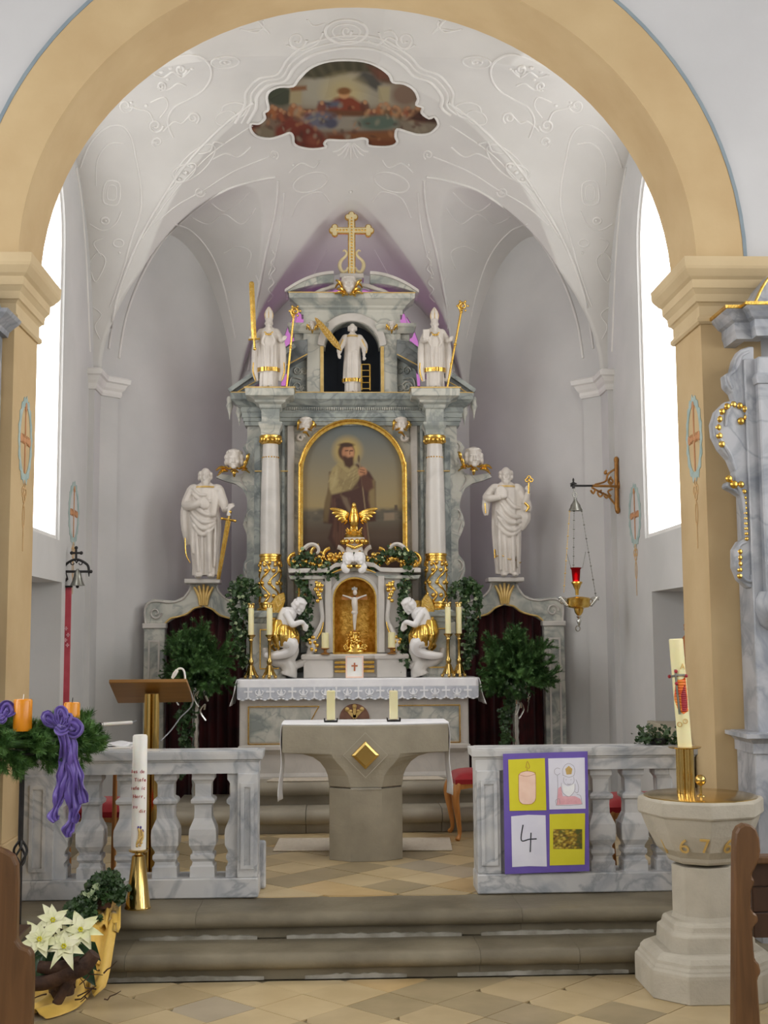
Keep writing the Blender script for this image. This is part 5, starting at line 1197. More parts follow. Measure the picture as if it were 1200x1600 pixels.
for s in (-1, 1):
    xa = X0 if s < 0 else X1; g = G(); nx = 8
    for j in range(9):
        for i in range(nx + 1):
            t = j / 8; g.V.append((xa + s * (.002 + .05 * t + .004 * math.sin(i * 1.3 + j)), 9.36 + .46 * i / nx - .0 * t, zt - t * .20))
    for j in range(8):
        for i in range(nx): g.F.append((j * (nx + 1) + i, j * (nx + 1) + i + 1, (j + 1) * (nx + 1) + i + 1, (j + 1) * (nx + 1) + i))
    o = g.build('side_drop', linen, cl, smooth=180); o.modifiers.new('t', 'SOLIDIFY').thickness = .003
ZC = zt + .001
# candlesticks
def candlestick():
    r = empty('candlestick', (0, 0, 0)); tag(r, 'x', 'candlestick', 'brass candlesticks on the high altar')
    G().lathe([(.034, .03), (.03, .045), (.022, .06), (.014, .09), (.012, .10), (.02, .115), (.022, .135), (.013, .15), (.011, .165), (.012, .20), (.012, .285), (.018, .295), (.014, .305), (.02, .315), (.028, .322), (.034, .33), (.036, .337), (.012, .34)], n=20).build('stem', brass, r, smooth=40, world=False)
    for k in range(3):
        a = k * 2 * PI / 3 - PI / 2; g = G().tube([(.012 * math.cos(a), .012 * math.sin(a), .10), (.03 * math.cos(a), .03 * math.sin(a), .055), (.05 * math.cos(a), .05 * math.sin(a), .018)], [.011, .012, .012], 8); g.ell((.052 * math.cos(a), .052 * math.sin(a), .015), .015, 10, 8); g.build('foot', brass, r, smooth=60, world=False)
    cd_ = G().lathe([(.022, .336), (.022, .56), (.018, .565)], n=18).build('candle', wax, r, smooth=40, world=False)
    g = G().lathe([(.0235, .545), (.0235, .572), (.02, .574)], n=18)
    for k in range(6): a = k * PI / 3; g.ell((.021 * math.cos(a), .021 * math.sin(a), .575), (.006, .006, .01), 6, 5)
    g.build('candle_crown', brass, cd_, smooth=60, world=False)
    return r
cs0 = candlestick()
for i, (px, Y, lb) in enumerate(((392, 9.50, 'tall brass candlestick at the far left end of the high altar'), (421, 9.46, 'tall brass candlestick in front of the left kneeling angel'), (701, 9.46, 'tall brass candlestick behind the right kneeling angel'), (718, 9.50, 'tall brass candlestick at the far right end of the high altar'))):
    o = cs0 if i == 0 else copy_tree(cs0); p = at(px, 1050, Y); o.location = (p[0], Y, ZC); relabel(o, lb)
# tabernacle
tb_ = empty('tabernacle', (0, 9.6, ZC), 'white and gold marble tabernacle with an arched golden niche', 'tabernacle')
YT = 9.56; h_ = lambda d, Y=YT: hx(d, Y); zT = lambda py, Y=YT: at(552, py, Y)[2]
cx = .008
G().box(cx - .40, cx + .40, 9.60, 9.84, ZC, zT(1024)).build('plinth', altarl, tb_, bevel=.006)
for s in (-1, 1): G().box(min(cx + s * .17, cx + s * .40), max(cx + s * .17, cx + s * .40), 9.54, 9.62, ZC, zT(1028)).build('plinth_block', altarl, tb_, bevel=.006)
G().sweep([(cx - .40, 9.84), (cx - .40, 9.54), (cx - .17, 9.54), (cx - .17, 9.59), (cx + .17, 9.59), (cx + .17, 9.54), (cx + .40, 9.54), (cx + .40, 9.84)], [(-.02, zT(1031)), (.004, zT(1031)), (.016, zT(1029)), (.02, zT(1025)), (.012, zT(1022)), (-.02, zT(1021))], side=1).build('plinth_cornice', altarl, tb_)
hw, zs2, z02 = .172, zT(936), zT(1020)
inn = arched(hw, z02, zs2, 20); inn = [(x + cx, z) for x, z in inn]; nI = len(inn); zt2 = zT(893)
out = [(cx - .36, z02)] + [(cx + max(-.36, min(.36, -.6 * math.cos(t))), min(zt2, zs2 + .7 * math.sin(t))) for t in np.linspace(0, PI, nI - 2)] + [(cx + .36, z02)]
G().ringprism(out, inn, 9.58, 9.80, 'y', closed=False).build('body', altarl, tb_)
mo = [(x * 1.0, z) for x, z in [(a + cx, b) for a, b in arched(hw + .028, z02, zs2, 20)]]
G().ringprism(mo, inn, 9.565, 9.60, 'y', closed=False).build('arch_moulding', altarl, tb_, bevel=.005)
G().ringprism(inn, [(a + cx, b) for a, b in arched(hw - .012, z02, zs2, 20)], 9.57, 9.62, 'y', closed=False).build('gilt_rim', gold, tb_, smooth=40)
g = G(); nA = 20; rows = 12      # concave golden niche
for j in range(rows + 1):
    z = z02 + (zs2 - z02) * j / rows
    for i in range(nA + 1): a = PI * i / nA; g.V.append((cx - hw * math.cos(a), 9.62 + .13 * math.sin(a), z))
for j in range(1, 9):
    ph = PI / 2 * j / 8
    for i in range(nA + 1): a = PI * i / nA; g.V.append((cx - hw * math.cos(a) * math.cos(ph), 9.62 + .13 * math.sin(a) * math.cos(ph), zs2 + hw * math.sin(ph)))
for j in range(rows + 8):
    for i in range(nA): g.F.append((j * (nA + 1) + i, j * (nA + 1) + i + 1, (j + 1) * (nA + 1) + i + 1, (j + 1) * (nA + 1) + i))
g.build('golden_niche', goldworn, tb_, smooth=180)
G().box(cx - hw, cx + hw, 9.58, 9.76, z02 - .01, z02 + .004).build('niche_floor', goldworn, tb_)
for s in (-1, 1):
    X = lambda d: cx + s * h_(d)
    p1 = G().box(min(X(36), X(46)), max(X(36), X(46)), 9.55, 9.60, z02, zT(900)).build('pilaster', altarl, tb_, bevel=.004)
    g = G(); s_tube(g, [(X(56), zT(918)), (X(52), zT(945)), (X(50), zT(968)), (X(56), zT(984)), (X(64), zT(1000)), (X(62), zT(1018))], 9.545, [.022, .018, .017, .021, .026, .02], 10); g.build('console_scroll', altarl, tb_, smooth=60)
    s_tube(G(), [(X(48), zT(972)), (X(51), zT(985)), (X(58), zT(998))], 9.528, [.004, .007, .005]).build('gilt_vein', gold, tb_, smooth=60); g = G()
    for (d, py, r) in ((56, 915, .026), (60, 921, .018), (52, 922, .02), (55, 930, .02), (57, 939, .016), (64, 996, .02), (68, 1004, .016), (58, 1008, .016), (66, 1014, .016), (60, 1016, .014), (54, 912, .016), (59, 910, .014), (50, 915, .014), (57, 926, .018), (53, 935, .016), (70, 999, .014), (62, 1003, .018)): g.ell((X(d), 9.53, zT(py)), (r, r * .7, r), 8, 6)
    tag(g.build('gilt_leafwork', gold, tb_, smooth=80), kind='stuff')
    G().box(min(X(70), X(84)), max(X(70), X(84)), 9.64, 9.80, z02, zT(893)).build('outer_pilaster', altarm, tb_, bevel=.005)
    g = G()
    for k in range(6): g.ell((X(77), 9.635, zT(905 + k * 9)), (.022, .012, .022), 8, 6)
    g.build('gilt_drop', gold, tb_, smooth=80)
cor = [(-102, 888), (-60, 888), (-40, 887), (-30, 880), (0, 875), (30, 880), (40, 887), (60, 888), (102, 888)]
pu = [(cx + h_(d), zT(py)) for d, py in cor]; pl = [(cx + h_(d), zT(py + 7)) for d, py in cor]
G().ringprism(pu, pl, 9.53, 9.84, 'y', closed=False).build('cornice', altarl, tb_, bevel=.004)
G().ringprism([(x, z - .02) for x, z in pl], [(x * .97, z - .05) for x, z in pl], 9.555, 9.82, 'y', closed=False).build('frieze', altarm, tb_, bevel=.004)
g = G(); G_ = g
rnd = random.Random(4)
for s in (-1, 1):      # gilded scrollwork on the cornice
    for (d, py, r) in ((72, 868, 15), (55, 866, 15), (38, 868, 12), (92, 876, 12), (84, 880, 8)):
        vol(G(), cx + s * h_(d), zT(py), 9.60, h_(r), .017, 1.1, PI / 2, -s, 20).build('gilt_scroll', gold, tb_, smooth=80)
for _ in range(150):
    d = rnd.uniform(-96, 96); py = 884 - rnd.random() * 24 * (1 - abs(d) / 140); r = rnd.uniform(.008, .018); g.ell((cx + h_(d), 9.57 + rnd.uniform(-.02, .03), zT(py)), (r, r, r * 1.2), 7, 5)
tag(g.build('gilt_leafage', gold, tb_, smooth=80), kind='stuff')
for s in (-1, 1):
    vol(G(), cx + s * h_(62), zT(862), 9.585, h_(16), .02, .55, PI * .1 if s > 0 else PI * .9, s, 16).build('white_scroll', white, tb_, smooth=60); vol(G(), cx + s * h_(26), zT(866), 9.60, h_(12), .02, .7, PI / 2, s, 16).build('white_scroll', white, tb_, smooth=60)
g = G(); g.lathe([(.09, zT(872)), (.075, zT(862)), (.06, zT(852)), (.075, zT(845)), (.085, zT(842)), (.08, zT(839))], (cx, 9.62, 0), 20); g.build('eagle_pedestal', white, tb_, smooth=60)
g = G()
for k in range(14): a = k * 2 * PI / 14; g.ell((cx + .095 * math.cos(a), 9.62 + .08 * math.sin(a), zT(846)), (.02, .02, .022), 8, 6)
for k in range(9): g.ell((cx + (k - 4) * .014, 9.54, zT(850 + abs(k - 4) * -1 + 6)), .014, 7, 5)
g.build('gilt_garland', gold, tb_, smooth=80)
for s in (-1, 1):
    c = at(552 + s * 9 + 1, 873, 9.50); g = G(); M = Matrix.Translation(Vector(c)) @ Matrix.Diagonal((.75, .75, .75, 1)); head(g, M, 0, beard=0, hair='full', x=0, y=0, yawx=s * .3, neck=False); el(g, (s * .03, .0, -.1), (.045, .03, .06), M, (0, s * .5, 0)); remesh(g, 'angel_head', whiteporc, tb_, .006, 2)
g = G(); p = at(553, 885, 9.49)
for s in (-1, 1): g.ell((p[0] + s * .035, 9.49, p[2]), (.03, .016, .018), 8, 6); s_tube(g, [(p[0] + s * .03, p[2] - .0), (p[0] + s * .12, p[2] - .03), (p[0] + s * .17, p[2] - .05)], 9.50, [.01, .008, .004])
g.build('gilt_wing', gold, tb_, smooth=80)
# pelican / eagle on top
eg = empty('golden_eagle', (cx, 9.62, zT(839)), 'golden eagle with spread wings crowning the tabernacle', 'eagle')
g = G(); Yb = 9.60; ex = at(553, 810, Yb)[0]; ze = lambda py: at(553, py, Yb)[2]
g.ell((ex, Yb, ze(812)), (.042, .045, .075), 14, 10); g.ell((ex, Yb - .01, ze(800)), (.03, .032, .05), 12, 8); g.ell((ex, Yb - .02, ze(790)), (.02, .026, .024), 12, 8); g.tube([(ex, Yb - .03, ze(791)), (ex + .004, Yb - .055, ze(794)), (ex + .004, Yb - .056, ze(797))], [.011, .007, .002], 6); g.ell((ex, Yb + .01, ze(824)), (.03, .03, .05), 12, 8)
for s in (-1, 1): g.tube([(ex + s * .018, Yb, ze(820)), (ex + s * .022, Yb - .02, ze(831))], [.014, .01], 6)
remesh(g, 'body', gold, eg, .006, 1)
for s in (-1, 1):
    w_ = empty('wing', (0, 0, 0)); w_.parent = eg; g = G()
    tip = [(34, 797), (37, 795), (34, 802), (29, 808), (25, 813), (20, 817), (15, 820)]
    for k, (d, py) in enumerate(tip):
        a = (ex + s * h_(8 + k * .6), Yb + .01, ze(803 + k * 2)); m = (ex + s * h_(d * .55 + 3), Yb - .005 - k * .003, ze((803 + py) / 2 - 2 + k)); e = (ex + s * h_(d), Yb - .01, ze(py)); g.tube(bezcat([a, m, e], 4), [.010, .014, .016, .017, .017, .016, .014, .011, .004], 8, flat=.45, up=(0, 1, 0))
    g.build('feathers', gold, w_, smooth=60)
g = G(); g.lathe([(.075, ze(840)), (.08, ze(837)), (.066, ze(835)), (.05, ze(831)), (.02, ze(826))], (ex, Yb, 0), 16)
rnd = random.Random(2)
for _ in range(26): a = rnd.uniform(0, 6.28); g.tube([(ex + .03 * math.cos(a), Yb + .03 * math.sin(a), ze(833)), (ex + .065 * math.cos(a), Yb + .05 * math.sin(a), ze(rnd.uniform(824, 834)))], [.012, .006], 6)
g.build('nest', gold, eg, smooth=60)
# crucifix in the niche
cf = empty('altar_crucifix', (cx, 9.62, z02), 'small standing crucifix with gilded foot in the golden niche', 'crucifix')
Yc = 9.62; zc_ = lambda py: at(554, py, Yc)[2]; xc = at(554, 950, Yc)[0]
g = G(); g.box(xc - .011, xc + .011, Yc, Yc + .014, zc_(1004), zc_(918)); g.box(xc - .10, xc + .10, Yc, Yc + .014, zc_(937), zc_(931)); g.build('cross', woodl, cf)
g = G(); I = Matrix.Identity(4)
tb(g, [(xc, Yc - .012, zc_(934)), (xc, Yc - .022, zc_(943)), (xc + .004, Yc - .018, zc_(955)), (xc, Yc - .016, zc_(968)), (xc, Yc - .012, zc_(985))], [.022, .025, .021, .016, .008], I)
for s in (-1, 1): tb(g, [(xc + s * .014, Yc - .014, zc_(936)), (xc + s * .05, Yc - .014, zc_(933)), (xc + s * .095, Yc - .01, zc_(930))], [.010, .008, .007], I)
g.ell((xc + .004, Yc - .022, zc_(926)), (.018, .02, .023), 12, 8); g.ell((xc, Yc - .02, zc_(957)), (.028, .02, .018), 12, 8)
remesh(g, 'corpus', white, cf, .004, 2)
g = G(); g.ell((xc, Yc, zc_(920)), (.012, .006, .02), 8, 6); g.box(xc - .022, xc + .022, Yc - .008, Yc - .002, zc_(922), zc_(918)); g.build('silver_tablet', silver, cf)
g = G(); g.lathe([(.085, zc_(1019)), (.085, zc_(1017)), (.06, zc_(1010)), (.035, zc_(1000)), (.03, zc_(992)), (.034, zc_(988))], (xc, Yc, 0), 16, sy=.7); rnd = random.Random(8)
for _ in range(46): t = rnd.random(); a = rnd.uniform(PI, 2 * PI); r = .085 - .05 * t; g.ell((xc + r * math.cos(a), Yc + r * .7 * math.sin(a), zc_(1016 - 28 * t)), rnd.uniform(.008, .015), 7, 5)
for s in (-1, 1): vol(g, xc + s * .07, zc_(1011), Yc - .05, .022, .009, 1.2, 0, s, 16)
g.build('gilt_foot', gold, cf, smooth=80)
# stiff card with a cross leaning on the plinth, golden bars behind
cdp = empty('altar_card', (cx, 9.5, ZC), 'cream square card with a small cross leaning below the niche', 'card')
c0, c1 = at(540, 1050, 9.515)[0], at(568, 1050, 9.515)[0]; zc0, zc1 = ZC + .001, zT(1025, 9.515)
G().box(c0, c1, 9.51, 9.52, zc0, zc1).build('card', waxwhite, cdp)
G().ringprism([(c0, zc0), (c1, zc0), (c1, zc1), (c0, zc1)], [(c0 + .01, zc0 + .01), (c1 - .01, zc0 + .01), (c1 - .01, zc1 - .01), (c0 + .01, zc1 - .01)], 9.506, 9.512, 'y').build('pink_border', peach, cdp)
m_ = (c0 + c1) / 2; zm = (zc0 + zc1) / 2; G().box(m_ - .006, m_ + .006, 9.507, 9.511, zm - .032, zm + .032).box(m_ - .024, m_ + .024, 9.5075, 9.5115, zm + .002, zm + .014).build('cross', inkb, cdp)
g = G()
for z in (.3, .5, .7):
    zq = zc0 + (zc1 - zc0) * z
    for s in (-1, 1): x = m_ + s * .11; G().tube([(x - .045, 9.575, zq), (x + .045, 9.575, zq)], [.011, .013], 8).build('gilt_bar', gold, tb_, smooth=60)
# small candles
for px, lb in ((508, 'short cream candle on the left of the golden niche'), (612, 'short cream candle on the right of the golden niche')):
    p = at(px, 1000, 9.53); r = empty('pillar_candle', (p[0], 9.53, zT(1022)), lb, 'candle', 'short candles beside the tabernacle niche'); zb_ = zT(1013, 9.53)
    G().lathe([(.028, zb_), (.028, zb_ + .118), (.024, zb_ + .122)], (p[0], 9.53, 0), 20).build('wax', wax, r, smooth=40)
    g = G().lathe([(.036, zT(1022)), (.036, zT(1021)), (.012, zT(1019)), (.012, zT(1015)), (.036, zb_), (.034, zb_ + .004)], (p[0], 9.53, 0), 16); g.build('holder', bracketm, r, smooth=40)
# kneeling angels on scroll consoles
def angel(s):
    k = lambda px, py, Y: (at(px, py, Y) if s < 0 else at(1104 + 2 - px, py, Y))
    lab = ('left', 'leaning right towards the tabernacle') if s < 0 else ('right', 'leaning left towards the tabernacle')
    Yo = 9.53; base = k(450, 1040, Yo)
    root = empty('kneeling_angel', (base[0], Yo, ZC), 'white kneeling angel with golden wings and skirt %s' % lab[1], 'angel', 'kneeling angels beside the tabernacle')
    I = Matrix.Identity(4); g = G(); Q = lambda px, py, dy=0: k(px, py, Yo + dy)
    # scroll console
    c = G(); s_tube(c, [(Q(414, 1012)[0], Q(414, 1012)[2]), (Q(418, 1028)[0], Q(418, 1028)[2]), (Q(436, 1036)[0], Q(436, 1036)[2]), (Q(454, 1030)[0], Q(454, 1030)[2]), (Q(462, 1016)[0], Q(462, 1016)[2]), (Q(456, 1010)[0], Q(456, 1010)[2]), (Q(452, 1016)[0], Q(452, 1016)[2])], Yo + .02, [.022, .03, .036, .034, .028, .022, .016], 10)
    tb(c, [Q(446, 1034, .03), Q(452, 1046, .03), Q(450, 1056, .03)], [.055, .06, .075], I); tb(c, [Q(462, 1040, .04), Q(480, 1030, .04), Q(486, 1012, .04), Q(478, 1004, .04)], [.03, .036, .03, .016], I)
    remesh(c, 'console', altarl, root, .008, 3)
    # body
    tb(g, [Q(446, 982), Q(446, 966), Q(452, 954)], [.072, .066, .06], I); el(g, tuple(Q(450, 960)), (.07, .06, .06), I)
    tb(g, [Q(455, 956), Q(463, 951, -.01)], [.03, .028], I)
    hc = Q(468, 947, -.02); hM = Matrix.Translation(Vector(hc)) @ Matrix.Rotation(-s * .9, 4, 'Z') @ Matrix.Rotation(.75, 4, 'X'); head(g, hM, 0, beard=0, hair='full', x=0, y=0, neck=False, sc=.85)
    for dy in (-.06, .03): tb(g, [Q(447, 957, dy), Q(455, 972, dy - .03), Q(458, 976, dy - .03), Q(470, 972, -.06 + dy * .3), Q(474, 974, -.05)], [.03, .026, .025, .02, .017], I)
    el(g, tuple(Q(475, 976, -.04)), (.02, .02, .03), I, (0, s * .4, 0)); hand(g, tuple(Q(475, 977, -.05)), (-s * .3, 0, -1), I, .3)
    for dy in (-.05, .04): tb(g, [Q(440, 1000, dy), Q(456, 1006, dy - .02), Q(452, 1018, dy), Q(430, 1024, dy + .02), Q(414, 1024, dy + .04)], [.06, .052, .042, .034, .022], I)
    remesh(g, 'figure', whiteporc, root, .0055, 2)
    g = G(); rnd = random.Random(5)
    tb(g, [Q(437, 968, .0), Q(437, 985, .0), Q(442, 1003, -.02)], [.06, .09, .085], I); tb(g, [Q(447, 985, -.04), Q(456, 1000, -.05)], [.05, .06], I)
    for i in range(11): x = 428 + i * 3.2; dd = -.105 + .003 * (i - 5) ** 2; tb(g, [Q(x, 976 + abs(i - 5), dd + .03), Q(x + rnd.uniform(-4, 4), 992, dd), Q(x + rnd.uniform(-3, 6), 1010 + rnd.uniform(-6, 5), dd + .01)], [.012, .022, .012], I)
    remesh(g, 'gilt_skirt', gold, root, .006, 0)
    for j, (tip, root_) in enumerate((((444, 926), (424, 970)), ((428, 950), (436, 972))) if s < 0 else (((440, 928), (432, 972)), ((412, 950), (434, 966)), ((458, 938), (440, 962)))):
        a, b_ = Q(*root_, .03 + .04 * j), Q(*tip, .04 + .06 * j); d = b_ - a; nrm = np.array((-d[2], 0, d[0])); nrm /= np.linalg.norm(nrm); O = [(0, .02), (.2, .05), (.5, .065), (.8, .05), (1, .006)]
        pts = [a + d * t + nrm * w_ for t, w_ in O] + [a + d * t - nrm * w_ * .7 for t, w_ in reversed(O)]
        wn = G().prism([(q[0], q[2]) for q in pts], a[1], a[1] + .016, 'y').build('gilt_wing', gold, root, bevel=.006)
        g = G()
        for t in (.25, .45, .65, .85): q0 = a + d * (t - .15); q1 = a + d * t + nrm * .03; q2 = a + d * t - nrm * .02; g.tube([(q0[0], a[1], q0[2]), (q1[0], a[1], q1[2])], [.005, .003], 5); g.tube([(q0[0], a[1], q0[2]), (q2[0], a[1], q2[2])], [.005, .003], 5)
        g.build('feather_ribs', goldflat, wn)
angel(-1); angel(1)
# ivy garland on the tabernacle
def garland(name, label, paths, n, size, seed, jit, Y, mat, group=None, cat='garland', light=0):
    rnd = random.Random(seed); g = G(); cen = []; st = G()
    for pts, w_ in paths:
        P = bezcat([at(px, py, Y + (q[0] if q else 0)) for px, py, *q in pts], 10); st.tube(P, .004, 5)
        for p in P:
            for _ in range(max(1, int(n * w_))): cen.append(p)
    base = min((c for c in cen), key=lambda c: c[2]); root = empty(name, tuple(base), label, cat, group)
    k = int(len(cen) * (1 - light)); rnd.shuffle(cen)
    leaf_cloud(g, cen[:k], size, rnd, 1, jit).build('leaves', mat, root, recalc=False)
    if light: leaf_cloud(G(), cen[k:], size, rnd, 1, jit, (0, -1, .6)).build('pale_leaves', ivyl, root, recalc=False)
    st.build('stem', twig, root)
    return root
garland('ivy_garland', 'green ivy garland draped over the top and sides of the tabernacle', [([(462, 880), (470, 905), (480, 935), (478, 970), (484, 1000)], 1.3), ([(460, 878), (478, 868), (500, 880), (520, 895), (540, 876), (556, 868)], .6), ([(556, 868), (580, 882), (600, 868), (622, 862), (640, 872)], .7), ([(640, 868), (636, 900), (628, 940), (632, 980), (626, 1010), (634, 1040)], 1.2), ([(470, 885), (500, 893), (525, 897)], 1.0)], 6, .036, 1, .022, 9.56, ivy, light=.12)
# trailing ivy pots at either side of the altar
for s, px, lb in ((-1, 376, 'trailing ivy plant hanging at the left end of the high altar'), (1, 733, 'trailing ivy plant hanging at the right end of the high altar')):
    d = 1 if s < 0 else -1
    garland('trailing_ivy', lb, [([(px - 10 * d, 922), (px, 910), (px + 14 * d, 915), (px + 28 * d, 928)], 1.3), ([(px - 12 * d, 918), (px - 12 * d, 950), (px - 4 * d, 990), (px - 2 * d, 1020)], 1.4), ([(px, 912), (px + 6 * d, 950), (px + 2 * d, 1000), (px + 4 * d, 1040)], 1.4), ([(px + 5 * d, 918), (px + 8 * d, 940)], 1.4)], 5, .034, 20 + s, .02, 9.62, ivy, 'trailing ivy beside the altar', 'ivy', .1)
# ================================================================== SANCTUARY
# carpets
def rug(pxs, z, lb):
    P = [fl(px, py, z) for px, py in pxs]; o = G().prism([(p[0], p[1]) for p in P], z + .0015, z + .012, 'z').build('carpet', carpet, bevel=.004)
    return tag(o, lb, 'carpet')
rug([(426, 1331), (707, 1330), (703, 1311), (436, 1312)], ZS, 'cream carpet on the floor around the stone table altar')
P = [(-.66, 9.22), (.67, 9.22), (.64, 9.41), (-.62, 9.41)]
tag(G().prism(P, .606, .616, 'z').build('carpet', carpet, bevel=.004), 'cream carpet strip on the top step of the high altar', 'carpet')
# free-standing stone altar
mx, YM = .045, 7.78
ms = empty('stone_altar', (mx, 8.0, ZS), 'sandstone table altar with a golden diamond on its front', 'altar')
zm = lambda py, Y=YM: at(572, py, Y)[2]
def loft(levels):
    g = G(); n = 8
    for z, fx, sx, yf, ys in levels:
        yb = 2 * 8.05 - yf; yt = 2 * 8.05 - ys
        g.V += [(mx - fx, yf, z), (mx + fx, yf, z), (mx + sx, ys, z), (mx + sx, yt, z), (mx + fx, yb, z), (mx - fx, yb, z), (mx - sx, yt, z), (mx - sx, ys, z)]
    for j in range(len(levels) - 1):
        for i in range(n): g.F.append((j * n + i, j * n + (i + 1) % n, (j + 1) * n + (i + 1) % n, (j + 1) * n + i))
    g.F += [tuple(range(n - 1, -1, -1)), tuple(range((len(levels) - 1) * n, len(levels) * n))]
    return g
zc = zm(1232)
loft([(ZS, .10, .232, 7.79, 7.88), (zc - .004, .10, .232, 7.79, 7.88)]).build('pedestal', sand, ms, bevel=.003)
loft([(zc - .006, .095, .226, 7.796, 7.886), (zc + .006, .095, .226, 7.796, 7.886)]).build('joint_ring', oldsilver, ms)
loft([(zc - .010, .096, .10, 7.784, 7.80), (zc + .004, .096, .10, 7.784, 7.80)]).build('metal_strip', silver, ms)
ztab = zm(1134)
loft([(zc + .005, .10, .232, 7.79, 7.88), (zm(1213), .115, .242, 7.785, 7.875), (zm(1203), .14, .258, 7.78, 7.87), (zm(1192), .18, .29, 7.77, 7.865), (zm(1184), .205, .335, 7.762, 7.862), (zm(1179), .213, .40, 7.76, 7.86), (zm(1177), .214, .53, 7.76, 7.86), (ztab, .214, .53, 7.76, 7.86)]).build('table', sand, ms, bevel=.003)
dc = at(571, 1180, 7.757); D = lambda r: [(dc[0], dc[2] - r), (dc[0] + r, dc[2]), (dc[0], dc[2] + r), (dc[0] - r, dc[2])]
G().ringprism(D(.142), D(.137), 7.756, 7.764, 'y').build('incised_diamond', fontst, ms)
dg = G(); a, b_ = D(.088), D(.07); dg.ringprism(a, b_, 7.752, 7.762, 'y'); dg.V += [(p[0], 7.745, p[1]) for p in D(.066)]; o_ = len(dg.V) - 4; dg.F.append((o_, o_ + 1, o_ + 2, o_ + 3))
o1 = len(dg.V); dg.V += [(p[0], 7.752, p[1]) for p in D(.084)]
for i in range(4): j = (i + 1) % 4; dg.F.append((o1 + i, o1 + j, o_ + j, o_ + i))
dg.build('golden_diamond', brass, ms)
rn = empty('altar_runner', (mx, 8.0, ztab), 'narrow white cloth over the stone altar hanging at both ends', 'cloth')
P = [(mx - .533, 7.90), (mx - .533, 7.87), (mx - .2, 7.80), (mx - .1, 7.785), (mx + .2, 7.79), (mx + .535, 7.865), (mx + .535, 8.22), (mx - .533, 8.22)]
G().prism(P, ztab + .001, ztab + .012, 'z').build('cloth_top', linen, rn, bevel=.003)
for s, z1 in ((-1, at(440, 1256, 7.9)[2]), (1, at(698, 1246, 7.9)[2])):
    g = G(); ny, nz = 16, 14
    for j in range(nz + 1):
        t = j / nz
        for i in range(ny + 1): u = i / ny; g.V.append((mx + s * (.536 + .012 * math.sin(u * 7 + 1) * t + .012 * t + .006 * math.sin(t * 9)), 7.90 + .28 * u + .02 * t, ztab + .011 + (z1 - ztab) * t))
    for j in range(nz):
        for i in range(ny): g.F.append((j * (ny + 1) + i, j * (ny + 1) + i + 1, (j + 1) * (ny + 1) + i + 1, (j + 1) * (ny + 1) + i))
    o = g.build('hanging_end', linen, rn, smooth=180); o.modifiers.new('t', 'SOLIDIFY').thickness = .006
for px, lb in ((517, 'square cream candle in black holder on the left of the stone altar'), (615, 'square cream candle in black holder on the right of the stone altar')):
    p = at(px, 1110, 7.98); zb_ = ztab + .013; r = empty('altar_candle', (p[0], 7.98, zb_), lb, 'candle', 'square candles on the stone altar')
    zt_ = at(px, 1079, 7.98)[2]
    G().box(p[0] - .027, p[0] + .027, 7.953, 8.007, zb_ + .012, zt_).build('wax', wax, r, bevel=.006, seg=2)
    g = G(); g.box(p[0] - .043, p[0] + .043, 7.94, 8.02, zb_, zb_ + .008)
    for sx in (-1, 1):
        for sy in (-1, 1): g.tube([(p[0] + sx * .04, 7.98 + sy * .034, zb_ + .004), (p[0] + sx * .042, 7.98 + sy * .036, zb_ + .022)], [.004, .004], 6)
    g.build('holder', iron, r); G().tube([(p[0], 7.98, zt_), (p[0] + .002, 7.98, zt_ + .012)], .0015, 5).build('wick', black, r)
# ---- communion rails
YR = 6.88; zr = lambda py: at(320, py, 6.79)[2]
def bal_prof(): return [(.066, 1209), (.066, 1219), (.056, 1222), (.049, 1226), (.048, 1246), (.066, 1249), (.071, 1252), (.069, 1256), (.052, 1259), (.050, 1266), (.052, 1280), (.068, 1290), (.078, 1297), (.08, 1306), (.078, 1322), (.06, 1331), (.058, 1335), (.07, 1337), (.071, 1343), (.058, 1348), (.062, 1353), (.072, 1356), (.073, 1374)]
def rail(name, xa, xb, cents, half, posts, lb):
    root = empty(name, ((xa + xb) / 2, YR, ZS), lb, 'balustrade')
    zt, zu = zr(1174), zr(1209); zbse = zr(1372)
    G().box(xa, xb, YR - .11, YR + .11, ZS, zbse).build('plinth', marble, root, bevel=.006)
    G().sweep([(xa, YR + .09), (xa, YR - .09), (xb, YR - .09), (xb, YR + .09)], [(-.05, zu), (.0, zu), (.0, zu + .06), (.006, zu + .066), (.006, zu + .07), (.02, zu + .078), (.024, zt - .012), (.024, zt), (-.05, zt)], side=1).build('handrail', marble, root)
    G().box(xa + .01, xb - .01, YR - .08, YR + .08, zu, zt + .003).build('handrail_core', marble, root)
    me = None; prof = [(r * .92, zr(py)) for r, py in bal_prof()]; zmid = 0
    for c in cents:
        if me is None: o = G().lathe([(r, z) for r, z in prof][::-1], (0, 0, 0), 4, PI / 4, True).build('baluster', marble, root, world=False); me = o.data
        else: o = bpy.data.objects.new('baluster', me); COL.objects.link(o); o.parent = root
        o.location = Vector((c, YR, 0)) - root.location
    for x0, x1, pin in posts:
        pz = G().box(x0, x1, YR - .10, YR + .10, zbse, zu).build('end_post', marble, root, bevel=.004)
        G().ringprism([(x0 + pin, zr(1358)), (x1 - pin, zr(1358)), (x1 - pin, zr(1224)), (x0 + pin, zr(1224))], [(x0 + pin + .018, zr(1352)), (x1 - pin - .018, zr(1352)), (x1 - pin - .018, zr(1230)), (x0 + pin + .018, zr(1230))], YR - .112, YR - .098, 'y').build('panel_moulding', marble, pz)
    for x, sg in half:     # half balusters against the posts
        G().prism([(x, prof[0][1])] + [(x + sg * r, z) for r, z in prof] + [(x, prof[-1][1])], YR - .07, YR + .07, 'y').build('half_baluster', marble, root)
    return root
xg = at(404, 1250, 6.78)[0]; xl = -1.845
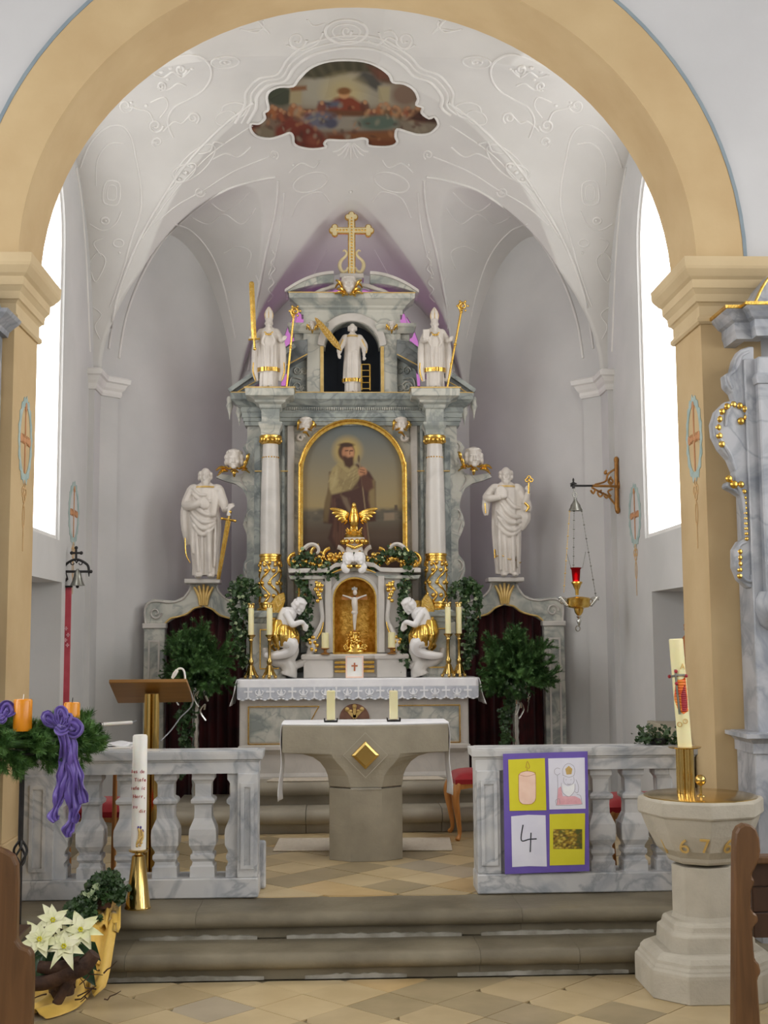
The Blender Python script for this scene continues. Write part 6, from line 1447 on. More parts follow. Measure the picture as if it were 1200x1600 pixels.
cl_ = [at(px, 1290, 6.80)[0] for px in (139, 198, 257, 316)]
rail('communion_rail', xl, xg, cl_, [(at(372, 1290, 6.8)[0], -1), (at(84, 1290, 6.8)[0], 1)], [(at(371, 1290, 6.8)[0], xg - .005, .02), (xl + .005, at(85, 1290, 6.8)[0], .04)], 'marble communion rail with balusters behind the tall white candle')
xh = at(744, 1250, 6.78)[0]; xr_ = 1.845
cr_ = [at(px, 1290, 6.80)[0] for px in (836, 889, 942, 993, 1044)]
rail('communion_rail', xh, xr_, cr_, [(at(781, 1290, 6.8)[0], 1), (at(1066, 1290, 6.8)[0], -1)], [(xh + .005, at(782, 1290, 6.8)[0], .02), (at(1065, 1290, 6.8)[0], xr_ - .005, .02)], 'marble communion rail with balusters behind the purple poster')
# marble leaf of the rail gate folded back behind the left rail
p0, p1 = at(403, 1350, 7.0), at(415, 1350, 7.0)
tag(G().box(p0[0] - .02, p1[0], 7.0, 7.05, ZS, at(410, 1314, 7.0)[2]).build('marble_slab', marble, bevel=.014, seg=3), 'low white marble slab behind the inner end of the left rail', 'slab')
# ---- purple poster on the right rail
Yp = 6.755
def PQ(px, py, Y=Yp): p = at(px, py, Y); return (p[0], p[2])
po = empty('poster', (PQ(853, 1366)[0], Yp, PQ(853, 1366)[1]), 'purple poster with four paper sheets hanging on the right rail', 'poster')
pc = [PQ(786, 1178), PQ(918, 1174), PQ(921, 1361), PQ(789, 1366)]
G().prism(pc, Yp, Yp + .004, 'y').build('purple_board', purplep, po)
def Z3(u, v): return PQ(780 + u / 1091 * 150, 1160 + v / 1600 * 220)
def sheet(name, pts, mat): return G().prism([Z3(*p) for p in pts], Yp - .0025, Yp - .0005, 'y').build(name, mat, po)
s1_ = sheet('sheet', [(102, 195), (518, 178), (535, 770), (118, 778)], yelp); s2_ = sheet('sheet', [(556, 182), (970, 172), (980, 752), (570, 762)], whip)
s3_ = sheet('sheet', [(135, 840), (330, 822), (526, 828), (541, 1410), (340, 1405), (147, 1416)], whip); s4_ = sheet('sheet', [(572, 815), (975, 805), (970, 1388), (574, 1398)], yelp)
def ink(parent, name, strokes, w_, mat, fills=()):
    g = G()
    for f_ in fills: g.prism([Z3(*p) for p in f_], Yp - .0036, Yp - .0025, 'y')
    for st in strokes:
        P = bezcat([Z3(*p) for p in st], 5) if len(st) > 2 else [np.array(Z3(*p)) for p in st]
        g.tube([(p[0], Yp - .0036, p[1]) for p in P], w_, 5, up=(0, 1, 0), flat=.4)
    return g.build(name, mat, parent)
body = [(220, 370), (250, 340), (320, 325), (390, 340), (412, 365), (415, 620), (400, 670), (360, 700), (270, 700), (232, 670), (222, 610)]
ink(s1_, 'candle_fill', [], .001, peach, [body]); ink(s1_, 'candle_outline', [body + [body[0]], [(222, 365), (310, 385), (408, 360)], [(317, 330), (317, 275)], [(300, 290), (318, 215), (345, 275), (330, 300)]], .0012, inkb)
ink(s2_, 'pink_fill', [], .001, pinkc, [[(670, 520), (700, 500), (720, 610), (860, 610), (920, 640), (940, 700), (650, 710), (660, 600)]])
ink(s2_, 'hat_fill', [], .001, goldflat, [[(750, 300), (790, 265), (830, 300), (820, 360), (765, 365)]])
ink(s2_, 'beard_fill', [], .001, laced, [[(710, 470), (780, 500), (855, 465), (850, 560), (790, 620), (730, 570)]])
ink(s2_, 'pencil_outline', [[(725, 370), (720, 310), (750, 255), (795, 240), (845, 270), (858, 330), (845, 380)], [(720, 370), (790, 395), (850, 375)], [(735, 395), (730, 440), (760, 480), (820, 480), (850, 440), (845, 390)], [(705, 460), (715, 560), (790, 615), (855, 550), (860, 470)], [(690, 300), (660, 290), (630, 310), (630, 350), (660, 370), (690, 350)], [(660, 370), (665, 520), (655, 700)], [(650, 710), (640, 660), (680, 640), (690, 700)], [(870, 420), (900, 500), (890, 570), (860, 560)], [(640, 712), (790, 716), (945, 700)], [(940, 700), (925, 610), (880, 590)], [(755, 425), (765, 420)], [(810, 425), (820, 420)], [(770, 470), (795, 475), (815, 468)]], .0010, inkg)
ink(s3_, 'figure_four', [[(270, 935), (250, 1110), (340, 1100), (425, 1095)], [(360, 1025), (352, 1245)]], .0034, inkd)
n1, n2 = 40, 28; us, vs = np.meshgrid(np.linspace(0, 1, n1), np.linspace(0, 1, n2)); us, vs = us.ravel(), vs.ravel(); g = G()
for u, v in zip(us, vs): q = Z3(612 + u * 330, 1210 - v * 225); g.V.append((q[0], Yp - .0034, q[1]))
g.F = [(j * n1 + i, j * n1 + i + 1, (j + 1) * n1 + i + 1, (j + 1) * n1 + i) for j in range(n2 - 1) for i in range(n1 - 1)]
ph_ = g.build('leaf_photograph', vprint, s4_, recalc=False); pp = Paint(us, vs, C(128, 104, 44)); rr = np.random.RandomState(4)
for _ in range(160):
    c_ = [C(206, 178, 62), C(176, 142, 52), C(92, 70, 36), C(96, 104, 44), C(222, 200, 96)][rr.randint(5)]; x_ = rr.rand()
    if x_ > .78: c_ = C(84, 92, 44)
    pp.ell(x_, rr.rand(), .045, .05, c_, .4, rr.rand() * 6, .8)
pp.apply(ph_)
# ---- lectern
lc = empty('lectern', (at(238, 1170, 7.45)[0], 7.45, ZS), 'lectern with slanted wooden top on two brass tubes behind the left rail', 'lectern')
q = [at(170, 1067, 7.30), at(292, 1066, 7.30), at(303, 1097, 7.62), at(184, 1099, 7.62)]; nrm = np.cross(q[1] - q[0], q[3] - q[0]); nrm /= np.linalg.norm(nrm); nrm *= np.sign(nrm[2])
V = [tuple(p) for p in q] + [tuple(p + nrm * .022) for p in q]; g = G(); g.add(V, [(0, 1, 2, 3), (4, 7, 6, 5), (0, 4, 5, 1), (1, 5, 6, 2), (2, 6, 7, 3), (3, 7, 4, 0)]); g.build('reading_board', woodlect, lc, bevel=.003)
for px in (231, 243):
    x = at(px, 1120, 7.45)[0]; G().lathe([(.023, ZS + .02), (.023, at(238, 1084, 7.45)[2])], (x, 7.45, 0), 20).build('brass_tube', brass, lc, smooth=40)
G().lathe([(.17, ZS), (.17, ZS + .012), (.15, ZS + .02)], (at(238, 1170, 7.45)[0], 7.45, 0), 28).build('foot_plate', brass, lc, smooth=30)
mic = empty('microphone', tuple(at(289, 1066, 7.32)), 'white gooseneck microphone on the right edge of the lectern', 'microphone')
P = bezcat([at(289, 1067, 7.33), at(289, 1056, 7.33), at(286, 1046, 7.33), at(279, 1045, 7.33), at(275, 1050, 7.33)], 6); G().tube(P, .006, 8).build('gooseneck', waxwhite, mic, smooth=80)
P = [at(277, 1047, 7.33), at(273, 1053, 7.33), at(269, 1060, 7.33)]; G().tube(P, [.010, .013, .008], 10).build('capsule', waxwhite, mic, smooth=60)
P = bezcat([at(290, 1067, 7.34), at(299, 1085, 7.5), at(300, 1102, 7.6), at(282, 1121, 7.6), at(268, 1140, 7.58), at(251, 1158, 7.5)], 8); G().tube(P, .004, 6).build('cable', ltgrey, mic, smooth=80)
# ---- stools with red cushions
def stool():
    r = empty('upholstered_stool', (0, 0, 0)); tag(r, 'x', 'stool', 'red upholstered stools in the sanctuary')
    g = G(); n = 14
    for j in range(n + 1):
        for i in range(n + 1):
            u, v = i / n * 2 - 1, j / n * 2 - 1; h = (1 - abs(u) ** 4) * (1 - abs(v) ** 4); g.V.append((u * .215, v * .20, .415 + .055 * h ** .5))
    g.F = [(j * (n + 1) + i, j * (n + 1) + i + 1, (j + 1) * (n + 1) + i + 1, (j + 1) * (n + 1) + i) for j in range(n) for i in range(n)]
    g.box(-.215, .215, -.20, .20, .385, .416); g.build('cushion', redcl, r, smooth=50, world=False)
    for s in (-1, 1):
        ap_ = [(-.2, .385), (.2, .385), (.2, .345)] + [(.2 - .4 * t, .345 + .02 * math.sin(PI * t)) for t in np.linspace(.1, .9, 7)] + [(-.2, .345)]
        G().prism(ap_, s * .185 - .01, s * .185 + .01, 'y').build('apron', woodl, r, world=False); G().prism([(p[0] * .93, p[1]) for p in ap_], s * .19 - .01, s * .19 + .01, 'x').build('apron', woodl, r, world=False)
        for q_ in (-1, 1):
            P = bezcat([(s * .19, q_ * .175, .385), (s * .215, q_ * .195, .30), (s * .195, q_ * .18, .15), (s * .185, q_ * .17, .05), (s * .205, q_ * .19, .008)], 5); G().tube(P, list(np.interp(np.linspace(0, 1, len(P)), [0, .2, .5, .8, .95, 1], [.027, .03, .019, .013, .018, .016])), 10).build('leg', woodl, r, smooth=60, world=False)
    return r
s0 = stool()
for i, (px, py, Yst, rz, lb) in enumerate(((752, 1222, 8.72, .05, 'red cushioned stool beside the stone altar'), (150, 1228, 7.32, 0, 'red cushioned stool behind the left rail'), (995, 1222, 7.25, 0, 'red cushioned stool behind the right rail next to the poster'))):
    o = s0 if i == 0 else copy_tree(s0); p = at(px, py, Yst); o.location = (p[0], Yst, ZS); o.rotation_euler.z = rz; relabel(o, lb)
# wooden staff standing behind the left rail
x = at(178, 1270, 7.05)[0]; st_ = empty('wooden_staff', (x, 7.05, ZS), 'thin wooden staff upright behind the left rail', 'staff')
G().tube([(x, 7.05, ZS + .03), (x + .004, 7.05, at(178, 1206, 7.05)[2])], [.014, .013], 10).build('staff', woodl, st_, smooth=60); G().lathe([(.05, ZS), (.05, ZS + .02), (.02, ZS + .04)], (x, 7.05, 0), 20).build('foot', woodl, st_, smooth=40)
# small white table with a folded cloth
x0, x1 = at(128, 1165, 8.1)[0], at(208, 1165, 8.1)[0]; zt_ = at(160, 1168, 8.0)[2]
t_ = empty('side_table', ((x0 + x1) / 2, 8.15, ZS), 'small white table behind the left rail', 'table'); G().box(x0, x1, 8.0, 8.35, zt_ - .03, zt_).build('table_top', waxwhite, t_, bevel=.004)
for a in (x0 + .03, x1 - .03):
    for b in (8.03, 8.32): G().box(a - .015, a + .015, b - .015, b + .015, ZS, zt_ - .03).build('leg', waxwhite, t_)
g = drape(x0 + .02, x1 - .02, 0, 0, 0, 0, 14, 8); nx = 15
g.V = [(x0 + .02 + (x1 - x0 - .04) * (k % nx) / 14, 8.02 + .28 * (k // nx) / 8, zt_ + .014 + .006 * math.sin((k % nx) * .9 + (k // nx) * .7)) for k in range(nx * 9)]
c_ = g.build('folded_cloth', linen, None, smooth=180); c_.modifiers.new('t', 'SOLIDIFY').thickness = .012; tag(c_, 'folded white cloth lying on the small white table', 'cloth')
# white lamp rod on the wall by the lectern
a, b = at(158, 1132, 8.6), at(206, 1129, 8.75); r = empty('wall_rod', tuple(a), 'thin white horizontal rod with black tip beside the lectern', 'rod'); G().tube([tuple(a), tuple(b)], .013, 10).build('rod', waxwhite, r, smooth=60); G().tube([tuple(a + np.array((-.012, 0, 0))), tuple(a + (b - a) * .06)], .0145, 10).build('tip', black, r, smooth=60); G().tube([tuple(b), tuple(b + np.array((-.05, .5, -.02)))], .006, 8).build('arm', ltgrey, r)
# ---- fir arrangements on tall stands in front of the gates
fm = [branch_mesh(.34, 11 + k, .032, 200, 5, .0028) for k in range(3)]; fme = None
def fir_vase(px, lb):
    global fme
    Y = 9.45; b0 = at(px, 1100, Y); root = empty('fir_arrangement', (b0[0], Y, ZS), lb, 'plant', 'fir arrangements before the altar gates')
    zt = at(px, 1084, Y)[2]
    sp = G(); 
    sp.lathe([(.10, ZS), (.10, ZS + .02), (.03, ZS + .05), (.022, ZS + .1)] + [(.022 + .006 * (k % 2), ZS + .12 + k * (zt - ZS - .2) / 18) for k in range(19)] + [(.035, zt - .05), (.05, zt), (.06, zt + .04), (.055, zt + .05)], (b0[0], Y, 0), 16); sp.build('stand', silver, root, smooth=60)
    rnd = random.Random(px)
    if fme is None: fme = []
    for i in range(64):
        a = rnd.uniform(0, 2 * PI); e = rnd.uniform(-.35, 1.35); k = i % 3; L = rnd.uniform(.72, 1.05) * (1.05 if e > .8 else 1.0)
        if len(fme) <= k: o = fm[k].build('fir_branch', fir, root, world=False, recalc=False); fme.append(o.data)
        else: o = bpy.data.objects.new('fir_branch', fme[k]); COL.objects.link(o); o.parent = root
        d = (math.cos(a) * math.cos(e), math.sin(a) * math.cos(e) * .75, math.sin(e)); o.rotation_mode = 'QUATERNION'; o.rotation_quaternion = orient(d, a); o.scale = (L, L, L)
        o.location = (rnd.uniform(-.06, .06), rnd.uniform(-.05, .05), zt + .06 - ZS + rnd.uniform(0, .12) + (.05 if e > .6 else 0))
    g = G(); cen = []
    for k in range(6):
        P = bezcat([(b0[0] + rnd.uniform(-.05, .05), Y - .03, zt + .02), (b0[0] + rnd.uniform(-.12, -.04), Y - .06, zt - .15), (b0[0] + rnd.uniform(-.13, -.05), Y - .04, zt - rnd.uniform(.3, .65))], 14); cen += P
    leaf_cloud(g, cen, .034, rnd, 2, .02).build('trailing_leaves', ivy, root, recalc=False)
    g = G(); cen = [(b0[0] + rnd.uniform(-.14, .14), Y - .1 + rnd.uniform(-.04, .05), zt + rnd.uniform(-.02, .1)) for _ in range(40)]; leaf_cloud(g, cen, .055, rnd, 1, .01).build('broad_leaves', ivy, root, recalc=False)
    g = G()
    for k in range(5): x = b0[0] + rnd.uniform(-.1, .1); z = zt + rnd.uniform(-.12, .05); P = bezcat([(x, Y - .1, z), (x + rnd.uniform(-.04, .04), Y - .12, z + .04), (x + rnd.uniform(-.06, .06), Y - .12, z - .01), (x + rnd.uniform(-.03, .03), Y - .11, z - .08)], 5); g.tube(P, .008, 5, flat=.2)
    g.build('silver_ribbon', silver, root)
fir_vase(306, 'fir branches with trailing ivy in a tall stand before the left gate'); fir_vase(805, 'fir branches with trailing ivy in a tall stand before the right gate')
# ================================================================== ON THE CHANCEL WALLS
def cons_cross(center, tx, nrm, sc, lb, oval=1.0):
    """painted consecration cross: teal wreath, terracotta cross, pendant below. tx = direction along the wall"""
    c = Vector([float(v) for v in center]); tx = Vector(tx).normalized(); nz = Vector((0, 0, 1)); n = Vector(nrm).normalized()
    root = empty('consecration_cross', tuple(c), lb, 'wall painting', 'painted consecration crosses')
    M = Matrix((tuple(tx) + (0,), tuple(n) + (0,), tuple(nz) + (0,), (0, 0, 0, 1))).transposed(); M = Matrix.Translation(c) @ M @ Matrix.Diagonal((sc * oval, 1, sc, 1))
    rnd = random.Random(3); O = []; I = []
    for k in range(72): a = 2 * PI * k / 72; r = 1 + .05 * math.sin(a * 18) + rnd.uniform(-.02, .02); O.append((.21 * r * math.cos(a), .27 * r * math.sin(a))); I.append((.155 * math.cos(a), .215 * math.sin(a)))
    G().ringprism(O, I, .0, .0025, 'y', M=M).build('wreath', teal, root)
    g = G(); g.box(-.012, .012, .0, .003, -.21, .21, M); g.box(-.13, .13, .0, .0034, -.012, .012, M)
    for x, z in ((-.13, 0), (.13, 0), (0, .21)): g.prism([(x + .03 * math.cos(a), z + .03 * math.sin(a)) for a in np.linspace(0, 2 * PI, 11)[:-1]], 0, .0038, 'y', M)
    for x in (-.09, -.05, .05, .09): g.prism([(x - .012, -.012), (x + .012, -.03), (x + .018, .012), (x - .008, .032)], 0, .0042, 'y', M)
    g.build('cross', terra, root)
    g = G()
    for (x, z, r, y9) in ((-.035, -.33, .035, .0025), (.035, -.33, .035, .0029), (0, -.36, .04, .0033), (0, -.28, .03, .0037)): g.ringprism([(x + r * math.cos(a), z + r * math.sin(a)) for a in np.linspace(0, 2 * PI, 17)[:-1]], [(x + r * .65 * math.cos(a), z + r * .65 * math.sin(a)) for a in np.linspace(0, 2 * PI, 17)[:-1]], 0, y9, 'y', M=M)
    g.ringprism([(.035 * math.cos(a), -.48 + .08 * math.sin(a)) for a in np.linspace(0, 2 * PI, 21)[:-1]], [(.022 * math.cos(a), -.48 + .062 * math.sin(a)) for a in np.linspace(0, 2 * PI, 21)[:-1]], 0, .0025, 'y', M=M); g.box(-.006, .006, 0, .0025, -.70, -.56, M)
    g.build('pendant', paleoch, root)
cL = atx(115, 802, -W); cons_cross((-W + .001, cL[1], cL[2]), (0, 1, 0), (1, 0, 0), .84, 'painted wreath cross on the white wall above the bell')
cR = atx(992, 805, W); cons_cross((W - .001, cR[1], cR[2]), (0, 1, 0), (-1, 0, 0), .84, 'painted wreath cross on the white wall beside the hanging lamp')
p = atx(39, 688, -1.86); cons_cross((-1.859, p[1], p[2]), (0, 1, 0), (1, 0, 0), .88, 'painted wreath cross on the left tan pier', .8)
p = atx(1085, 685, 1.86); cons_cross((1.859, p[1], p[2]), (0, 1, 0), (-1, 0, 0), .88, 'painted wreath cross on the right tan pier', .8)
# ---- sanctuary bell with its red pull
bY = atx(103, 890, -W)[1]; bl = empty('sacristy_bell', (-W, bY, at(120, 915, bY)[2]), 'small bronze bell hanging from a black iron bracket', 'bell')
k = lambda px, py: tuple(at(px, py, bY))
g = G(); g.tube([k(99, 893), k(142, 893)], .009, 8); g.tube(bezcat([k(100, 893), k(103, 882), (np.array(k(119, 874))), k(136, 882), k(139, 893)], 5), .009, 8); g.tube([k(119, 875), k(119, 856)], .008, 8); g.tube([k(112, 864), k(127, 864)], .008, 8)
for q in ((112, 864), (127, 864), (119, 856), (142, 893)): g.ell(k(*q), .013, 8, 6)
g.tube([k(139, 893), k(139, 901)], [.008, .003], 6); vol(g, k(114, 880)[0], k(114, 880)[2], bY, .025, .005, 1.1, 0, 1, 16); vol(g, k(125, 880)[0], k(125, 880)[2], bY, .025, .005, 1.1, PI, -1, 16)
g.tube(bezcat([k(101, 893), k(98, 902), k(102, 908), k(105, 903)], 4), .007, 6); g.tube([k(102, 895), (-W, bY + .05, k(102, 905)[2])], .008, 6); g.build('bracket', iron, bl, smooth=60)
x, _, z = k(121, 914); G().lathe([(.052, z - .005), (.05, z), (.036, z + .03), (.028, z + .06), (.024, z + .085), (.014, z + .10), (.006, z + .115)], (x, bY, 0), 24).build('bell', oldsilver, bl, smooth=50)
G().ell((x, bY, z - .012), .012, 8, 6).build('clapper', iron, bl)
n = 20; g = G(); X0_, X1_ = at(96, 1000, bY)[0], at(110, 1000, bY)[0]; za, zb2 = at(100, 917, bY)[2], at(100, 1120, bY)[2]
bp = empty('bell_pull', ((X0_ + X1_) / 2, bY, zb2), 'faded red embroidered bell pull band hanging below the bell', 'bell pull')
g = drape(X0_, X1_, za, zb2, bY, .002, 8, 20); o = g.build('band', redband, bp, smooth=180); o.modifiers.new('t', 'SOLIDIFY').thickness = .008
G().box(X0_ - .006, X1_ + .006, bY - .012, bY + .012, za - .004, za + .008).build('hanger', iron, bp)
g = G(); xm = (X0_ + X1_) / 2
for (px, py) in ((103, 982), (106, 992), (102, 1000), (105, 1008)): q = at(px, py, bY - .012); g.box(q[0] - .012, q[0] + .012, bY - .008, bY - .004, q[2] - .004, q[2] + .004); g.box(q[0] - .004, q[0] + .004, bY - .008, bY - .004, q[2] - .014, q[2] + .014)
g.build('embroidery', pinkc, bp)
# ---- hanging sanctuary lamp
YL = 9.0; k = lambda px, py, Y=YL: at(px, py, Y)
wb = empty('lamp_bracket', tuple(atx(965, 760, W)), 'gilded openwork iron wall bracket holding the hanging lamp', 'bracket')
e0 = np.array(atx(962, 762, W - .03)); YW = e0[1]
kk = lambda px, py: (k(px, py, YW) if px > 930 else k(px, py, YW + (YL - YW) * min(1, (962 - px) / 66)))
g = G(); g.tube([kk(963, 720), kk(964, 795)], [.016, .018], 8)
for py in (719, 797): g.ell(tuple(kk(963 if py < 750 else 965, py)), (.02, .02, .03), 8, 6)
g.tube([kk(966, 760), kk(925, 759)], .010, 8)
for pts in ([(961, 733), (950, 741), (946, 752), (930, 757)], [(961, 788), (950, 775), (940, 770), (925, 762)], [(946, 741), (945, 738), (948, 735)], [(955, 745), (951, 751), (956, 755)], [(955, 776), (950, 768), (957, 764)], [(944, 770), (938, 776), (934, 770), (940, 766)], [(930, 765), (927, 771), (923, 766)], [(950, 752), (954, 748), (958, 752), (954, 757), (950, 752)], [(952, 772), (948, 778), (944, 774)]): g.tube(bezcat([kk(*q) for q in pts], 5), .008, 6)
g.ell(tuple(kk(946, 739)), .014, 8, 6); g.ell(tuple(kk(967, 758)), (.012, .02, .03), 8, 6); g.build('openwork', bracketm, wb, smooth=60)
g = G(); g.tube([kk(927, 759), k(892, 759)], .008, 8); g.lathe([(.002, .06), (.008, .045), (.006, .03), (.016, .022), (.026, .018), (.026, .012), (.008, .008), (.012, -.02)][::-1], tuple(k(896, 759)), 12); g.build('arm', iron, wb, smooth=60)
ln = empty('sanctuary_lamp', tuple(k(902, 985)), 'hanging golden sanctuary lamp with red glass on three chains', 'lamp')
zz_ = lambda py: k(902, py)[2]; xl_ = k(900, 900)[0]
g = G(); g.tube([k(897, 762), k(897, 768)], .006, 6); c3 = k(898, 773); g.tube([(c3[0] + .014 * math.cos(a), c3[1], c3[2] + .018 * math.sin(a)) for a in np.linspace(0, 2 * PI, 13)[:-1]], .005, 6, closed=True); xd = k(899, 785)[0]
g.lathe([(.052, zz_(798)), (.05, zz_(796)), (.04, zz_(793)), (.036, zz_(789)), (.022, zz_(785)), (.012, zz_(781)), (.012, zz_(778))], (xd, YL, 0), 20); g.build('canopy', oldsilver, ln, smooth=50)
ang = [(-.098, 0), (-.005, -.09), (.125, .02)]
for j, (dx, dy) in enumerate(((-.018, -.01), (-.01, -.05), (.034, .0))):
    pass
ends = [((890, 799), (881, 925)), ((897, 799), (896, 890)), ((909, 799), (932, 938))]
for (a, b) in ends:
    A_, B_ = k(*a), k(*b); g = G(); m = 26
    for i in range(m + 1):
        p = A_ * (1 - i / m) + B_ * (i / m); g.ell(tuple(p), (.0085, .0085, .006) if i % 4 == 0 else .004, 8, 6)
    g.tube([tuple(A_), tuple(B_)], .0022, 5); g.build('chain', oldsilver if a[0] != 890 else goldflat, ln, smooth=80)
for q in (((886, 866), (893, 890)), ((915, 862), (910, 888))): G().tube([tuple(k(*q[0])), tuple(k(*q[1]))], .0025, 5).build('inner_chain', oldsilver, ln)
G().lathe([(.026, zz_(910)), (.026, zz_(909)), (.032, zz_(895)), (.034, zz_(890)), (.045, zz_(887)), (.042, zz_(887)), (.03, zz_(891)), (.022, zz_(905)), (.004, zz_(908))], (xl_, YL, 0), 24).build('red_glass', redglass, ln, smooth=50)
G().lathe([(.012, zz_(908)), (.013, zz_(899)), (.004, zz_(895))], (xl_, YL, 0), 10).build('flame', flamegl, ln, smooth=60)
g = G(); g.lathe([(.012, zz_(930)), (.014, zz_(922)), (.024, zz_(918)), (.03, zz_(914)), (.042, zz_(911)), (.04, zz_(909)), (.01, zz_(909))], (xl_ + .005, YL, 0), 20); g.lathe([(.012, zz_(962)), (.03, zz_(957)), (.036, zz_(951)), (.075, zz_(949)), (.085, zz_(946)), (.085, zz_(938)), (.09, zz_(936)), (.08, zz_(934)), (.02, zz_(932))], (xl_ + .015, YL, 0), 28); g.build('gilt_bowl', gold, ln, smooth=40)
g = G()
for s in (-1, 1):
    for q in range(7): g.ell((xl_ + .015 + s * (.09 + .008 * q), YL - .02, zz_(946 - q * 2)), (.014, .008, .012), 8, 6)
    vol(g, xl_ + .015 + s * .12, zz_(938), YL, .03, .006, 1.2, 0, s, 16); g.tube(bezcat([(xl_ + .015 + s * .08, YL, zz_(938)), (xl_ + .015 + s * .11, YL, zz_(934)), (xl_ + .015 + s * .15, YL, zz_(936))], 4), .006, 6)
g.lathe([(.006, zz_(978)), (.012, zz_(974)), (.018, zz_(970)), (.008, zz_(967)), (.02, zz_(963))], (xl_ + .015, YL, 0), 14); c3 = k(903, 982); g.tube([(c3[0] + .016 * math.cos(a), YL, c3[2] + .02 * math.sin(a)) for a in np.linspace(0, 2 * PI, 15)[:-1]], .004, 6, closed=True); g.build('silver_ornament', silver, ln, smooth=60)
# carved figure in the right wall niche
nf = empty('carved_figure', tuple(atx(1082, 1110, W + .12)), 'brown and gold carved wooden figure in the right wall niche', 'figure'); p = np.array(atx(1082, 1060, W + .12)); p0 = np.array((W + .12, p[1], 1.081)); H = at(1082, 966, p[1])[2] - 1.08
M = TM(tuple(p0), H); f_ = robe_fn([(0, .13, .1, 0, 0), (.3, .12, .1, 0, 0), (.6, .13, .1, 0, 0), (.78, .12, .08, 0, 0), (.86, .045, .04, 0, 0)], 41, .15); g = G(); robe(g, f_, .02, .86, M); head(g, M, .92); tb(g, [(-.1, 0, .78), (-.15, -.06, .62), (-.06, -.13, .6)], [.05, .045, .03], M); tb(g, [(.1, 0, .78), (.15, -.06, .62), (.06, -.13, .6)], [.05, .045, .03], M); remesh(g, 'figure', woodfig, nf, .006, 2); hem(f_, .05, .1, M, .012).build('gilt_hem', gold, nf, smooth=40)
# ---- small leafy pot on the right rail
rnd = random.Random(12); zt = zr(1174) + .004; g = G(); c0 = at(1030, 1160, 6.9); root = empty('rail_plant', (c0[0], 6.9, zt), 'low box-leaf plant standing on the right rail', 'plant')
cen = [(c0[0] + rnd.uniform(-.11, .13), 6.9 + rnd.uniform(-.06, .06), zt + .01 + rnd.random() ** 1.3 * .09 * (1 - 1.2 * abs(k - 40) / 90)) for k in range(80)]
leaf_cloud(g, cen, .026, rnd, 4, .014, (0, -.6, .8)).build('leaves', ivy, root, recalc=False); G().lathe([(.05, zt), (.06, zt + .035), (.05, zt + .036)], (c0[0], 6.9, 0), 16).build('bowl', iron, root, smooth=40)
# ---- side altar at the right edge
sa = empty('side_altar', (2.35, 6.3, 0), 'grey marble side altar with gold-beaded scrolls at the right edge', 'altar'); YS = 6.22
SP = lambda pts, Y=YS: [(at(px, py, Y)[0], at(px, py, Y)[2]) for px, py in pts]
G().box(at(1172, 800, YS)[0], 2.75, YS, 6.44, 0, at(1172, 560, YS)[2]).build('body', greym, sa, bevel=.006)
wing = [(1172, 540), (1158, 545), (1150, 560), (1146, 578), (1134, 584), (1136, 602), (1146, 612), (1150, 624), (1135, 627), (1122, 640), (1116, 660), (1118, 680), (1128, 700), (1142, 716), (1150, 735), (1150, 750), (1138, 752), (1136, 760), (1148, 766), (1160, 774), (1166, 800), (1168, 840), (1158, 845), (1150, 858), (1150, 885), (1158, 905), (1172, 918), (1180, 918), (1180, 540)]
sw_ = G().prism(SP(wing), YS + .02, YS + .10, 'y').build('scroll_wing', greym, sa, bevel=.006)
g = G()
for pts in ([(1172, 548), (1160, 556), (1152, 575), (1140, 588), (1146, 606)], [(1150, 628), (1132, 634), (1121, 655), (1124, 680), (1142, 708), (1152, 735)], [(1164, 640), (1150, 632), (1138, 645), (1136, 665)], [(1150, 755), (1163, 778), (1168, 838)], [(1168, 846), (1156, 856), (1155, 884), (1164, 904), (1176, 908), (1176, 898)]): s_tube(g, SP(pts), YS + .018, [.008, .012, .008])
g.build('edge_roll', greym, sw_, smooth=60)
for (px, py, r) in [(1165, 639, .020), (1167, 652, .018), (1158, 658, .02), (1156, 634, .018), (1146, 632, .018), (1136, 635, .018), (1128, 643, .018), (1124, 655, .018), (1122, 668, .018), (1124, 681, .018), (1128, 694, .018), (1139, 748, .02), (1147, 757, .022), (1158, 757, .018), (1163, 768, .013)] + [(1164 + i * .35, 778 + i * 8, .011) for i in range(9)] + [(1156, 862 + i * 9.5, .015) for i in range(5)]:
    p = at(px, py, YS + .015); G().ell(tuple(p), (r, r * .7, r), 12, 8).build('gold_bead', gold, sw_, smooth=80)
cpath = [(at(1152, 500, YS)[0], 6.45), (at(1152, 500, YS)[0], YS + .02), (at(1176, 500, YS)[0], YS + .02), (at(1176, 500, YS)[0], YS - .05), (2.8, YS - .05)]
z0, z1 = at(1160, 528, YS)[2], at(1160, 483, YS)[2]; h = z1 - z0
G().sweep(cpath, [(-.06, z0), (0, z0), (.006, z0 + .2 * h), (.012, z0 + .3 * h), (.012, z0 + .55 * h), (.03, z0 + .62 * h), (.05, z0 + .78 * h), (.07, z0 + .9 * h), (.075, z1), (-.06, z1)], side=1).build('cornice', greym, sa)
G().sweep(cpath, [(.068, z1 - .012), (.082, z1 - .01), (.082, z1 + .006), (.06, z1 + .006)], side=1).build('gilt_edge', gold, sa)
g = G(); P = [at(1172, 480, 6.25), at(1180, 462, 6.25), at(1190, 445, 6.25), at(1206, 425, 6.25)]; Q = [(p[0], p[2]) for p in P]; G().prism(Q + [(2.7, Q[-1][1]), (2.7, Q[0][1])], 6.18, 6.42, 'y').build('curved_gable', greym, sa, bevel=.006); s_tube(G(), Q, 6.178, .008).build('gilt_edge', gold, sa)
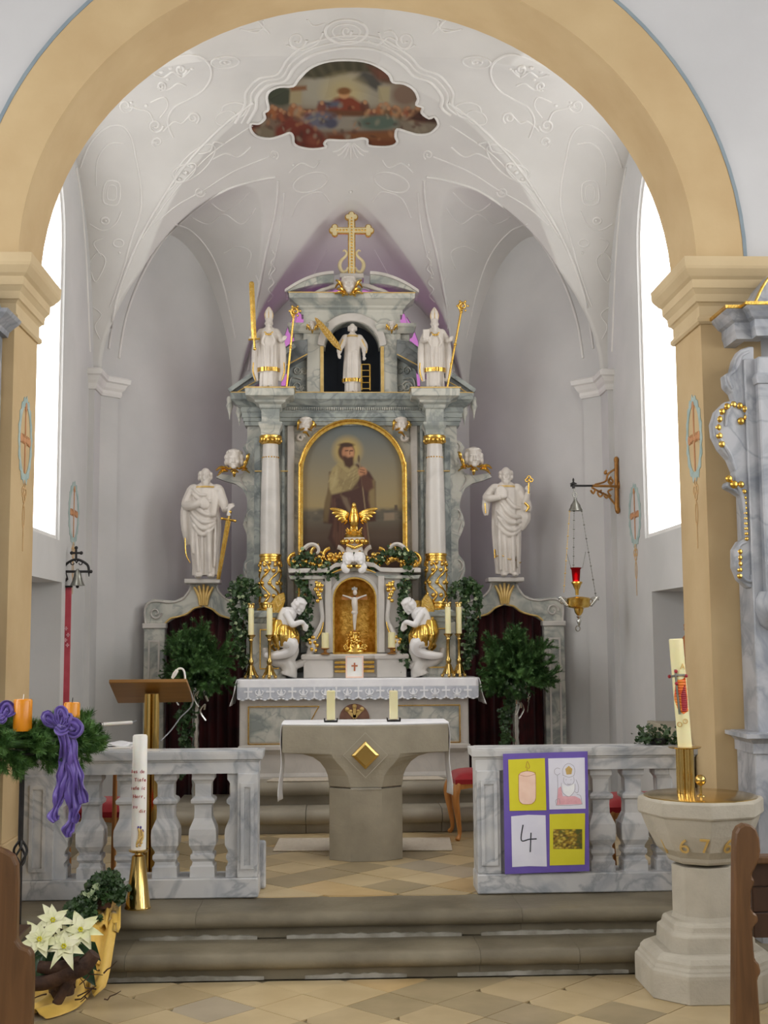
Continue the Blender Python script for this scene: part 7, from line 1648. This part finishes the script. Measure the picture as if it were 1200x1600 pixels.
cc = at(1200, 700, YS - .02); G().box(at(1184, 700, YS)[0], 2.8, YS - .05, YS + .02, at(1180, 930, YS)[2], at(1180, 560, YS)[2]).build('pilaster', greym, sa, bevel=.008)
G().sweep([(at(1180, 590, YS)[0], 6.4), (at(1180, 590, YS)[0], YS - .05), (2.8, YS - .05)], [(-.02, at(1180, 604, YS)[2]), (.012, at(1180, 602, YS)[2]), (.02, at(1180, 592, YS)[2]), (.01, at(1180, 586, YS)[2]), (-.02, at(1180, 584, YS)[2])], side=1).build('pilaster_capital', greym, sa)
kx, kz0 = at(1196, 950, YS)[0], at(1190, 985, YS)[2]; G().lathe([(.02, kz0), (.06, kz0 + .03), (.085, kz0 + .10), (.08, kz0 + .16), (.06, kz0 + .2)], (kx + .03, YS, 0), 20).build('console', greym, sa, smooth=50)
zt = at(1165, 1145, YS)[2]; xa = at(1166, 1145, YS - .12)[0]; G().sweep([(xa + .05, 6.44), (xa + .05, YS - .07), (2.8, YS - .07)], [(-.06, zt - .10), (.0, zt - .10), (.0, zt - .05), (.02, zt - .03), (.05, zt - .02), (.05, zt), (-.06, zt)], side=1).build('table_edge', greym, sa); G().box(xa + .06, 2.8, YS - .06, 6.44, 0, zt - .05).build('table_base', greym, sa, bevel=.006); G().box(xa + .03, 2.79, YS - .09, 6.43, zt - .015, zt + .003).build('table_top', greym, sa)
# and the tip of its counterpart's cornice at the left edge
la = empty('side_altar', (-2.5, 6.3, 0), 'corner of a grey marble side altar cornice at the left edge', 'altar'); xe = at(19, 500, 6.25)[0]
z0, z1 = at(10, 514, 6.25)[2], at(10, 488, 6.25)[2]; h = z1 - z0
G().sweep([(-2.9, 6.23), (xe - .07, 6.23), (xe - .07, 6.44)], [(-.06, z0), (0, z0), (.006, z0 + .3 * h), (.03, z0 + .55 * h), (.06, z0 + .8 * h), (.07, z1), (-.06, z1)], side=1).build('cornice', greym, la); G().box(-2.9, xe - .10, 6.23, 6.44, 0, z0 + .03).build('body', greym, la); G().prism([(xe - .08, z1 - .01), (xe - .12, z1 + .12), (xe - .22, z1 + .2), (-2.9, z1 + .2), (-2.9, z1 - .01)], 6.25, 6.42, 'y').build('curved_gable', greym, la)
# ================================================================== FOREGROUND
# ---- baptismal font
YF = 5.92; fc = at(1094, 1250, YF); fx = fc[0]
zf = lambda py, Y=YF - .28: at(1094, py, Y)[2]
ft = empty('baptismal_font', (fx, YF, 0), 'octagonal sandstone baptismal font with gilded date and brass cover', 'font')
R = .288; PH = math.radians(-97 + 0)
oc = dict(n=8, ph=PH, poly=False)
G().lathe([(.292, zf(1284)), (.30, zf(1280)), (.30, zf(1256, YF - .2)), (.292, zf(1252, YF - .2)), (.26, zf(1252, YF - .2)), (.252, zf(1256, YF - .2))], (fx, YF, 0), **oc).build('rim', fontst, ft, bevel=.004)
G().lathe([(.15, zf(1362)), (.164, zf(1357)), (.172, zf(1351)), (.214, zf(1338)), (.254, zf(1312)), (.277, zf(1292)), (.288, zf(1280))], (fx, YF, 0), **oc).build('bowl', fontst, ft, bevel=.003)
G().lathe([(.165, .19), (.158, zf(1450, YF - .2)), (.148, zf(1440, YF - .2)), (.147, zf(1360, YF - .17))], (fx, YF, 0), **oc).build('shaft', fontst, ft, bevel=.004)
def chamsq(h, c): return [(-h + c, -h), (h - c, -h), (h, -h + c), (h, h - c), (h - c, h), (-h + c, h), (-h, h - c), (-h, -h + c)]
def chamloft(levels):
    g = G()
    for z, h, c in levels: g.V += [(fx + x, YF + y, z) for x, y in chamsq(h, c)]
    for j in range(len(levels) - 1):
        for i in range(8): g.F.append((j * 8 + i, j * 8 + (i + 1) % 8, (j + 1) * 8 + (i + 1) % 8, (j + 1) * 8 + i))
    g.F += [tuple(range(7, -1, -1)), tuple(range((len(levels) - 1) * 8, len(levels) * 8))]
    return g
chamloft([(0, .30, .13), (.11, .30, .13), (.128, .298, .13), (.132, .288, .125), (.145, .286, .125), (.15, .278, .12), (.168, .275, .12), (.188, .258, .115), (.198, .235, .10)]).build('base', fontst, ft, bevel=.004)
chamloft([(.192, .20, .06), (.27, .195, .06), (.285, .18, .065), (.31, .176, .07), (.325, .165, .068)]).build('shaft_foot', fontst, ft, bevel=.004)
zl = zf(1252, YF - .2)
G().lathe([(.268, zl - .01), (.268, zl + .004), (.255, zl + .007), (.05, zl + .012), (.002, zl + .012)], (fx, YF, 0), 40).build('brass_cover', brass, ft, smooth=40)
kx = at(1093, 1226, YF - .08)[0]; G().lathe([(.022, zl + .008), (.02, zl + .014), (.006, zl + .02), (.006, zl + .06), (.010, zl + .062)], (kx, YF - .10, 0), 16).ell((kx, YF - .10, zl + .086), .026, 18, 12).build('knob', brass, ft, smooth=60)
# gilded date, one figure to a place on the bowl
def on_bowl(px, py):          # the point of the bowl's face that a sight line meets, and the face's outward normal
    d = ray(px, py); best = None
    for k in range(8):
        a = PH + 2 * PI * (k + .5) / 8; n = np.array((math.cos(a), math.sin(a), 0))
        if n @ d > 0: continue
        lo = 5.2
        for t in np.arange(5.2, 6.1, .004):
            p = CAM + d * (t / d[1]); r = np.interp(p[2], [zf(1362), zf(1351), zf(1338), zf(1312), zf(1292)], [.15, .172, .214, .254, .277]) * math.cos(PI / 8)
            if (p - np.array((fx, YF, 0)))[:2] @ n[:2] < r:
                tang = np.array((-n[1], n[0], 0)); off = abs((p - np.array((fx, YF, 0))) @ tang)
                if off < r * math.tan(PI / 8) * 1.05: best = (p, n)
                break
    return best
for ch, px in (('1', 1045), ('6', 1071), ('7', 1104), ('6', 1134)):
    hit = on_bowl(px, 1331)
    if hit is None: continue
    p, n = hit; tilt = Vector((n[0], n[1], -.46)).normalized(); right = Vector((-n[1], n[0], 0)).normalized(); upv = tilt.cross(right).normalized()
    upv = upv if upv.z > 0 else -upv; nn = right.cross(upv).normalized()
    M = Matrix((tuple(right) + (0,), tuple(upv) + (0,), tuple(nn) + (0,), (0, 0, 0, 1))).transposed(); M = Matrix.Translation(Vector(p) + nn * .009) @ M
    text_mesh(G(), ch, .105, M, .003).build('gilded_figure', goldflat, ft)
# ---- paschal candle in a brass holder on the font cover
pc_ = empty('paschal_candle', (at(1070, 1250, YF + .02)[0], YF + .02, zl + .01), 'tall decorated easter candle in a brass holder on the font', 'candle'); hx0 = at(1071, 1210, YF + .02)[0]; zh = at(1071, 1168, YF + .02)[2]
g = G()
for k in range(8): a = k * PI / 4; g.lathe([(.014, zl + .012), (.014, zh - .005)], (hx0 + .031 * math.cos(a), YF + .02 + .031 * math.sin(a), 0), 10)
g.lathe([(.03, zl + .012), (.03, zh - .005)], (hx0, YF + .02, 0), 16); g.build('brass_tubes', brass, pc_, smooth=40)
G().lathe([(.02, zh - .006), (.075, zh - .002), (.08, zh + .004), (.02, zh + .006)], (hx0, YF + .02, 0), 28).build('drip_pan', brass, pc_, smooth=40)
ca, cb = np.array((hx0 + .002, YF + .02, zh + .004)), at(1056, 998, YF + .02); ax = Vector(cb - ca).normalized(); rotm = ax.to_track_quat('Z', 'X').to_matrix().to_4x4(); CM = Matrix.Translation(Vector(ca)) @ rotm; L = float(np.linalg.norm(cb - ca))
G().lathe([(.034, 0), (.034, L - .004), (.03, L)], n=28, M=CM).build('wax', wax, pc_, smooth=40)
# decoration wrapped on the wax, facing the nave
Ci = CM.inverted()
def onw(px, py, lift=.002):
    d = ray(px, py); o = Ci @ Vector(CAM); dd = (Ci.to_3x3() @ Vector(d)); r = .034 + lift
    a = dd.x ** 2 + dd.y ** 2; b = 2 * (o.x * dd.x + o.y * dd.y); c = o.x ** 2 + o.y ** 2 - r * r; D = max(0, b * b - 4 * a * c); t = (-b - math.sqrt(D)) / (2 * a); return tuple(Vector(CAM) + Vector(d) * t)
def wraparea(polys, name, mat, lift):
    g = G()
    for poly_ in polys:
        ys = [p[1] for p in poly_]; rows = np.linspace(min(ys), max(ys), 14); prev = None
        for y in rows:
            xs = []
            for i in range(len(poly_)):
                (x1, y1), (x2, y2) = poly_[i], poly_[(i + 1) % len(poly_)]
                if (y1 <= y <= y2 or y2 <= y <= y1) and y1 != y2: xs.append(x1 + (x2 - x1) * (y - y1) / (y2 - y1))
            if len(xs) < 2: xs = [poly_[0][0], poly_[0][0] + .2]
            row = [onw(px, y, lift) for px in np.linspace(min(xs), max(xs), 6)]
            if prev: o = len(g.V); g.V += prev + row; g.F += [(o + i, o + i + 1, o + 7 + i, o + 6 + i) for i in range(5)]
            prev = row
    ob = g.build(name, mat, pc_, smooth=180, recalc=True); ob.modifiers.new('t', 'SOLIDIFY').thickness = .002; return ob
wraparea([[(1056, 1062), (1071, 1058), (1074, 1090), (1075, 1112), (1068, 1116), (1059, 1108), (1053, 1092)]], 'flame_relief', flame_m, .002)
wraparea([[(1064, 1085), (1070, 1070), (1074, 1100), (1073, 1112), (1066, 1112)]], 'inner_flame', redwax, .004)
g = G(); g.tube([onw(1055, 1046, .006), onw(1058, 1080, .006), onw(1062, 1116, .006)], .0055, 6); g.tube([onw(1049, 1057, .006), onw(1057, 1055, .006), onw(1070, 1055, .006)], .0055, 6); g.build('cross', oldsilver, pc_)
g = G()
for q in ((1046, 1057), (1056, 1049), (1057, 1068), (1072, 1056)): g.ell(onw(*q, .008), .009, 8, 6)
g.build('wax_nails', redwax, pc_, smooth=80)
def letters(parent, txt, pts, size, mat, fn, depth=.0012):
    for ch, (px, py) in zip(txt, pts):
        p = Vector(fn(px, py)); q = Vector(fn(px + 1, py)); u = Vector(fn(px, py - 4)); rx = (q - p).normalized(); uz = (u - p).normalized(); nz_ = rx.cross(uz).normalized(); uz = nz_.cross(rx)
        M = Matrix((tuple(rx) + (0,), tuple(uz) + (0,), tuple(nz_) + (0,), (0, 0, 0, 1))).transposed(); text_mesh(G(), ch, size, Matrix.Translation(p) @ M, depth).build('letter', mat, parent)
letters(pc_, 'A', [(1067, 1046)], .042, goldflat, lambda x, y: onw(x, y, .003)); letters(pc_, 'OO', [(1062, 1136), (1071, 1131)], .036, goldflat, lambda x, y: onw(x, y, .003))
# ---- tall white candle with red lettering
YC = 6.56; tc = empty('tall_candle', (at(216, 1400, YC)[0], YC, ZS), 'tall white candle with red lettering on a conical brass stand', 'candle')
tx = at(216, 1370, YC)[0]; zk = lambda py: at(216, py, YC)[2]; z0 = ZS
G().lathe([(.068, z0), (.068, z0 + .006), (.064, z0 + .012), (.034, zk(1337)), (.02, zk(1335)), (.018, zk(1331)), (.045, zk(1331)), (.052, zk(1329)), (.052, zk(1327)), (.02, zk(1326))], (tx, YC, 0), 36).build('brass_stand', brass, tc, smooth=30)
RC = .0385; zct, zcb = zk(1148), zk(1328)
G().lathe([(RC, zcb), (RC, zct - .008), (RC - .006, zct)], (tx, YC, 0), 36).build('wax', waxwhite, tc, smooth=40)
def onc(px, py, lift=.001):
    d = ray(px, py); o = CAM - np.array((tx, YC, 0)); r = RC + lift; a = d[0] ** 2 + d[1] ** 2; b = 2 * (o[0] * d[0] + o[1] * d[1]); c = o[0] ** 2 + o[1] ** 2 - r * r; D = max(0, b * b - 4 * a * c); t = (-b - math.sqrt(D)) / (2 * a); return tuple(CAM + d * t)
for txt, px, py, st, sz in (('Aus der', 206.5, 1208, 3.5, .026), ('Tiefe', 212, 1221, 3.6, .026), ('rufe ich', 206, 1234, 3.2, .026), ('Herr,', 210, 1247, 3.9, .026), ('zu', 209, 1263, 4, .026), ('dir', 219, 1270, 3.4, .026)):
    xs = [px + i * st for i in range(len(txt))]; keep = [(c, x) for c, x in zip(txt, xs) if x < 227.5 and c != ' ']
    letters(tc, ''.join(c for c, _ in keep), [(x, py) for _, x in keep], sz, redink, onc)
g = G()
for pts in ([(213, 1320), (217, 1312), (222, 1306), (225, 1298)], [(216, 1318), (218, 1302), (216, 1294)], [(219, 1318), (223, 1308), (221, 1296)]): g.tube(bezcat([onc(*q, .004) for q in pts], 4), [.004, .005, .006, .007, .007, .007, .006, .005, .004, .003, .003, .002, .002], 6)
for q in ((214, 1322), (219, 1321), (221, 1317), (216, 1315)): g.ell(onc(*q, .003), .007, 8, 6)
g.build('golden_wheat', goldflat, tc, smooth=60); g = G()
for q in ((216, 1293), (220, 1293), (223, 1298)): g.ell(onc(*q, .003), (.005, .004, .008), 8, 6)
g.build('purple_grapes', purple, tc, smooth=60)
# ---- advent wreath on an iron stand
YWr = 5.95; wx = at(36, 1150, YWr)[0]; zw = at(36, 1156, YWr)[2]
ws = empty('wreath_stand', (wx, YWr, 0), 'black wrought iron stand carrying the advent wreath', 'stand'); zp = lambda py: at(36, py, YWr)[2]
G().tube([(wx, YWr, .03), (wx, YWr, zp(1352))], .012, 10).build('lower_rod', iron, ws, smooth=60); G().tube([(wx, YWr, zp(1314)), (wx, YWr, zw)], .0125, 10).build('upper_rod', iron, ws, smooth=60)
g = G()
for k in range(4):
    a0 = k * PI / 2; P = [(wx + .032 * math.sin(PI * t) * math.cos(a0 + t * 2.6), YWr + .032 * math.sin(PI * t) * math.sin(a0 + t * 2.6), zp(1356) + (zp(1310) - zp(1356)) * t) for t in np.linspace(0, 1, 16)]; g.tube(P, .006, 6)
g.build('twisted_basket', iron, ws, smooth=60)
g = G()
for k in range(3): a = k * 2 * PI / 3 + .5; g.tube(bezcat([(wx, YWr, .06), (wx + .08 * math.cos(a), YWr + .08 * math.sin(a), .05), (wx + .17 * math.cos(a), YWr + .17 * math.sin(a), .01)], 5), .011, 8)
g.build('feet', iron, ws, smooth=60)
g = G(); g.tube([(wx + .22 * math.cos(a), YWr + .22 * math.sin(a), zw - .05) for a in np.linspace(0, 2 * PI, 33)[:-1]], .007, 6, closed=True)
for k in range(4): a = k * PI / 2; g.tube([(wx, YWr, zw - .05), (wx + .22 * math.cos(a), YWr + .22 * math.sin(a), zw - .05)], .006, 6)
g.build('carrier_ring', iron, ws, smooth=60)
wr = empty('advent_wreath', (wx, YWr, zw), 'green fir advent wreath on the black iron stand', 'wreath')
bm_ = [branch_mesh(.15, 71 + k, .034, 110, 3, .0022) for k in range(3)]; bme = []
rnd = random.Random(9); G().tube([(wx + .24 * math.cos(a), YWr + .24 * math.sin(a), zw) for a in np.linspace(0, 2 * PI, 33)[:-1]], .02, 8, closed=True).build('ring_core', fir, wr, smooth=60)
for i in range(230):
    a = rnd.uniform(0, 2 * PI); b = rnd.uniform(0, 2 * PI); k = i % 3
    if k >= len(bme): o = bm_[k].build('fir_sprig', fir2, wr, world=False, recalc=False); bme.append(o.data)
    else: o = bpy.data.objects.new('fir_sprig', bme[k]); COL.objects.link(o); o.parent = wr
    r = .24 + .035 * math.cos(b); o.location = (r * math.cos(a), r * math.sin(a), .035 * math.sin(b))
    d = (math.cos(a) * math.cos(b) * .7 - math.sin(a) * .8, math.sin(a) * math.cos(b) * .7 + math.cos(a) * .8, math.sin(b) * .6 - .1); o.rotation_mode = 'QUATERNION'; o.rotation_quaternion = orient(d, b); s_ = rnd.uniform(.7, 1.1); o.scale = (s_, s_, s_)
for i, (px, Y, w_, py0, py1, lb) in enumerate(((35, YWr - .24, 14, 1091, 1136, 'thick orange candle on the front of the advent wreath'), (112, YWr - .06, 12, 1096, 1134, 'thick orange candle beside the purple bow on the wreath'))):
    p = at(px, py1, Y); z1 = at(px, py0, Y)[2]; z0 = at(px, py1 + 6, Y)[2]; r_ = w_ * .00053 * Y * 1.0
    cdl = empty('advent_candle', (p[0], Y, z0), lb, 'candle', 'orange advent candles'); G().lathe([(r_ * .96, z0), (r_, z0 + .01), (r_, z1 - .012), (r_ * .9, z1 - .004), (r_ * .6, z1 - .006), (.004, z1 - .012)], (p[0], Y, 0), 28).build('wax', waxorange, cdl, smooth=45)
    G().tube([(p[0], Y, z1 - .012), (p[0] + .003, Y, z1 + .018)], [.0022, .0016], 6).build('wick', waxwhite if i == 0 else black, cdl)
# purple bows
def ribbon(g, pts, wid, Y, tw=0.0, seed=0):
    P = bezcat([at(px, py, Y + (q[0] if q else 0)) for px, py, *q in pts], 8); m = len(P); rnd = random.Random(seed); W_ = list(np.interp(np.linspace(0, 1, m), np.linspace(0, 1, len(wid)), wid)); V = []; nC = 15
    for i, p in enumerate(P):
        t = P[min(i + 1, m - 1)] - P[max(i - 1, 0)]; t = t / (np.linalg.norm(t) + 1e-9); sd = np.cross(t, (0, 1, 0)); sd /= np.linalg.norm(sd) + 1e-9; a = tw * math.sin(i * .35 + seed)
        sd2 = sd * math.cos(a) + np.array((0, 1, 0)) * math.sin(a); nr = np.cross(sd2, t)
        for k in range(nC): u = k / (nC - 1) * 2 - 1; V.append(p + sd2 * W_[i] * u + nr * W_[i] * (.26 * math.sin(u * 8 + i * .07 + seed) + .12 * math.sin(u * 4 - i * .25 + seed * 2)) + sd2 * W_[i] * .06 * math.sin(i * .5 + u * 3))
    Fc = [(i * nC + k, i * nC + k + 1, (i + 1) * nC + k + 1, (i + 1) * nC + k) for i in range(m - 1) for k in range(nC - 1)]; g.add(V, Fc)
def bow(name, lb, parts, Y, base):
    root = empty(name, tuple(at(base[0], base[1], Y)), lb, 'bow', 'purple satin bows on the wreath')
    for nm, pts, wd, tw, sd in parts:
        g = G(); ribbon(g, pts, wd, Y, tw, sd); o = g.build(nm, purple, root, smooth=180, recalc=False); o.modifiers.new('t', 'SOLIDIFY').thickness = .003
    return root
YB = YWr - .27
bow('purple_bow', 'large purple satin bow with long trailing ends on the wreath', [('loop', [(95, 1138), (82, 1124), (73, 1119), (78, 1128), (95, 1138)], [.012, .03, .026, .03, .012], .5, 1), ('loop', [(96, 1138), (92, 1118), (95, 1110), (101, 1120), (98, 1138)], [.012, .022, .024, .022, .012], .6, 2), ('loop', [(97, 1138), (110, 1130), (121, 1138), (116, 1146), (100, 1140)], [.012, .028, .03, .024, .012], .4, 3), ('loop', [(95, 1137), (103, 1124), (106, 1120), (104, 1132), (97, 1138)], [.012, .02, .022, .018, .01], .5, 4), ('knot', [(88, 1136, -.03), (96, 1142, -.04), (104, 1138, -.03)], [.014, .026, .014], .2, 5),
    ('tail', [(97, 1142), (104, 1165), (104, 1188), (100, 1205), (96, 1225), (92, 1245), (88, 1262), (84, 1275), (88, 1283)], [.02, .034, .036, .03, .032, .028, .016, .03, .012], .5, 6), ('tail', [(104, 1142), (112, 1165), (114, 1190), (122, 1215), (128, 1235), (132, 1255)], [.018, .03, .026, .028, .024, .02], .6, 7), ('tail', [(110, 1190), (114, 1215), (112, 1240), (116, 1262), (112, 1282), (106, 1298), (107, 1308)], [.024, .032, .03, .034, .014, .03, .01], .5, 8), ('tail', [(116, 1262), (119, 1275), (116, 1286)], [.012, .02, .008], .4, 9)], YB, (98, 1138))
bow('purple_bow', 'small purple satin bow at the left side of the wreath', [('loop', [(3, 1122), (8, 1106), (12, 1104), (16, 1112), (4, 1122)], [.012, .03, .03, .026, .012], .4, 1), ('loop', [(2, 1122), (-8, 1110), (-14, 1114), (-4, 1122)], [.012, .028, .026, .012], .4, 2), ('knot', [(-3, 1120, -.03), (2, 1124, -.04), (7, 1120, -.03)], [.014, .024, .014], .2, 3)], YB, (3, 1120))
# ---- yellow cloth flowing down the steps
def flowcloth():
    def surf(x, y):
        return float(np.interp(y, [5.0, 5.93, 6.13, 6.41, 6.9], [.002, .003, .146, .276, .274]))
    # spine from the rail down to the nave floor, and half width there
    spine = [fl(190, 1372, .30), fl(172, 1410, .28), fl(160, 1442, .26), fl(152, 1470, .16), fl(132, 1505, .14), fl(106, 1545, .01), fl(72, 1572, .01), fl(40, 1585, .01)]
    wid = [.03, .06, .09, .105, .11, .14, .15, .12]
    P = bezcat([(p[0], p[1]) for p in spine], 10); m = len(P); Wd = np.interp(np.linspace(0, 1, m), np.linspace(0, 1, len(wid)), wid); g = G(); nC = 30
    for i, p in enumerate(P):
        t = P[min(i + 1, m - 1)] - P[max(i - 1, 0)]; t = t / (np.linalg.norm(t) + 1e-9); sd = np.array((t[1], -t[0]))
        if sd[0] < 0: sd = -sd
        for k in range(nC + 1):
            u = k / nC * 2 - 1; q = p + sd * Wd[i] * u; f = .014 * (1 + math.sin(u * 8 + i * .05)) + .008 * (1 + math.sin(u * 15 - i * .09 + 1)) * (1 - .3 * abs(u)) + .003 * (1 + math.sin(i * .3 + u * 3)); g.V.append((q[0], q[1], surf(*q) + .004 + f * (1 - .5 * u * u)))
    g.F = [(i * (nC + 1) + k, i * (nC + 1) + k + 1, (i + 1) * (nC + 1) + k + 1, (i + 1) * (nC + 1) + k) for i in range(m - 1) for k in range(nC)]
    o = g.build('yellow_cloth', yellowc, None, smooth=180); o.modifiers.new('t', 'SOLIDIFY').thickness = .003
    tag(o, 'golden yellow satin cloth flowing down the steps under the plants', 'cloth')
flowcloth()
# ---- ivy pot on the cloth
def ivypot():
    Y = 6.42; c = at(160, 1392, Y); root = empty('ivy_plant', (c[0], Y, ZS), 'dark bushy ivy plant on the top step beside the tall candle', 'plant'); rnd = random.Random(3); g = G(); cen = []
    for _ in range(330):
        a, e = rnd.uniform(0, 2 * PI), rnd.uniform(-.5, 1.5); r = rnd.uniform(.5, 1); cen.append((c[0] + .10 * r * math.cos(a) * math.cos(e) + .02, Y + .08 * r * math.sin(a) * math.cos(e), ZS + .11 + .09 * r * math.sin(e)))
    for k in range(5):
        P = bezcat([at(150, 1395, Y - .05), at(140 - k * 6 + rnd.uniform(-4, 4), 1415, Y - .09), at(150 - k * 9, 1440 + rnd.uniform(-8, 8), Y - .12)], 9); cen += [tuple(p) for p in P] * 3
    leaf_cloud(g, cen, .024, rnd, 4, .014, (0, -.8, .6)).build('leaves', ivy, root, recalc=False); leaf_cloud(G(), [(c[0] - .05 + rnd.uniform(-.03, .05), Y - .09, ZS + .12 + rnd.uniform(-.06, .06)) for _ in range(14)], .03, rnd, 1, .01).build('pale_leaves', ivyl, root, recalc=False)
    G().lathe([(.045, ZS + .035), (.06, ZS + .12), (.055, ZS + .122)], (c[0], Y, 0), 18).build('pot', twig, root, smooth=40)
ivypot()
# ---- poinsettia
def poinsettia():
    Y = 5.86; c = at(96, 1500, Y); root = empty('poinsettia', (c[0], Y, 0), 'cream white poinsettia among dark branches by the left pew', 'plant'); rnd = random.Random(6)
    def blade(g, o, d, up_, L, w_):
        d = Vector(d).normalized(); sd = d.cross(Vector(up_)).normalized(); n = sd.cross(d); o = Vector([float(v) for v in o]); rows = [(0, .08), (.18, .55), (.38, 1.0), (.55, .8), (.75, .5), (1, .03)]; V = []
        for t, k in rows:
            m = o + d * L * t - n * L * .35 * t * t; V += [tuple(m - sd * w_ * k), tuple(m - n * .006), tuple(m + sd * w_ * k)]
        g.add(V, [f for r in range(5) for f in ((r * 3, r * 3 + 1, r * 3 + 4, r * 3 + 3), (r * 3 + 1, r * 3 + 2, r * 3 + 5, r * 3 + 4))])
    heads = [(84, 1437, -.02, .085), (63, 1467, -.12, .10), (127, 1452, -.05, .10), (101, 1478, -.14, .085), (112, 1462, .0, .07)]
    for px, py, dy, L in heads:
        o = at(px, py, Y + dy); fh = empty('flower_head', (0, 0, 0)); fh.parent = root; fh.location = Vector(o) - root.location
        for ring, (n_, el_, sc) in enumerate(((6, -.15, 1.0), (5, .45, .72))):
            for k in range(n_):
                a = 2 * PI * k / n_ + rnd.uniform(-.2, .2) + ring * .5; g = G(); blade(g, o, (math.cos(a), math.sin(a) * .7 - .35, math.sin(a) * .75 + el_ * .4), (0, -.75, .65), L * sc * rnd.uniform(.85, 1.35), L * rnd.uniform(.2, .29)); g.build('bract', poin, fh, smooth=180, recalc=False)
        g = G()
        for k in range(6): a = k * 1.05; g.ell((o[0] + .008 * math.cos(a), o[1] - .018, o[2] + .008 * math.sin(a) + .004), .005, 6, 5)
        g.build('buds', yelp, fh)
    for i in range(26):
        px, py = rnd.uniform(60, 142), rnd.uniform(1478, 1518); o = at(px, py - 14, Y + rnd.uniform(-.08, .08)); a = rnd.uniform(0, 2 * PI); g = G(); blade(g, o, (math.cos(a) * .8, -.5 + rnd.uniform(-.3, .3), -.55 + .4 * math.sin(a)), (0, -.8, .5), rnd.uniform(.09, .13), .034); g.build('leaf', leafd, root, smooth=180, recalc=False)
    zt = at(96, 1500, Y)[2]; G().lathe([(.055, .02), (.075, zt - .02), (.07, zt - .018)], (c[0], Y + .02, 0), 20).build('pot', twig, root, smooth=40)
    g = G()
    for px, py, dy, L in heads: o = at(px, py, Y + dy); g.tube(bezcat([(c[0], Y + .02, zt - .03), ((c[0] + o[0]) / 2, Y + .01, (zt + o[2]) / 2), tuple(o)], 4), .005, 6)
    g.build('stems', leafd, root)
poinsettia()
# ---- gnarled branch on the cloth
br = empty('gnarled_branch', tuple(fl(80, 1580, .0)), 'dark gnarled wooden branch lying on the yellow cloth', 'branch'); Yb = 5.72
for nm, pts, r in (('limb', [(148, 1490), (130, 1510), (95, 1525), (70, 1535), (45, 1538)], [.03, .04, .038, .034, .03]), ('limb', [(128, 1505), (110, 1528), (98, 1550), (90, 1566), (85, 1578)], [.034, .028, .024, .022, .02]), ('limb', [(60, 1510), (90, 1512), (125, 1500)], [.026, .03, .02])):
    P = bezcat([np.maximum(at(px, py, Yb), (-9, -9, .03)) for px, py in pts], 6); G().tube(P, list(np.interp(np.linspace(0, 1, len(P)), np.linspace(0, 1, len(r)), r)), 9).build(nm, twig, br, smooth=60)
g = G(); rnd = random.Random(14)
for k in range(22):
    px, py = rnd.uniform(70, 170), rnd.uniform(1500, 1572); p = np.maximum(at(px, py, Yb + .02), (-9, -9, .045)); P = [p]; d = np.array((rnd.uniform(-1, 1), rnd.uniform(-.3, .1), rnd.uniform(-.3, .9)))
    for _ in range(4): P.append(np.maximum(P[-1] + d * .025 + np.array([rnd.uniform(-.012, .012) for _ in range(3)]), (-9, -9, .03)))
    g.tube(P, [.004, .0035, .003, .0025, .0015], 5)
g.build('twigs', twig, br)
# ---- pews at the picture's edges
pr_ = empty('pew', (1.75, 4.9, 0), 'brown wooden pew end with carved edge in front of the font', 'pew')
def pew_end(s, Xp, outline, nm):
    pass
Yp1 = 5.02; E = [(1150, 1302), (1155, 1293), (1164, 1288), (1174, 1289), (1182, 1296), (1187, 1310), (1189, 1330), (1186, 1345), (1180, 1358), (1175, 1366), (1176, 1372), (1180, 1376), (1178, 1384), (1174, 1392), (1174, 1420), (1178, 1426), (1184, 1430), (1186, 1440), (1180, 1446), (1176, 1452), (1178, 1480), (1180, 1500), (1186, 1506), (1190, 1520), (1184, 1530), (1186, 1560), (1190, 1620), (1196, 1680), (1148, 1680), (1148, 1320)]
Q = [at(px, py, Yp1) for px, py in E]
zmin = 0.0; V2 = [(p[0], max(.0, p[2])) for p in Q]
G().prism(V2, Yp1, Yp1 + .055, 'y').build('pew_end', woodpew, pr_, bevel=.008)
x0 = at(1180, 1400, Yp1)[0] - .02; zb_ = at(1180, 1352, Yp1)[2]
for k in range(3): G().box(x0 + .03, x0 + 1.2, Yp1 + .06 + .004 * k, Yp1 + .085 + .004 * k, .42 + k * (zb_ - .42) / 3 + .003, .42 + (k + 1) * (zb_ - .42) / 3).build('back_plank', woodpewd, pr_, bevel=.003)
G().box(x0 + .16, x0 + 1.2, Yp1 + .09, Yp1 + .45, .40, .43).build('seat', woodpewd, pr_, bevel=.004)
G().box(x0, x0 + 1.2, Yp1 + .02, Yp1 + .10, zb_, zb_ + .03).build('top_rail', woodpew, pr_, bevel=.006)
pl_ = empty('pew', (-1.8, 5.0, 0), 'dark brown wooden pew end at the left edge', 'pew'); Yq = 5.06
E = [(-60, 1318), (-20, 1320), (8, 1330), (20, 1338), (26, 1352), (27, 1380), (25, 1470), (32, 1480), (44, 1484), (50, 1492), (51, 1530), (49, 1600), (47, 1680), (-60, 1680)]
G().prism([(at(px, py, Yq)[0], max(0, at(px, py, Yq)[2])) for px, py in E], Yq, Yq + .055, 'y').build('pew_end', woodpew, pl_, bevel=.01, seg=2)
xq = at(0, 1400, Yq)[0]; G().box(xq - 1.2, xq + .02, Yq + .06, Yq + .09, .42, at(0, 1345, Yq)[2]).build('back_plank', woodpewd, pl_, bevel=.003); G().box(xq - 1.2, xq + .02, Yq + .09, Yq + .45, .40, .43).build('seat', woodpewd, pl_, bevel=.004)
